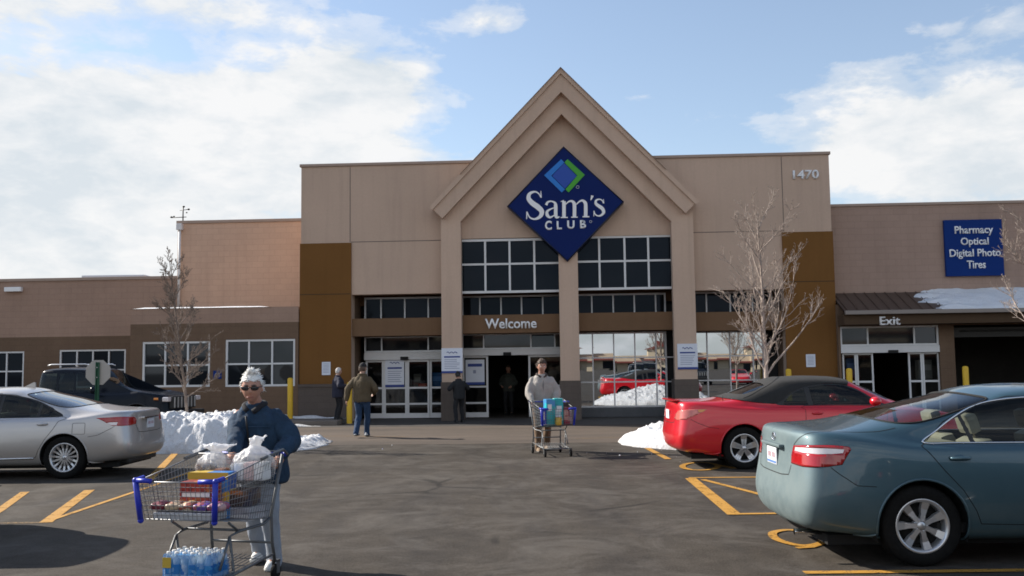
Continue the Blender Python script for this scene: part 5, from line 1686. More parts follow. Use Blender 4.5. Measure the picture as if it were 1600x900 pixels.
# wheel pixel of the near rear wheel -> ground point under the hub
def place(root, px, py, xa, h, heading, right_side):
    g = G(px, py)
    sd = -1 if right_side else 1
    off = Matrix.Rotation(heading, 3, 'Z') @ Vector((xa, sd * (h - .1), 0))
    finish(root, g - off, heading)
place(teal, 1440, 884, 1.03, .91, R(0), True)
place(silver, 102, 748, 1.08, .91, R(180), False)
place(red, 1163, 733, 1.12, .91, R(0), True)
finish(suv, P(44, 640, 25.6).xy.to_3d() + Vector((0, .9, 0)), R(-9))
finish(suv2, (-5.86, 10.2, 0), R(180))
for c in list(suv2.children):
    if c.name.startswith(('roof_rail', 'taillight')): bpy.data.objects.remove(c)

suv3 = copy_tree(suv); suv3['label'] = 'dark off-roader out of frame at near right, mirrored in the flank of the teal sedan'
finish(suv3, (3.75, 4.75, 0), R(0))
# ------------------------------------------------------------------ painted markings
def worn_paint(name, c, wear=.5):
    m, t, bs = new_mat(name)
    tc = t.n('ShaderNodeTexCoord'); o = tc.outputs['Object']
    a = t.noise(o, 5, 8, .75); b_ = t.noise(o, 40, 4, .7)
    k = t.math('ADD', t.math('MULTIPLY', a, .6), t.math('MULTIPLY', b_, .4))
    t.l(t.ramp(k, [(.35, tuple(v * .72 for v in c)), (.6, c)]), bs.inputs['Base Color'])
    bs.inputs['Roughness'].default_value = .75
    t.l(t.ramp(k, [(wear - .06, 1.0), (wear + .07, 0.12)]), bs.inputs['Alpha'])
    return m
M['lineyellow'] = worn_paint('worn yellow line paint', (0.50, 0.25, 0.03), .565)
M['linefaded'] = worn_paint('faded yellow line paint', (0.38, 0.22, 0.07), .45)
MZ = [0.004]
def gline(name, pts, w, m, closed=False):
    """painted strip on the asphalt through ground points seen at photograph pixels"""
    q = [G(*p) for p in pts]
    n = len(q); V_, F_ = [], []
    MZ[0] += .0004
    for i in range(n):
        a = q[(i - 1) % n] if closed or i > 0 else q[i]; c = q[(i + 1) % n] if closed or i < n - 1 else q[i]
        t_ = (c - a).normalized(); s_ = Vector((-t_.y, t_.x, 0))
        V_ += [q[i] + s_ * w / 2 + Vector((0, 0, MZ[0])), q[i] - s_ * w / 2 + Vector((0, 0, MZ[0]))]
    for i in range(n if closed else n - 1):
        j = (i + 1) % n; F_.append((2 * i, 2 * i + 1, 2 * j + 1, 2 * j))
    o = mesh_obj(name, V_, F_, m)
    return tag(o, kind='structure')
Y, YF = M['lineyellow'], M['linefaded']
gline('parking_line', [(-90, 852), (0, 797), (39, 769)], .12, Y)
gline('parking_line', [(140, 766), (71, 817)], .14, Y)
gline('parking_line', [(300, 737), (210, 769), (74, 815)], .07, Y)
gline('parking_line', [(-200, 820), (76, 817)], .09, YF)
gline('parking_line', [(278, 704), (250, 733), (226, 757)], .13, Y)
gline('parking_line', [(-60, 706), (160, 702)], .1, YF)
gline('parking_line', [(455, 683), (530, 681.5), (640, 683)], .10, YF)
gline('parking_line', [(1076, 747), (1192, 746), (1420, 743)], .09, Y)
gline('parking_line', [(1079, 748), (1148, 805)], .16, Y)
gline('parking_line', [(1143, 804), (1210, 803), (1300, 802)], .10, Y)
gline('parking_line', [(1098, 750), (1180, 771), (1260, 793)], .09, Y)
gline('parking_line', [(1011, 700.5), (1044, 718)], .12, Y)
gline('parking_line', [(1084, 711), (1136, 715), (1200, 713)], .10, YF)
gline('parking_line', [(1256, 896), (1420, 894.5), (1640, 892), (1800, 890)], .10, Y)
gline('parking_line', [(900, 686), (960, 684), (1010, 686)], .10, YF)
def mark(zx, zy): return (1160 + zx / 2.814, 580 + zy / 2.814)
gline('wheelchair_symbol', [mark(*p) for p in smooth_loop([(252, 704), (185, 702), (133, 715), (150, 742), (222, 765), (290, 770), (350, 757), (352, 735)], 5, False)], .085, Y)
gline('wheelchair_symbol', [mark(*p) for p in ((238, 781), (300, 777), (385, 750), (442, 738))], .08, Y)
gline('wheelchair_symbol', [mark(*p) for p in ((330, 712), (365, 738), (410, 752))], .09, Y)
c_ = [(1063 + 31 + 28 * math.cos(a * PI / 10), 729.5 + 6.0 * math.sin(a * PI / 10)) for a in range(20)]
gline('wheelchair_symbol', c_, .10, Y, True)
gline('wheelchair_symbol', [(1118, 727), (1150, 733)], .12, Y)

# ------------------------------------------------------------------ apron, pavement
conc = mat('stained concrete', (0.16, 0.135, 0.115), .85, 0, .22, 1.2, .3, 40)
def slab(name, pts, z, m):
    q = [W(*p) for p in pts]
    b = MB(); b.poly([(p.x, p.y, z) for p in q]); return tag(b.build(name, m), kind='structure')
slab('apron', [(-12, -3.0), (40, -3.0), (40, 1.2), (-12, 1.2)], .0035, mat('shaded apron', (0.055, 0.048, 0.042), .7, 0, .3, .8, .3, 50))  # apron colour darkened to carry the shadow at the store foot
slab('store_lane', [(-40, -9.6), (40, -9.2), (40, -3.05), (-40, -3.05)], .003, mat('brown worn lane asphalt', (0.074, 0.054, 0.039), .85, 0, .5, .9, .4, 60, vec=(.15, 1, 1)))
b = MB()
b.box(-40, lx(540, 640, -1) , -2.1, -.135, 0, .14, .02)
o = b.build('pavement', conc); o.location = B0; o.rotation_euler = (0, 0, -YAW); tag(o, kind='structure')
# thin cleared-snow ridges on the pavement
def ridge(name, label, x0, x1, y, z, w, h, seed):
    rs = random.Random(seed); n = 60; m_ = 8; V_, F_ = [], []
    from mathutils import noise as mn
    for i in range(n + 1):
        x = x0 + (x1 - x0) * i / n
        hh = h * (.55 + .9 * mn.noise((x * 1.3, seed, 0))) * min(1, i / 4, (n - i) / 4)
        for j in range(m_ + 1):
            a = PI * j / m_
            V_.append((x, y - w * math.cos(a) * (.8 + .4 * mn.noise((x * 2, seed, 4))), z + max(0, hh) * math.sin(a) + .012 * mn.noise((x * 6, j, seed))))
    for i in range(n):
        for j in range(m_):
            a = i * (m_ + 1) + j; F_.append((a, a + 1, a + m_ + 2, a + m_ + 1))
    o = mesh_obj(name, V_, F_, M['snow'], None, True); o.location = B0; o.rotation_euler = (0, 0, -YAW)
    return tag(o, label, 'snow')
ridge('snow_ridge', 'low white strip of snow along the wall foot behind the yellow post', lx(420), lx(535), -.5, .14, .22, .14, 3)
ridge('snow_ridge', 'low white strip of snow lying in the gutter below the pavement kerb', lx(415), lx(531), -2.35, 0.0, .2, .11, 8)

# ------------------------------------------------------------------ snow heaps
from mathutils import noise as mn
def heap(name, label, outline, prof, seed, m, nx=110, ny=60):
    """outline: x0,x1,y0,y1; prof(u,v) -> height 0..; lumps added by noise"""
    x0, x1, y0, y1 = outline; V_, F_ = [], []
    for i in range(nx + 1):
        for j in range(ny + 1):
            u, v = i / nx, j / ny
            x, y = x0 + (x1 - x0) * u, y0 + (y1 - y0) * v
            h = prof(u, v)
            if h > 0:
                lump = mn.fractal((x * 1.7, y * 1.7, seed), .8, 2.1, 6)
                vor = mn.voronoi((x * 3.6, y * 3.6, seed))[0]
                vor2 = mn.voronoi((x * 8.5, y * 8.5, seed + 3))[0]
                h = h * (1 + .12 * lump) + min(1, h * 3) * (.13 * (.4 - vor[0]) * 1.0 + .10 * (.4 - vor2[0]) + .05 * mn.noise((x * 11, y * 11, seed)))
            dx = .10 * mn.noise((x * 2.3, y * 2.3, seed + 9)); dy = .10 * mn.noise((x * 2.3, y * 2.3, seed + 19))
            V_.append((x + dx, y + dy, max(h, -.05) if h > .015 else -.05))
    for i in range(nx):
        for j in range(ny):
            a = i * (ny + 1) + j; F_.append((a, a + ny + 1, a + ny + 2, a + 1))
    o = mesh_obj(name, V_, F_, m, None, True)
    return tag(o, label, 'snow heap')
def sst(a, c, x):
    t_ = min(1, max(0, (x - a) / (c - a))); return t_ * t_ * (3 - 2 * t_)
def profL(u, v):
    # wall-like ridge with a steep left end, tailing off to the right
    h = .56 * sst(.0, .05, u) * (1 - .97 * sst(.60, .82, u)) + .16 * sst(.0, .1, u) * sst(1.0, .9, u)
    f = sst(.02 + .10 * sst(.55, 1, u), .20 + .2 * sst(.55, 1, u), v) * sst(1.0, .75, v)
    return h * f
heap('snow_heap', 'long ploughed snow heap between the silver sedan and the white haired shopper', (-7.75, -4.15, 19.5, 22.9), profL, 5, M['snow'])
def profR(u, v):
    r_ = math.hypot((u - .52) / .52, (v - .5) / .5)
    h = .86 * max(0, 1 - r_) ** .62
    return h * (.9 + .2 * u)
heap('snow_heap', 'ploughed snow heap sloping up behind the tail of the red convertible', (2.25, 7.4, 18.5, 23.2), profR, 11, M['snow'])
# ice crumbs thrown about the heaps
b = MB(); rs = random.Random(4)
for k in range(70):
    cx, cy = rs.choice(((-5.8, 19.6), (-4.5, 20.6), (3.3, 18.6), (2.9, 18.3)))
    p = Vector((rs.gauss(cx, .9), rs.gauss(cy, .7), 0)); s_ = min(.02, abs(rs.gauss(.004, .005)) + .003)
    b.ball((p.x, p.y, s_ * .4), s_, s_ * rs.uniform(.6, 1.2), s_ * .7, 6, 4)
tag(b.build('ice_crumbs', M['cleansnow']), kind='stuff')
# roof snow on the awning
def roof_snow():
    nx, ny = 120, 24; V_, F_ = [], []
    xs0, xs1 = lx(1405, 470, -.3), xR1 - .1
    idx = {}
    def hgt(x, v):
        edge = xs0 + .8 + .9 * mn.noise((v * 5, 2.2, 0)) + .5 * mn.noise((v * 17, 7.2, 0)) + (1 - v) * .2
        d = x - edge
        streak = .35 * mn.noise((x * 4.5 + v * 3, v * 3.0, 3))
        return sst(-.25, .5, d + streak) * (.10 + .05 * mn.fractal((x * 1.2, v * 3, 1), 1, 2, 4)) * sst(-.02, .06, v)
    for i in range(nx + 1):
        for j in range(ny + 1):
            x = xs0 + (lx(1760, 470, -.3) - xs0) * i / nx; v = j / ny
            h = hgt(x, v)
            y = -1.02 + (YW - .02 + 1.02) * v; z = zaw0 + (zaw1 - zaw0) * (y + 1.0) / (YW + 1.0)
            V_.append((x, y, z + (h if h > .012 else -.03)))
    for i in range(nx):
        for j in range(ny):
            a = i * (ny + 1) + j; F_.append((a, a + ny + 1, a + ny + 2, a + 1))
    o = mesh_obj('roof_snow', V_, F_, M['cleansnow'], None, True); o.location = B0; o.rotation_euler = (0, 0, -YAW)
    tag(o, 'white snow blanket lying on the right half of the exit awning', 'snow')
roof_snow()
def cap_snow(label, x0, x1, y0, y1, z, seed):
    nx, ny = 70, 6; V_, F_ = [], []
    for i in range(nx + 1):
        for j in range(ny + 1):
            u, v = i / nx, j / ny; x = x0 + (x1 - x0) * u; y = y0 + (y1 - y0) * v
            h = (.045 + .012 * mn.noise((x * .9, seed, v))) * math.sin(PI * min(1, max(0, v))) ** .4 * min(1, u * 12, (1 - u) * 12)
            V_.append((x, y, z + h))
    for i in range(nx):
        for j in range(ny):
            a = i * (ny + 1) + j; F_.append((a, a + ny + 1, a + ny + 2, a + 1))
    o = mesh_obj('roof_snow', V_, F_, M['cleansnow'], None, True); o.location = B0; o.rotation_euler = (0, 0, -YAW)
    return tag(o, label, 'snow')
cap_snow('thin line of snow along the parapet of the low office block', xo0, xo1 - .9, Y1 - .03, Y1 + .42, zo1 + .002, 3)

# ------------------------------------------------------------------ bollards
def bollard(label, px, lyy, h, z0=0.0):
    x = lx(px, 610, lyy)
    s = thing('bollard', label, 'bollard', W(x, lyy, z0), 0, 'yellow safety bollards')
    b = MB(); b.lathe([(.085, 0), (.085, h - .06), (.078, h - .03), (.055, h - .008), (0, h)], 20); b.build('post', M['yellow'], s)
    b = MB(); b.lathe([(.0855, .02), (.13, .02), (.13, 0)], 20); b.build('collar', conc, s)
bollard('yellow post at the wall foot, beside the right office window', 453.5, -1.0, 1.28, .14)
bollard('yellow post between the standing man and the walking man', 546, -1.5, 1.27, .0)
bollard('yellow post whose tip shows above the roof of the red convertible', 1233, -.8, 1.50)
bollard('yellow post in front of the left exit door', 1328, -2.0, 1.50)
bollard('yellow post before the dark tyre bay opening', 1510, -2.0, 1.52)

# ------------------------------------------------------------------ stop sign (seen from the back)
s = thing('stop_sign', 'grey back of an octagonal stop sign on a green post behind the silver sedan', 'sign', P(151, 640, 23.5).xy.to_3d())
r_ = .325; zc = 1.67 - (580 - 579.5) / 63.8
b = MB(); b.prism([(r_ * math.cos(PI / 8 + k * PI / 4), zc + r_ * math.sin(PI / 8 + k * PI / 4)) for k in range(8)], .004, 'y', .035)
b.build('sign_plate', mat('weathered sheet aluminium', (0.36, 0.34, 0.32), .5, .3, .08, 4), s)
b = MB()
for (a, c, d, e) in ((-.04, -.028, -.028, .028), (.028, .04, -.028, .028), (-.028, .028, .018, .03)): b.box(a, c, d, e, 0, zc + .25)
b.build('sign_post', mat('green post paint', (0.012, 0.085, 0.045), .5, 0, .15, 8), s)
b = MB(); b.ball((0, -.034, zc + .12), .014, .008); b.ball((0, -.034, zc - .12), .014, .008); b.build('bolt', M['alloy'], s)

# ------------------------------------------------------------------ wind gauge and plant on the roofs
s = thing('wind_gauge', 'small mast with cross arms and cups on the corner of the tall wing roof', 'wind gauge', W(lx(285, 345, Y2 + .2), Y2 + .25, zt2 + .1))
k = 1 / 44.
b = MB(); b.tube([(0, 0, 0), (0, 0, .55)], .022, 6); b.build('mast', M['trimblack'], s)
b = MB(); b.tube([(-.42, 0, .16), (.12, 0, .18)], .015, 6); b.tube([(-.12, 0, .42), (.2, 0, .46)], .012, 6); b.build('arm', M['trimblack'], s)
b = MB()
for (x, z, q) in ((-.42, .18, .05), (-.33, .2, .04), (.2, .46, .05), (.02, .56, .05), (.13, .34, .035)): b.ball((x, 0, z), q, q * .8, q * .7, 10, 6)
b.build('cup', M['trimblack'], s)
s = thing('roof_unit', 'low grey rooftop unit showing above the far left parapet', 'roof unit', W(lx(182, 436, Y3 + 6), Y3 + 6, zf1 - .2))
b = MB(); b.box(-1.5, 1.2, 0, 1.5, 0, 1.0, .05); b.build('casing', M['alu'], s)
b = MB(); b.box(1.2, 1.7, .1, 1.4, 0, .8, .1); b.build('hood', M['alu'], s)

# ------------------------------------------------------------------ bare trees
def bark(name, c, c2):
    m, t, bs = new_mat(name)
    tc = t.n('ShaderNodeTexCoord'); o = tc.outputs['Object']
    mp = t.n('ShaderNodeMapping'); mp.inputs['Scale'].default_value = (6, 6, 1.4); t.l(o, mp.inputs[0])
    n = t.noise(mp.outputs[0], 6, 6, .65)
    t.l(t.ramp(n, [(.35, c2), (.62, c)]), bs.inputs['Base Color']); bs.inputs['Roughness'].default_value = .9
    bp = t.n('ShaderNodeBump'); bp.inputs['Strength'].default_value = .5; t.l(n, bp.inputs['Height']); t.l(bp.outputs[0], bs.inputs['Normal'])
    return m
def bare_tree(label, loc, H, fork, spread, seed, m, nl=9, twig=1.0, tr=.055, lean=0.0, droop=0.35, name='bare_tree'):
    rs = random.Random(seed)
    s = thing(name, label, 'tree', loc)
    b = MB()
    def wob(p, d, L, n, amt, curl):
        pts = [Vector(p)]; d = Vector(d).normalized()
        for i in range(n):
            d = (d + Vector((rs.gauss(0, amt), rs.gauss(0, amt), rs.gauss(0, amt * .6) + curl))).normalized()
            pts.append(pts[-1] + d * L / n)
        return pts, d
    tp, _ = wob((0, 0, -.1), (lean, 0, 1), H * .80, 12, .04, .03)
    b.tube(tp, lambda t_: tr * (1 - .88 * t_), 9)
    b.build('trunk', m, s)
    L_, T_ = MB(), MB()
    def limb(p, d, L, r, lev):
        n = 7 if lev == 0 else 5
        pts, _ = wob(p, d, L, n, .10 if lev == 0 else .14, .075 if lev == 0 else .05)
        (L_ if lev == 0 else T_).tube(pts, lambda t_: max(.0022, r * (1 - .88 * t_)), 6 if lev == 0 else 4, cap=False)
        if lev >= 3: return
        k = [rs.randint(7, 10), rs.randint(4, 6), rs.randint(2, 4)][lev]
        for i in range(int(k * twig)):
            t_ = rs.uniform(.18, .98); j = min(len(pts) - 2, int(t_ * (len(pts) - 1))); f = t_ * (len(pts) - 1) - j
            q = pts[j].lerp(pts[j + 1], f); dd = (pts[j + 1] - pts[j]).normalized()
            ax = dd.orthogonal().normalized(); ax.rotate(Matrix.Rotation(rs.uniform(0, 2 * PI), 3, dd))
            nd = (dd * math.cos(R(rs.uniform(24, 52))) + ax * math.sin(R(rs.uniform(24, 52))) + Vector((0, 0, .18))).normalized()
            limb(q, nd, L * rs.uniform(.22, .42) * (1.1 - .5 * t_), max(.0030, r * .40), lev + 1)
    for i in range(nl):
        t_ = fork / (H * .8) + (1 - fork / (H * .8)) * (i / nl) ** 1.15 * .93
        j = min(len(tp) - 2, int(t_ * (len(tp) - 1))); f = t_ * (len(tp) - 1) - j
        q = tp[j].lerp(tp[j + 1], f); az = i * 2.4 + rs.uniform(-.4, .4)
        tilt = R(rs.uniform(38, 62) - 22 * (i / nl))
        d = Vector((math.cos(az) * math.sin(tilt), math.sin(az) * math.sin(tilt), math.cos(tilt)))
        Lm = spread * (1.12 - .55 * i / nl) * rs.uniform(.85, 1.15)
        limb(q, d, Lm, tr * (.42 - .18 * i / nl), 0)
    L_.build('limb', m, s); T_.build('twig', m, s)
    return s
M['barkpale'] = bark('pale dry bark', (0.41, 0.335, 0.285), (0.20, 0.16, 0.135))
M['barkgrey'] = bark('grey brown bark', (0.26, 0.20, 0.16), (0.12, 0.09, 0.075))
bare_tree('pale leafless young tree with rising forked limbs, standing behind the red convertible', P(1199, 640, 21.0).xy.to_3d(), 6.5, 1.50, 1.85, 21, M['barkpale'], 22, 1.4, .062)
bare_tree('thin brown leafless tree rising from the snow heap before the office windows', P(299, 640, 21.3).xy.to_3d(), 5.5, 1.20, .95, 5, M['barkgrey'], 28, 1.7, .040)
bare_tree('leafless tree at the right edge of the view, only its twigs reaching into frame', P(1668, 640, 16.0).xy.to_3d(), 4.9, 1.7, 1.75, 9, M['barkpale'], 17, 1.5, .05)
# ------------------------------------------------------------------ people
def loft(b, rings, seg=22, power=2.0, M_=None):
    """closed solid through elliptic rings (cx, cy, cz, rx, ry)"""
    rr = []
    for (cx, cy, cz, rx, ry) in rings:
        ring = []
        for k in range(seg):
            a = 2 * PI * k / seg; c, s_ = math.cos(a), math.sin(a)
            x = cx + rx * math.copysign(abs(c) ** (2 / power), c); y = cy + ry * math.copysign(abs(s_) ** (2 / power), s_)
            p = Vector((x, y, cz)); ring.append(b.bm.verts.new(M_ @ p if M_ is not None else p))
        rr.append(ring)
    for A, Bq in zip(rr, rr[1:]):
        for k in range(seg): b._f([A[k], A[(k + 1) % seg], Bq[(k + 1) % seg], Bq[k]], True)
    b._f(rr[0][::-1]); b._f(rr[-1])
def limb_tube(b, pts, rad, seg=14):
    """smooth tapered limb through joints with one radius per joint"""
    q = smooth_loop([tuple(p) for p in pts], 6, False); n = len(pts)
    def r(t_):
        f = t_ * (n - 1); i = min(n - 2, int(f)); return rad[i] + (rad[i + 1] - rad[i]) * (f - i)
    b.tube(q, r, seg); b.ball(q[0], rad[0], seg=12, rings=8); b.ball(q[-1], rad[-1], seg=12, rings=8)
def fuse(b, name, m, parent, voxel=.012, smooth=4, folds=0.0, fscale=9.0, seed=0, stretch=(1, 1, .45)):
    """weld the overlapping solids into one continuous surface"""
    bmesh.ops.recalc_face_normals(b.bm, faces=b.bm.faces)
    me = bpy.data.meshes.new('tmp'); b.bm.to_mesh(me); b.bm.free()
    o = bpy.data.objects.new('tmp', me); col.objects.link(o)
    r = o.modifiers.new('r', 'REMESH'); r.mode = 'VOXEL'; r.voxel_size = voxel; r.use_smooth_shade = True
    if smooth:
        sm = o.modifiers.new('s', 'SMOOTH'); sm.factor = .5; sm.iterations = smooth
    dg = bpy.context.evaluated_depsgraph_get()
    out = bpy.data.meshes.new_from_object(o.evaluated_get(dg)); out.name = name
    bpy.data.objects.remove(o); bpy.data.meshes.remove(me)
    if folds:
        nrm = [v.normal.copy() for v in out.vertices]
        for v, n_ in zip(out.vertices, nrm):
            p = v.co
            q = Vector((p.x * stretch[0] * fscale + seed, p.y * stretch[1] * fscale, p.z * fscale * stretch[2] + 2.5 * p.x))
            f = mn.fractal(q, .9, 2.0, 3) + .8 * (1 - abs(mn.noise(q * .8 + Vector((7, 3, seed))))) - .5
            v.co = p + n_ * folds * f
    out.materials.clear(); out.materials.append(m)
    out.polygons.foreach_set('use_smooth', [True] * len(out.polygons))
    ob = bpy.data.objects.new(name, out); col.objects.link(ob)
    if parent is not None: ob.parent = parent
    return ob
def ik(S_, T_, l1, l2, pole):
    d = T_ - S_; L_ = min(d.length, (l1 + l2) * .995); u = d.normalized()
    a = (l1 * l1 - l2 * l2 + L_ * L_) / (2 * L_); h_ = math.sqrt(max(0, l1 * l1 - a * a))
    p = (pole - u * pole.dot(u)).normalized()
    return S_ + u * a + p * h_, S_ + u * L_
def add_head(b, Mh, sc=1.0):
    r = bmesh.ops.create_icosphere(b.bm, subdivisions=4, radius=1.0)
    for v in r['verts']:
        X, Y_, Z = v.co
        x, y, z = X * .076, Y_ * .094, Z * .116
        if Z < -.05: x *= 1 - .22 * min(1, (-Z - .05) / .9) ** 1.2
        if Y_ > 0: y *= 1.05; z += .004
        if Z < -.25 and Y_ > 0: y *= 1 - .35 * min(1, (-Z - .25) / .6)
        if Y_ < 0:
            y *= .96
            g = lambda cx, cz, sx, sz: math.exp(-((X - cx) / sx) ** 2 - ((Z - cz) / sz) ** 2)
            y -= .020 * g(0, -.20, .13, .12) + .011 * g(0, -.02, .10, .16)
            y -= .006 * g(.0, .22, .5, .10)
            y += .011 * (g(.36, .06, .18, .10) + g(-.36, .06, .18, .10))
            y -= .006 * (g(.45, -.20, .2, .16) + g(-.45, -.20, .2, .16))
            y -= .006 * g(0, -.50, .25, .05) + .006 * g(0, -.62, .22, .05); y += .004 * g(0, -.56, .28, .025)
            y -= .012 * g(0, -.86, .30, .14)
        v.co = Mh @ (Vector((x, y, z)) * sc)
        for f in v.link_faces: f.smooth = True
    for s_ in (1, -1): b.ball(Mh @ (Vector((.076 * s_, .012, -.008)) * sc), .011 * sc, .020 * sc, .032 * sc, 10, 8)
def add_hand(b, wr, d, up, side, curl=.5, sc=1.0):
    """palm, four fingers and a thumb; d: along the hand, up: back of the hand"""
    d = d.normalized(); up = (up - d * up.dot(d)).normalized(); s_ = d.cross(up) * side
    M_ = Matrix((( s_.x, d.x, up.x, 0), (s_.y, d.y, up.y, 0), (s_.z, d.z, up.z, 0), (0, 0, 0, 1)))
    b.ball(wr + d * .050 * sc, .040 * sc, .052 * sc, .017 * sc, 12, 8, M_)
    b.tube([wr - d * .03, wr + d * .03 * sc], .026 * sc, 10)
    for k, (o, L_) in enumerate(((-.030, .070), (-.010, .078), (.010, .074), (.029, .058))):
        p = wr + d * .085 * sc + s_ * o * sc; pts = [p]; a = 0
        for j, fr in enumerate((.42, .32, .26)):
            a += curl * (.75 if j else .5)
            p = p + (d * math.cos(a) - up * math.sin(a)) * L_ * fr * sc; pts.append(p)
        b.tube([wr + d * .05 * sc + s_ * o * .8 * sc] + pts, lambda t_: (.0095 - .0025 * t_) * sc, 8); b.ball(pts[-1], .007 * sc, seg=8, rings=6)
    t0 = wr + d * .02 * sc - s_ * .030 * sc
    t1 = t0 - s_ * .026 * sc + d * .028 * sc - up * .012 * sc; t2 = t1 + d * .028 * sc - up * .020 * sc + s_ * .008 * sc
    b.tube([t0, t1, t2], lambda t_: (.0125 - .004 * t_) * sc, 8); b.ball(t2, .0085 * sc, seg=8, rings=6)

M['skin'] = mat('ruddy skin', (0.46, 0.235, 0.165), .5, 0, .08, 14, .08, 180, sss=.12)
M['skinpale'] = mat('fair skin', (0.50, 0.29, 0.22), .5, 0, .06, 14, sss=.1)
M['skinshade'] = mat('tan skin', (0.36, 0.20, 0.14), .5, 0, .06, 14)
def cloth(name, c, var=.18, bump=.25, rough=.9): return mat(name, c, rough, 0, var, 7, bump, 260)
M['eye'] = mat('eye white', (0.65, 0.63, 0.6), .2)

def person(label, loc, rz, H, outfit, wr_r=None, wr_l=None, ank_r=None, ank_l=None, lean=.0, head_yaw=0.0, head_tilt=0.0, voxel=.011, jacket=None, hand_d=None, curl=.6, elbow_out=.6, bulk=1.0, grip_up=None, knee_fwd=.12):
    """standing figure facing local -Y; wr_*: wrists and ank_*: ankles in local metres (right = -x)"""
    root = thing('person', label, 'person', loc, rz)
    k = H / 1.75
    V = lambda x, y, z: Vector((x * k, y * k, z * k))
    def lean_(p): return Vector((p.x, p.y - lean * max(0, (p.z / k - .95)) * k, p.z))
    sh_l, sh_r = lean_(V(.175, .012, 1.38)), lean_(V(-.175, .012, 1.38))
    hip_l, hip_r = V(.095, 0, .93), V(-.095, 0, .93)
    ank_l = Vector(ank_l) if ank_l else V(.11, .03, .085); ank_r = Vector(ank_r) if ank_r else V(-.11, .03, .085)
    wr_l = Vector(wr_l) if wr_l else V(.27, -.05, .83); wr_r = Vector(wr_r) if wr_r else V(-.27, -.05, .83)
    el_l, wr_l = ik(sh_l, wr_l, .285 * k, .26 * k, Vector((elbow_out, .6, -.5))); el_r, wr_r = ik(sh_r, wr_r, .285 * k, .26 * k, Vector((-elbow_out, .6, -.5)))
    kn_l, ank_l = ik(hip_l, ank_l, .44 * k, .42 * k, Vector((.15, -1, 0))); kn_r, ank_r = ik(hip_r, ank_r, .44 * k, .42 * k, Vector((-.15, -1, 0)))
    nk = lean_(V(0, .01, 1.48)); hc = lean_(V(0, -.025, 1.633))
    Mh = Matrix.Translation(hc) @ Matrix.Rotation(head_yaw, 4, 'Z') @ Matrix.Rotation(head_tilt, 4, 'X')
    # body: one continuous figure
    b = MB()
    add_head(b, Mh, k * outfit.get('head', 1.08))
    b.tube([lean_(V(0, .03, 1.40)), lean_(V(0, .015, 1.50)), hc + Vector((0, .012, -.05)) * k], lambda t_: (.066 - .010 * t_) * k, 14)
    tor = [(0, .005, .84, .10, .08), (0, .005, .93, .150, .100), (0, .0, 1.06, .138, .095), (0, .0, 1.25, .160, .105), (0, .01, 1.38, .165, .095), (0, .02, 1.455, .09, .065)]
    lf = lambda r_: (r_[0] * k, r_[1] * k - lean * max(0, r_[2] - .95) * k, r_[2] * k, r_[3] * k, r_[4] * k)
    loft(b, [lf(r_) for r_ in tor])
    for s_, e_, w_ in ((sh_l, el_l, wr_l), (sh_r, el_r, wr_r)): limb_tube(b, [s_, e_, w_], [.050 * k, .042 * k, .029 * k])
    for h_, n_, a_ in ((hip_l, kn_l, ank_l), (hip_r, kn_r, ank_r)):
        limb_tube(b, [h_, n_, a_], [.080 * k, .055 * k, .040 * k]); b.tube([a_, a_ + Vector((0, -.10, -.05)) * k], .035 * k, 10)
    for w_, e_, sd in ((wr_l, el_l, 1), (wr_r, el_r, -1)):
        d = (w_ - e_).normalized()
        d = (d * .5 + Vector(hand_d)).normalized() if hand_d is not None else d
        add_hand(b, w_ + (w_ - e_).normalized() * .01, d, Vector(grip_up) if grip_up is not None else Vector((sd * 1.0, .2, .2)), sd, curl, k)
    fuse(b, 'body', outfit['skin'], root, .0075 if voxel < .012 else .012, 2)
    # trousers
    b = MB()
    loft(b, [lf(r_) for r_ in ((0, .005, .80, .115, .095), (0, .006, .88, .168, .120), (0, .005, .95, .170, .118), (0, .0, 1.04, .155, .108))])
    for h_, n_, a_ in ((hip_l, kn_l, ank_l), (hip_r, kn_r, ank_r)):
        cuff = a_ + (a_ - n_).normalized() * .030 * k
        limb_tube(b, [h_, h_.lerp(n_, .5), n_, n_.lerp(a_, .5), cuff], [x * k * outfit.get('leg', 1) for x in (.098, .090, .073, .068, .066)])
    fuse(b, 'trousers', outfit['trousers'], root, voxel, 3, .011 * k, 9, 3)
    # shoes
    for a_, n_, sd in ((ank_l, kn_l, 1), (ank_r, kn_r, -1)):
        b = MB(); z0 = a_.z - .085 * k
        tilt = 0
        loft(b, [(a_.x, a_.y - .04 * k, z0 + .001, .044 * k, .125 * k), (a_.x, a_.y - .04 * k, z0 + .03 * k, .048 * k, .130 * k), (a_.x, a_.y - .03 * k, z0 + .06 * k, .043 * k, .105 * k), (a_.x, a_.y + .01 * k, z0 + .095 * k, .040 * k, .055 * k)], 18, 2.3)
        so_ = fuse(b, 'shoe', outfit['shoes'], root, .009, 3)
        b = MB(); loft(b, [(a_.x, a_.y - .04 * k, z0 - .002, .047 * k, .130 * k), (a_.x, a_.y - .04 * k, z0 + .022 * k, .050 * k, .134 * k)], 18, 2.3); b.build('sole', outfit.get('sole', M['trimblack']), so_)
    # coat
    b = MB(); J = outfit.get('bulk', 1.0); hem = outfit.get('hem', .84)
    jr = [(0, .0, hem, .182 * J, .135 * J), (0, .0, hem + .05, .192 * J, .145 * J), (0, -.005, 1.04, .190 * J, .145 * J), (0, -.005, 1.20, .198 * J, .148 * J), (0, .0, 1.32, .196 * J, .138 * J), (0, .010, 1.395, .172 * (.5 + .5 * J), .115 * (.5 + .5 * J)), (0, .015, 1.445, .128, .098), (0, .018, 1.49, .080, .078)]
    loft(b, [lf(r_) for r_ in jr], 28, 2.25)
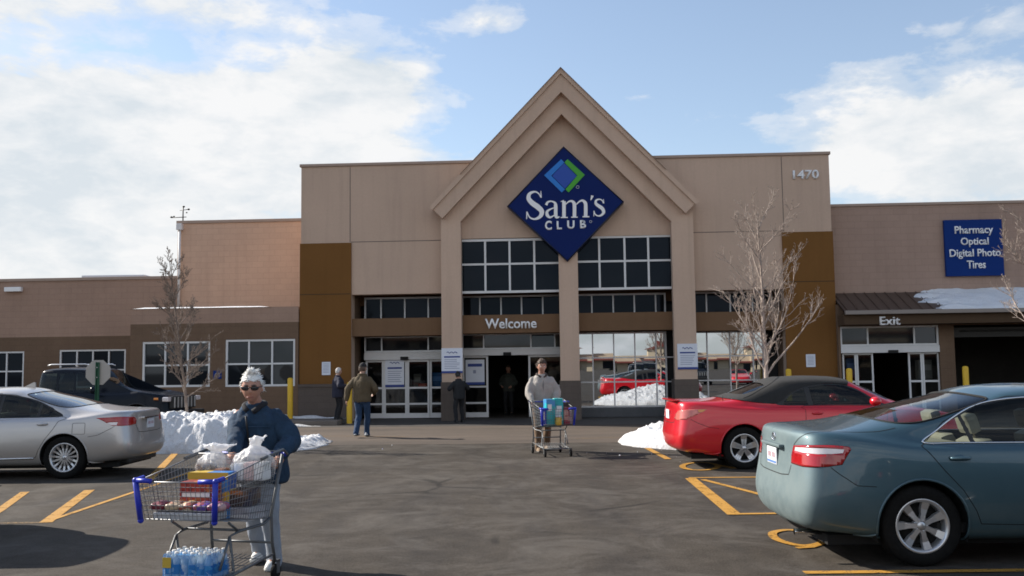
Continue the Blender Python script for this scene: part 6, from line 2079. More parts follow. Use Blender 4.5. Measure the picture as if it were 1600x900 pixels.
    for s_, e_, w_ in ((sh_l, el_l, wr_l), (sh_r, el_r, wr_r)):
        limb_tube(b, [s_ + (s_ - e_).normalized() * -.01, s_.lerp(e_, .5), e_, e_.lerp(w_, .55), w_ - (w_ - e_).normalized() * .012], [x * k * j_ for x, j_ in zip((.064, .072, .066, .058, .048), (1, (1 + J) / 2, J, J, (1 + J) / 2))])
    jk = fuse(b, outfit.get('coat_name', 'jacket'), outfit['coat'], root, voxel, 3, outfit.get('folds', .014) * k, 8, 11)
    # collar
    b = MB(); c0 = lean_(V(0, .012, 1.475))
    pts = [c0 + Vector((.092 * math.cos(a), .086 * math.sin(a) - .012 * math.cos(a) ** 0, (.016 * math.sin(a)) - .05 * max(0, -math.sin(a)) ** 3)) * k for a in [PI * 2 * (i / 24) - PI / 2 + .22 for i in range(23)]]
    b.tube(pts, .026 * k, 8); b.build('collar', outfit.get('collar', outfit['coat']), jk)
    return root, dict(Mh=Mh, k=k * outfit.get('head', 1.08), hc=hc, jk=jk, wr_l=wr_l, wr_r=wr_r, lean=lean_, V=V, lf=lf)

def hair(root, inf, m, n=260, seed=1, length=.05, tuft=False, thick=.012, low=-.35, spread=1.0):
    """cap of hair plus locks combed back from the brow"""
    Mh, k = inf['Mh'], inf['k']; rs = random.Random(seed)
    b = MB()
    r = bmesh.ops.create_icosphere(b.bm, subdivisions=4, radius=1.0)
    dele = []
    for v in r['verts']:
        X, Y_, Z = v.co
        keep = Z > (.42 if Y_ < -.45 else .42 + (Y_ + .45) * -1.15 if Y_ < .1 else -.45 + .0) if Y_ < .25 else Z > -.55
        if not keep: dele.append(v)
        n_ = mn.noise((X * 5, Y_ * 5, Z * 5)) * .006 + mn.noise((X * 14, Y_ * 14, Z * 14)) * .003
        v.co = Mh @ (Vector((X * (.083 + n_), Y_ * (.098 + n_) + .004, Z * (.123 + n_) + .002)) * k)
    bmesh.ops.delete(b.bm, geom=dele, context='VERTS')
    for f in b.bm.faces: f.smooth = True
    for i in range(n):
        az = rs.uniform(0, 2 * PI); zz = rs.uniform(low if True else 0, 1)
        X, Y_ = math.cos(az) * math.sqrt(max(0, 1 - zz * zz)), math.sin(az) * math.sqrt(max(0, 1 - zz * zz))
        if Y_ < .25 and zz < (.45 if Y_ < -.45 else .42 - (Y_ + .45) * 1.15): continue
        p = Vector((X * .078, Y_ * .094, zz * .118)); nrm = Vector((X, Y_, zz)).normalized()
        dr = (Vector((rs.gauss(0, .5), .9 + rs.gauss(0, .4), -.1 if zz < .5 else .25)) + nrm * rs.uniform(.2, .75) * spread).normalized()
        L_ = length * rs.uniform(.6, 1.3)
        pts = [p, p + (nrm * .5 + dr * .5) * L_ * .4, p + dr * L_ + nrm * L_ * .12 - Vector((0, 0, L_ * .15))]
        b.tube([Mh @ (q * k) for q in pts], lambda t_: thick * k * (1 - .75 * t_), 5)
    if tuft:
        for i in range(26):
            p = Vector((rs.uniform(-.03, .05), rs.uniform(-.07, -.01), .108)); L_ = rs.uniform(.03, .055)
            pts = [p, p + Vector((rs.gauss(.006, .008), rs.gauss(0, .01), L_ * .6)), p + Vector((rs.gauss(.014, .014), rs.gauss(.012, .012), L_))]
            b.tube([Mh @ (q * k) for q in pts], lambda t_: .009 * k * (1 - .8 * t_), 5)
    return b.build('hair', m, root, fix=False)
def eyes(root, inf):
    for s_ in (1, -1):
        b = MB(); b.ball(inf['Mh'] @ (Vector((.029 * s_, -.076, .007)) * inf['k']), .012 * inf['k'], seg=10, rings=8); b.ball(inf['Mh'] @ (Vector((.029 * s_, -.0845, .006)) * inf['k']), .006 * inf['k'], seg=8, rings=6)
        b.build('eye', M['eye'], root)
    for s_ in (1, -1):
        b = MB(); b.tube([inf['Mh'] @ (Vector((s_ * x, -y, z)) * inf['k']) for x, y, z in ((.014, .093, .026), (.030, .090, .031), (.046, .080, .027))], .004 * inf['k'], 5); b.build('eyebrow', inf.get('browm', M['seatdark']), root)

def rot(v, a):
    return Matrix.Rotation(a, 3, 'Z') @ Vector(v)
def to_local(pw, loc, rz): return rot(Vector(pw) - Vector(loc), -rz)

hairwhite = mat('white hair', (0.78, 0.77, 0.74), .6, 0, .06, 60)
hairbrown = mat('brown hair', (0.075, 0.045, 0.03), .6, 0, .2, 60)
# --- white haired shopper ---------------------------------------------------------
CART1, TH1 = Vector((-2.30, 7.47, 0)), R(-14.5)
m_loc, m_rz = Vector((-2.175, 8.32, 0)), R(-10)
den = cloth('blue denim jacket', (0.011, 0.034, 0.070), .45, .4)
fit = dict(skin=M['skin'], trousers=cloth('grey blue jeans', (0.30, 0.33, 0.38), .14), shoes=mat('white trainers', (.62, .62, .60), .6, 0, .12, 12), sole=mat('white rubber sole', (.5, .5, .48), .7), coat=den, collar=cloth('dark corduroy collar', (0.012, 0.012, 0.016)), hem=.77, bulk=1.30, folds=.026, leg=1.12, head=1.17)
wl = to_local(P(437, 712, 7.93), m_loc, m_rz); wr = to_local(P(364, 724, 7.72), m_loc, m_rz)
man, inf = person('white haired man in sunglasses and a blue denim jacket pushing a loaded shopping cart', m_loc, m_rz, 1.635, fit, wr_r=wr, wr_l=wl, ank_r=(-.10, .22, .10), ank_l=(.14, -.02, .083), lean=.25, head_yaw=R(16), head_tilt=R(8), voxel=.011, elbow_out=.75, hand_d=(0, -.8, -.25), grip_up=(0, .2, 1), curl=.9)
hair(man, inf, hairwhite, 1300, 3, .026, True, .0042, spread=.3)
eyes(man, inf)
k_, Mh = inf['k'], inf['Mh']
b = MB()
for s_ in (1, -1):
    b.ball(Mh @ (Vector((.033 * s_, -.086, .005)) * k_), .033 * k_, .011 * k_, .0175 * k_, 16, 10, Mh.to_3x3().to_4x4())
    b.tube([Mh @ (Vector(q) * k_) for q in ((.056 * s_, -.083, .012), (.076 * s_, -.05, .012), (.083 * s_, .01, .004))], .0035, 6)
b.tube([Mh @ (Vector(q) * k_) for q in ((-.012, -.095, .012), (0, -.102, .014), (.012, -.095, .012))], .003, 6)
b.build('sunglasses', mat('black lenses', (.006, .006, .007), .15), man)
b = MB(); b.tube([Mh @ (Vector(q) * k_) for q in ((-.024, -.083, -.063), (-.010, -.0925, -.061), (0, -.094, -.0625), (.010, -.0925, -.061), (.024, -.083, -.063))], .0042, 6); b.build('mouth', mat('lips', (.30, .11, .09), .5), man)
# jacket front: zip, chest seam, patch pockets, lining at the open neck
lean_, V = inf['lean'], inf['V']
def front(x, z, out=.0): 
    y = -.152 * 1.30 * math.sqrt(max(0, 1 - (x / (.205 * 1.3)) ** 2)) - .012 - out
    return lean_(V(x, y, z))
b = MB(); b.tube([front(.004, z) for z in (.80, .9, 1.0, 1.1, 1.2, 1.3, 1.38)], .008, 6); b.build('zip', M['trimblack'], inf['jk'])
for s_ in (1, -1):
    b = MB(); b.tube([front(s_ * x, 1.285 - .02 * x) for x in (.02, .08, .14, .2)], .0045, 5); b.build('seam', cloth('seam thread', (0.018, .045, .085)), inf['jk'])
b = MB(); loft(b, [(0, lean_(V(0, -.085, 1.36)).y, 1.36 * k_, .04, .05), (0, lean_(V(0, -.075, 1.44)).y, 1.44 * k_, .058, .045), (0, lean_(V(0, -.055, 1.485)).y, 1.485 * k_, .055, .04)]); b.build('shirt', cloth('navy shirt', (.012, .014, .035)), man)
# --- second shopper -----------------------------------------------------------------
CART2, TH2 = Vector((.72, 18.35, 0)), R(12)
m_loc, m_rz = Vector((.56, 19.15, 0)), R(8)
fit = dict(skin=M['skin'], trousers=cloth('brown work trousers', (0.17, 0.105, 0.06), .2), shoes=cloth('tan boots', (.28, .2, .13)), coat=cloth('pale grey knitted jacket', (0.34, 0.31, 0.28), .16), collar=cloth('dark collar', (.05, .035, .03)), hem=.86, bulk=1.20, folds=.014)
wl = to_local(CART2 + rot((.22, .52, .98), TH2), m_loc, m_rz); wr = to_local(CART2 + rot((-.25, .52, .98), TH2), m_loc, m_rz)
man2, inf = person('dark haired man in a pale grey zip jacket pushing a cart out of the entrance', m_loc, m_rz, 1.79, fit, wr_r=wr, wr_l=wl, ank_r=(-.1, -.12, .087), ank_l=(.12, .2, .10), lean=.06, head_tilt=R(6), voxel=.014, elbow_out=.9, hand_d=(0, -.8, -.25), grip_up=(0, .2, 1), curl=.9)
hair(man2, inf, hairbrown, 200, 5, .035); eyes(man2, inf)
b = MB(); b.tube([inf['lean'](inf['V'](0, -.178, z)) for z in (.88, 1.0, 1.2, 1.36)], .008, 6); b.build('zip', cloth('grey zip', (.12, .11, .11)), inf['jk'])

# --- man walking to the doors, seen from behind ----------------------------------------
m_loc, m_rz = P(566, 680, 23.6).xy.to_3d(), R(168)
fit = dict(skin=M['skinshade'], trousers=cloth('blue jeans', (0.014, 0.040, 0.095), .3), shoes=mat('pale trainers', (.5, .5, .5), .7), coat=cloth('olive brown jacket', (0.085, 0.062, 0.034), .2), hem=.84, bulk=1.12, folds=.014)
man3, inf = person('man in an olive brown jacket, jeans and dark cap walking towards the doors, back turned', m_loc, m_rz, 1.80, fit, wr_r=(-.20, -.26, 1.06), wr_l=(.36, .10, .92), ank_r=(-.03, -.24, .09), ank_l=(.07, .22, .15), lean=.03, head_yaw=R(-12), voxel=.014, elbow_out=.9)
b = MB(); Mh, k_ = inf['Mh'], inf['k']
r = bmesh.ops.create_icosphere(b.bm, subdivisions=3, radius=1.0); dele = []
for v in r['verts']:
    if v.co.z < .12: dele.append(v)
    v.co = Mh @ (Vector((v.co.x * .088, v.co.y * .104 + .004, v.co.z * .126 + .004)) * k_)
bmesh.ops.delete(b.bm, geom=dele, context='VERTS')
for f in b.bm.faces: f.smooth = True
b.box(-.06 * k_, .06 * k_, -.19 * k_, -.08 * k_, .018 * k_, .028 * k_, .006, Mh)
b.build('cap', cloth('black cap', (.012, .012, .014)), man3)
hair(man3, inf, hairbrown, 60, 6, .02, low=-.5)
for s_ in (1, -1):
    b = MB(); x0, x1 = sorted((s_ * .03, s_ * .125)); b.prism([(x0, .86), (x1, .86), (x1, .97), (x0, .97)], .006, 'y', .135); b.build('back_pocket', fit['trousers'], man3)

# --- person standing at the brown panel ---------------------------------------------------
m_loc = W(lx(528, 650, -1.35), -1.35, .14)
fit = dict(skin=M['skinpale'], trousers=cloth('black trousers', (.012, .012, .015)), shoes=M['trimblack'], coat=cloth('navy coat', (.018, .020, .040), .2), hem=.74, bulk=1.30, folds=.012)
p4, inf = person('grey haired person in a long dark navy coat standing beside the yellow post', m_loc, R(118), 1.56, fit, wr_r=(-.22, -.16, 1.0), wr_l=(.20, -.20, .98), voxel=.014)
hair(p4, inf, mat('pale grey hair', (.55, .52, .5), .6, 0, .08, 50), 120, 8, .02)
# --- dark figure at the column ---------------------------------------------------------------
m_loc = W(lx(718, 650, -1.0), -1.0, .004)
fit = dict(skin=M['skinshade'], trousers=cloth('dark charcoal trousers', (.010, .010, .012)), shoes=M['trimblack'], coat=cloth('black coat', (.014, .015, .017), .2), hem=.80, bulk=1.12, folds=.012)
p5, inf = person('person dressed all in black leaning at the column under the poster', m_loc, R(-148), 1.53, fit, wr_r=(-.25, -.22, 1.02), wr_l=(.22, -.25, 1.05), ank_l=(.17, .10, .085), lean=.12, head_tilt=R(10), voxel=.014)
hair(p5, inf, mat('black hair', (.012, .011, .011), .5), 120, 9, .03, low=-.6)
# --- figure inside the doorway ------------------------------------------------------------------
m_loc = W(lx(795, 640, REC + 1.9), REC + 1.9, .004)
fit = dict(skin=M['skin'], trousers=cloth('black jeans', (.015, .015, .018)), shoes=M['trimblack'], coat=cloth('dark green jacket', (.05, .055, .045), .2), hem=.84, bulk=1.14, folds=.012)
p6, inf = person('person in a dark jacket half hidden in the shade inside the open doorway', m_loc, R(-14), 1.70, fit, wr_r=(-.20, -.22, 1.02), wr_l=(.18, -.25, 1.0), voxel=.014)
hair(p6, inf, hairbrown, 100, 12, .03)

# ------------------------------------------------------------------ shopping carts
M['wire'] = mat('zinc cart wire', (0.20, 0.205, 0.215), .42, .6)
M['cartframe'] = mat('grey cart tube', (0.13, 0.135, 0.14), .45, .5, .1, 20)
M['cartblue'] = mat('cobalt blue cart plastic', (0.012, 0.028, 0.40), .42, 0, .06, 20)
def lerp4(c, u, v): # c: bottom-left, bottom-right, top-right, top-left
    return (c[0] * (1 - u) + c[1] * u) * (1 - v) + (c[3] * (1 - u) + c[2] * u) * v
def wire_panel(name, corners, nu, nv, root, r=.0024, rim=.005):
    c = [Vector(q) for q in corners]; b = MB()
    for i in range(nu + 1): b.tube([lerp4(c, i / nu, 0), lerp4(c, i / nu, 1)], r, 4, cap=False)
    for j in range(nv + 1): b.tube([lerp4(c, 0, j / nv), lerp4(c, 1, j / nv)], r, 4, cap=False)
    b.tube([c[3], c[2]], rim, 6); b.tube([c[0], c[1]], rim * .8, 6)
    return b.build(name, M['wire'], root)
def make_cart(label, loc, th, dense=1.0):
    root = thing('shopping_cart', label, 'shopping cart', loc, th, 'shopping carts')
    fb = [(-.285, -.46, .60), (.285, -.46, .60)]; ft = [(-.315, -.52, .875), (.315, -.52, .875)]
    rb = [(-.265, .34, .50), (.265, .34, .50)]; rt = [(-.335, .42, 1.02), (.335, .42, 1.02)]
    n = lambda v: max(3, int(v * dense))
    wire_panel('front_panel', (fb[0], fb[1], ft[1], ft[0]), n(16), n(8), root)
    wire_panel('side_panel', (rb[0], fb[0], ft[0], rt[0]), n(22), n(9), root); wire_panel('side_panel', (rb[1], fb[1], ft[1], rt[1]), n(22), n(9), root)
    wire_panel('rear_gate', (rb[0], rb[1], rt[1], rt[0]), n(15), n(9), root); wire_panel('floor_panel', (rb[0], rb[1], fb[1], fb[0]), n(15), n(18), root)
    wire_panel('child_seat', ((-.28, .20, .80), (.28, .20, .80), (.30, .24, 1.01), (-.30, .24, 1.01)), n(12), n(5), root)
    wire_panel('child_seat_base', ((-.27, .22, .79), (.27, .22, .79), (.27, .40, .82), (-.27, .40, .82)), n(10), n(4), root)
    for s_ in (-1, 1):
        b = MB(); c = Vector((s_ * .300, -.49, .595)); t_ = Vector((s_ * .325, -.525, .885)); d = Vector((-s_ * .03, -.012, 0))
        b.tube([c, c.lerp(t_, .5), t_], .021, 8)
        b.tube([t_, t_ + Vector((-s_ * .13, -.004, -.004))], .018, 8); b.tube([t_, t_ + Vector((s_ * .004, .10, .010))], .018, 8); b.ball(t_, .022); b.ball(c, .022)
        b.build('corner_bumper', M['cartblue'], root)
    b = MB(); b.tube([(-.31, .53, .985), (.31, .53, .985)], .017, 12); b.ball((-.31, .53, .985), .02); b.ball((.31, .53, .985), .02); b.build('handle', M['cartblue'], root)
    b = MB()
    for s_ in (-1, 1):
        b.tube([(s_ * .33, .53, .985), (s_ * .34, .44, 1.03), (s_ * .335, .10, .985)], .011, 8)
        b.tube([(s_ * .32, .47, .99), (s_ * .27, .38, .52), (s_ * .27, .40, .30), (s_ * .275, .44, .14)], .013, 8)
        b.tube([(s_ * .27, .36, .50), (s_ * .25, .30, .46), (s_ * .235, -.05, .46), (s_ * .225, -.16, .44), (s_ * .225, -.10, .17), (s_ * .24, -.36, .14), (s_ * .245, -.42, .12)], .012, 8)
        b.tube([(s_ * .235, -.05, .46), (s_ * .24, -.20, .545)], .010, 8); b.tube([(s_ * .225, -.16, .44), (s_ * .23, -.30, .22)], .010, 8)
        b.tube([(s_ * .272, .41, .205), (s_ * .24, -.36, .14)], .011, 8)
    b.tube([(-.27, .40, .30), (.27, .40, .30)], .010, 8); b.tube([(-.24, -.38, .14), (.24, -.38, .14)], .010, 8); b.tube([(-.235, .0, .46), (.235, .0, .46)], .010, 8)
    b.build('frame', M['cartframe'], root)
    b = MB()
    for i in range(11):
        x = -.22 + .044 * i; b.tube([(x, .40, .20), (x, -.36, .14)], .0035, 4)
    for i in range(4):
        y = -.3 + .2 * i; b.tube([(-.24, y, .142 + (y + .36) * .07), (.24, y, .142 + (y + .36) * .07)], .0035, 4)
    b.build('lower_rack', M['wire'], root)
    for s_ in (-1, 1):
        for y in (.45, -.43):
            w = bpy.data.objects.new('wheel', None); col.objects.link(w); w.parent = root; w.location = (s_ * (.275 if y > 0 else .245), y, .062); w.empty_display_size = .05
            b = MB(); b.lathe([(.03, -.016), (.058, -.016), (.062, -.010), (.062, .010), (.058, .016), (.03, .016)], 20, 'x', cap=True); b.build('tyre', M['tyre'], w)
            b = MB(); b.box(-.024, -.018, -.018, .03, -.01, .09); b.box(.018, .024, -.018, .03, -.01, .09); b.box(-.024, .024, -.018, .035, .078, .095); b.tube([(-.026, 0, 0), (.026, 0, 0)], .008, 6); b.build('fork', M['cartframe'], w)
    return root
cart1 = make_cart('grey wire shopping cart with blue corner bumpers, heaped with groceries in the foreground', CART1, TH1)
cart2 = make_cart('wire shopping cart with teal boxes pushed by the man in the grey jacket', CART2, TH2, .8)

# ------------------------------------------------------------------ goods in the carts
def item_root(name, label, cat, cart, th, p, rz=0.0, group=None):
    return thing(name, label, cat, cart + rot(p, th), th + rz, group)
def printed(name, c1, c2, c3, sc=9, seed=0.0):
    """busy printed packaging: soft blocks of three colours"""
    m, t, bs = new_mat(name)
    tc = t.n('ShaderNodeTexCoord'); mp = t.n('ShaderNodeMapping'); mp.inputs['Location'].default_value = (seed, seed * .7, 0); t.l(tc.outputs['Object'], mp.inputs[0])
    vo = t.n('ShaderNodeTexVoronoi', distance='CHEBYCHEV'); vo.inputs['Scale'].default_value = sc; t.l(mp.outputs[0], vo.inputs['Vector'])
    sp = t.n('ShaderNodeSeparateColor'); t.l(vo.outputs['Color'], sp.inputs[0])
    t.l(t.ramp(sp.outputs[0], [(.0, c1), (.42, c2), (.74, c3)], 'CONSTANT'), bs.inputs['Base Color'])
    bs.inputs['Roughness'].default_value = .35
    return m
def pack(name, label, cat, cart, th, p, size, m, rz=0.0, bands=(), bev=.008, nm='carton'):
    s = item_root(name, label, cat, cart, th, p, rz)
    w, d, h_ = size
    b = MB(); b.box(-w / 2, w / 2, -d / 2, d / 2, 0, h_, bev); b.build(nm, m, s)
    for (v0, v1, mm, u0, u1) in bands:
        b = MB(); b.box(-w / 2 + w * u0, -w / 2 + w * u1, -d / 2 - .0025, -d / 2 - .0005, h_ * v0, h_ * v1); b.build('print', mm, s)
    return s
c_red = mat('tomato red print', (.34, .025, .02), .4); c_or = mat('orange print', (.42, .14, .03), .4); c_ye = mat('yellow print', (.50, .34, .04), .4)
c_bl = mat('sky blue print', (.03, .22, .55), .4); c_wh = mat('white print', (.70, .70, .69), .45); c_pu = mat('purple print', (.13, .04, .25), .4); c_mar = mat('maroon print', (.16, .015, .03), .4); c_br = mat('brown print', (.14, .06, .03), .5)
pack('snack_box', 'red and orange snack box standing in the middle of the near cart', 'box', CART1, TH1, (-.02, -.16, .575), (.26, .16, .27), printed('red orange print', (.34, .04, .025), (.40, .13, .04), (.20, .02, .02), 22), 0.1, ((.60, .70, c_wh, .08, .92), (.0, .16, c_or, .0, 1), (.34, .42, c_mar, .1, .9)))
pack('drink_carton', 'blue and yellow topped carton behind the red snack box in the near cart', 'box', CART1, TH1, (-.06, .06, .52), (.34, .14, .37), printed('blue yellow print', (.03, .22, .55), (.62, .42, .05), (.04, .12, .4), 7), 0.05, ((.86, 1.0, c_ye, 0, 1),))
pack('snack_tray', 'long flat shrink-wrapped tray of mixed snacks along the near cart front', 'tray', CART1, TH1, (.02, -.36, .595), (.50, .18, .055), mat('grey tray', (.42, .43, .46), .4), 0.0, (), .01, 'tray')
rs = random.Random(3)
for i, (c, l_) in enumerate(((c_mar, 'dark red rounded snack bag at the left end of the tray'), (printed('beige brown print', (.5, .38, .25), (.35, .12, .06), (.55, .5, .42), 16), 'beige and brown snack bag second on the tray'), (printed('cream brown print', (.55, .42, .3), (.3, .08, .05), (.5, .3, .12), 17, 3), 'cream and brown snack bag in the middle of the tray'), (printed('violet print', (.10, .05, .30), (.35, .08, .10), (.2, .1, .4), 14, 5), 'violet printed snack bag right of the middle of the tray'), (printed('plum print', (.25, .04, .12), (.12, .04, .22), (.5, .3, .3), 15, 8), 'plum coloured snack bag at the right end of the tray'))):
    s = item_root('snack_bag', l_, 'snack bag', CART1, TH1, (-.21 + .115 * i, -.36, .650), rs.uniform(-.1, .1), 'snack bags on the tray')
    b = MB(); b.ball((0, 0, .035), .062, .078, .040, 14, 10); b.box(-.058, .058, -.075, .075, .012, .058, .018); fuse(b, 'pouch', c, s, .008, 2, .003, 20, i)
pack('clear_tray', 'clear plastic tray of pastries at the right side of the near cart', 'tray', CART1, TH1, (.16, .16, .515), (.22, .26, .11), mat('clear plastic over pastry', (.42, .42, .45), .15, 0, .15, 16), 0.0, ((.3, .5, c_wh, 0, 1),), .015, 'tray')
pack('dark_carton', 'dark brown carton under the white bag in the near cart', 'box', CART1, TH1, (.13, .14, .63), (.26, .22, .12), printed('dark brown print', (.06, .04, .035), (.12, .07, .05), (.04, .04, .07), 12), .15, ((.75, 1.0, c_or, .15, .75),))
def bag(label, p, w, h_, fill, knot, seed, cart=CART1, th=TH1, tint=(.86, .86, .87)):
    """thin white carrier bag bulging over its contents, handles tied in a knot"""
    s = item_root('carrier_bag', label, 'bag', cart, th, p)
    m = bpy.data.materials.new('thin white plastic'); m.use_nodes = True; t = NT(m.node_tree); bs = m.node_tree.nodes['Principled BSDF']
    bs.inputs['Base Color'].default_value = (*tint, 1); bs.inputs['Roughness'].default_value = .35; bs.inputs['Transmission Weight'].default_value = 0
    tr = t.n('ShaderNodeBsdfTranslucent'); tr.inputs[0].default_value = (*tint, 1)
    tp = t.n('ShaderNodeBsdfTransparent'); m1 = t.n('ShaderNodeMixShader'); m1.inputs[0].default_value = .35; m2 = t.n('ShaderNodeMixShader')
    tc = t.n('ShaderNodeTexCoord'); sp = t.n('ShaderNodeSeparateXYZ'); t.l(tc.outputs['Object'], sp.inputs[0])
    # the film is stretched clear over the goods and gathered white at the top
    cl_ = t.ramp(t.math('ADD', t.math('DIVIDE', sp.outputs[2], h_), t.math('MULTIPLY', t.noise(tc.outputs['Object'], 14, 4, .6), .35)), [(.50, .92), (1.0, .16)])
    t.l(bs.outputs[0], m1.inputs[1]); t.l(tr.outputs[0], m1.inputs[2]); t.l(cl_, m2.inputs[0]); t.l(m1.outputs[0], m2.inputs[1]); t.l(tp.outputs[0], m2.inputs[2])
    t.l(m2.outputs[0], m.node_tree.nodes['Material Output'].inputs[0])
    b = MB()
    loft(b, [(0, 0, 0, w * .36, w * .30), (0, 0, h_ * .12, w * .50, w * .40), (0, 0, h_ * .38, w * .54, w * .42), (.01, 0, h_ * .60, w * .44, w * .34), (.02, 0, h_ * .76, w * .24, w * .20), (.02, 0, h_ * .82, w * .10, w * .09), (.03, 0, h_ * .90, w * .20 * knot, w * .12), (.05, 0, h_, w * .26 * knot, w * .10)], 26, 2.2)
    for k in range(7):
        a = k * .9 + seed; b.tube([(.02, 0, h_ * .80), (.03 + .05 * math.cos(a) * knot, .03 * math.sin(a), h_ * .92), (.04 + .10 * math.cos(a) * knot, .06 * math.sin(a), h_ * (1.0 + .05 * math.sin(a * 3)))], .011, 5)
    fuse(b, 'film', m, s, .008, 2, .014, 14, seed, (1, 1, .6))
    b = MB(); rs = random.Random(seed)
    for i, (mm) in enumerate(fill):
        bb = MB(); x = (-.5 + (i + .5) / len(fill)) * w * .78; hh = h_ * rs.uniform(.36, .50)
        bb.box(x - w * .13, x + w * .13, -w * .22, w * .2, .02, hh, .02); bb.build('contents', mm, s)
    return s
bag('white carrier bag with dark goods showing through, at the left of the cart seat', (-.17, .24, .79), .29, .29, [c_br, mat('dark blue goods', (.02, .03, .09), .4), c_br, c_or], 1.7, 2)
bag('fuller white carrier bag with a tall twisted top, at the right of the cart seat', (.19, .23, .79), .33, .35, [c_wh, mat('pink goods', (.6, .42, .40), .5), c_wh], .7, 5)
# water pack on the lower rack
s = item_root('water_pack', 'shrink-wrapped pack of blue labelled water bottles on the lower rack of the near cart', 'water pack', CART1, TH1, (.0, -.24, .150))
wblue = printed('blue water label', (.02, .14, .48), (.10, .38, .66), (.66, .72, .78), 26)
wclr = mat('clear water bottle', (.55, .68, .78), .08, 0, .1, 20, coat=.8)
def bottle(x, y):
    b = MB(); b.lathe([(.0, 0), (.030, 0), (.031, .02), (.031, .125), (.027, .15), (.013, .178), (.013, .185)], 14, c=(x, y, 0)); bo = b.build('bottle', wclr, s)
    b = MB(); b.lathe([(.0316, .045), (.0316, .115)], 14, c=(x, y, 0)); b.build('label', wblue, bo)
    b = MB(); b.lathe([(.0155, .183), (.0155, .200), (.013, .202), (0, .202)], 12, c=(x, y, 0)); b.build('bottle_cap', c_wh, bo)
for i in range(6):
    for j in range(4): bottle(-.165 + .066 * i, -.10 + .066 * j)
fm = bpy.data.materials.new('shrink film'); fm.use_nodes = True; t = NT(fm.node_tree); bs = fm.node_tree.nodes['Principled BSDF']
bs.inputs['Base Color'].default_value = (.03, .22, .55, 1); bs.inputs['Roughness'].default_value = .12
tc = t.n('ShaderNodeTexCoord'); tp = t.n('ShaderNodeBsdfTransparent'); m2 = t.n('ShaderNodeMixShader')
nz = t.noise(tc.outputs['Object'], 10, 3, .5); sp = t.n('ShaderNodeSeparateXYZ'); t.l(tc.outputs['Object'], sp.inputs[0])
t.l(t.ramp(t.math('SUBTRACT', nz, t.math('MULTIPLY', sp.outputs[2], .6)), [(.30, .97), (.46, .45)]), m2.inputs[0]); t.l(bs.outputs[0], m2.inputs[1]); t.l(tp.outputs[0], m2.inputs[2]); t.l(m2.outputs[0], fm.node_tree.nodes['Material Output'].inputs[0])
b = MB(); b.box(-.202, .202, -.137, .137, -.002, .192, .03); b.build('film', fm, s)
b = MB(); b.box(-.19, -.12, -.1405, -.1385, .09, .165); b.build('price_flash', c_ye, s)

# second cart
teal_m = printed('teal print', (.01, .33, .36), (.02, .42, .44), (.05, .25, .5), 8)
pack('teal_carton', 'tall teal carton standing at the left front of the far cart', 'box', CART2, TH2, (-.12, -.30, .58), (.17, .2, .48), teal_m, .05, ((.55, .8, c_wh, .15, .6),))
pack('teal_carton', 'second teal carton with a white square, in the middle of the far cart', 'box', CART2, TH2, (.06, -.26, .58), (.16, .2, .49), printed('teal white print', (.01, .36, .38), (.45, .6, .6), (.01, .28, .34), 11), -.04, ((.5, .72, c_wh, .2, .8),))
pack('blue_carton', 'narrow deep blue carton at the left corner of the far cart', 'box', CART2, TH2, (-.24, -.34, .58), (.07, .16, .32), mat('deep blue board', (.015, .05, .36), .4), 0, ((.3, .8, c_wh, .2, .5),))
s = item_root('yellow_jar', 'round yellow lidded jar at the front of the far cart', 'jar', CART2, TH2, (.02, -.42, .58)); b = MB(); b.lathe([(0, 0), (.062, 0), (.066, .02), (.066, .13), (.05, .15)], 18); b.build('jar', c_ye, s); b = MB(); b.lathe([(.058, .148), (.058, .172), (0, .174)], 18); b.build('lid', c_wh, s)
pack('maroon_carton', 'maroon striped carton right of the teal boxes in the far cart', 'box', CART2, TH2, (.19, -.28, .58), (.11, .2, .32), printed('maroon stripes', (.25, .02, .04), (.5, .3, .25), (.1, .02, .03), 12), .1)
pack('grey_carton', 'greyish carton at the right of the far cart', 'box', CART2, TH2, (.28, -.20, .58), (.09, .2, .26), printed('grey pink print', (.35, .3, .32), (.5, .45, .46), (.2, .1, .14), 14), 0)
pack('black_bag_box', 'black box lying across the top at the rear of the far cart', 'box', CART2, TH2, (.2, .05, .86), (.3, .2, .12), mat('black card', (.015, .015, .017), .5), .2)
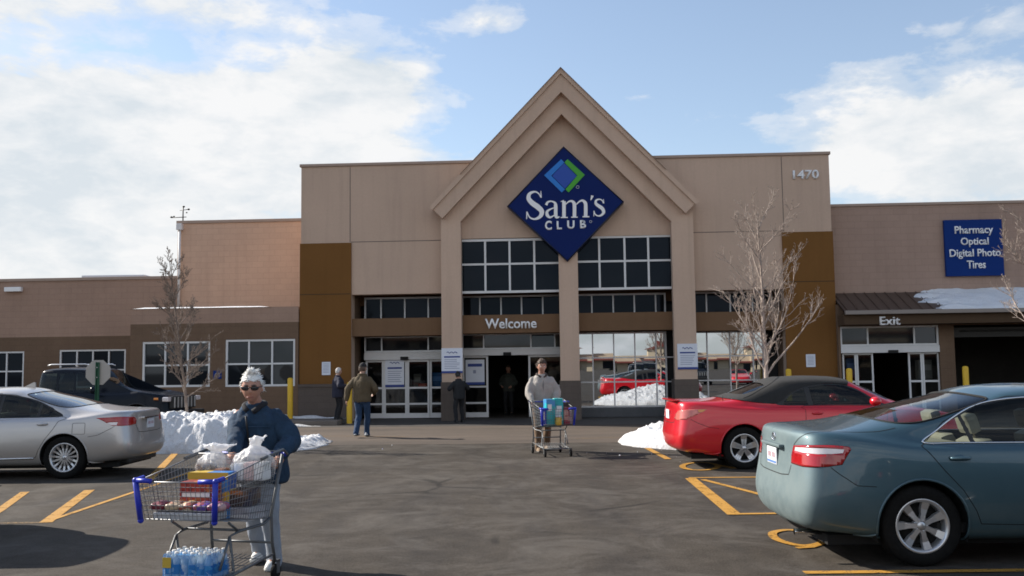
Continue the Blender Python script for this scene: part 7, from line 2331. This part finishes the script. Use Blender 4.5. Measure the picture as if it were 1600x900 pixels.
pack('blue_bag_box', 'royal blue packet hanging at the right rear of the far cart', 'box', CART2, TH2, (.36, .28, .70), (.08, .22, .30), mat('royal blue packet', (.02, .04, .38), .4), 0)
# ------------------------------------------------------------------ what the mirror windows see behind the viewer
cream = bumpy_wall('cream far wall', (0.60, 0.50, 0.36))
redroof = mat('dull red tile roof', (0.22, 0.05, 0.04), .8, 0, .2, 1)
s = thing('shopping_centre', 'long cream shopping centre with red trim, seen mirrored in the storefront glass', 'building', (40, -255, 0))
b = MB(); b.box(-150, 150, -20, 0, 0, 5.2); b.build('wall', cream, s)
for x in (-95, -52, -18, 14, 47, 88):
    b = MB(); b.box(x - 6, x + 6, -6, 1.2, 0, 7.2, .1); t_ = b.build('tower', cream, s)
    b = MB(); b.prism([(x - 7, 7.2), (x + 7, 7.2), (x, 9.4)], -8, 'y', 1.8); b.build('tower_roof', redroof, t_)
b = MB(); b.box(-150, 150, .05, 2.2, 3.0, 3.5); b.build('red_canopy', redroof, s)
b = MB()
for k in range(-18, 19): b.box(k * 8 - 2.2, k * 8 + 2.2, .02, .06, .2, 2.7)
b.build('shop_window', M['darkglass'], s)
for i, (src, x, y, hd, lab) in enumerate(((red, 6.0, -17.0, 90, 'red convertible parked nose out behind the viewer, seen only in the mirror windows'), (red, 13.5, -19.0, 92, 'second red convertible behind the viewer, mirrored left of the first tree'), (suv, 9.6, -18.0, 88, 'dark off-roader behind the viewer, mirrored between the red cars'), (red, 20.5, -17.5, 90, 'third red convertible behind the viewer, mirrored in the right storefront'), (teal, 17, -18.6, 91, 'teal sedan behind the viewer, mirrored in the right storefront'))):
    c = copy_tree(src); c['label'] = lab; c.location = (x, y, 0); c.rotation_euler = (0, 0, R(hd))
bare_tree('leafless tree behind the viewer, mirrored in the middle of the storefront glass', (12.4, -9.5, 0), 6.5, 2.0, 2.2, 31, M['barkgrey'], 11, .9, .08)
bare_tree('slim leafless tree behind the viewer, mirrored in the right storefront', (21.5, -8.5, 0), 6.0, 2.0, 1.8, 33, M['barkgrey'], 9, .9, .07)
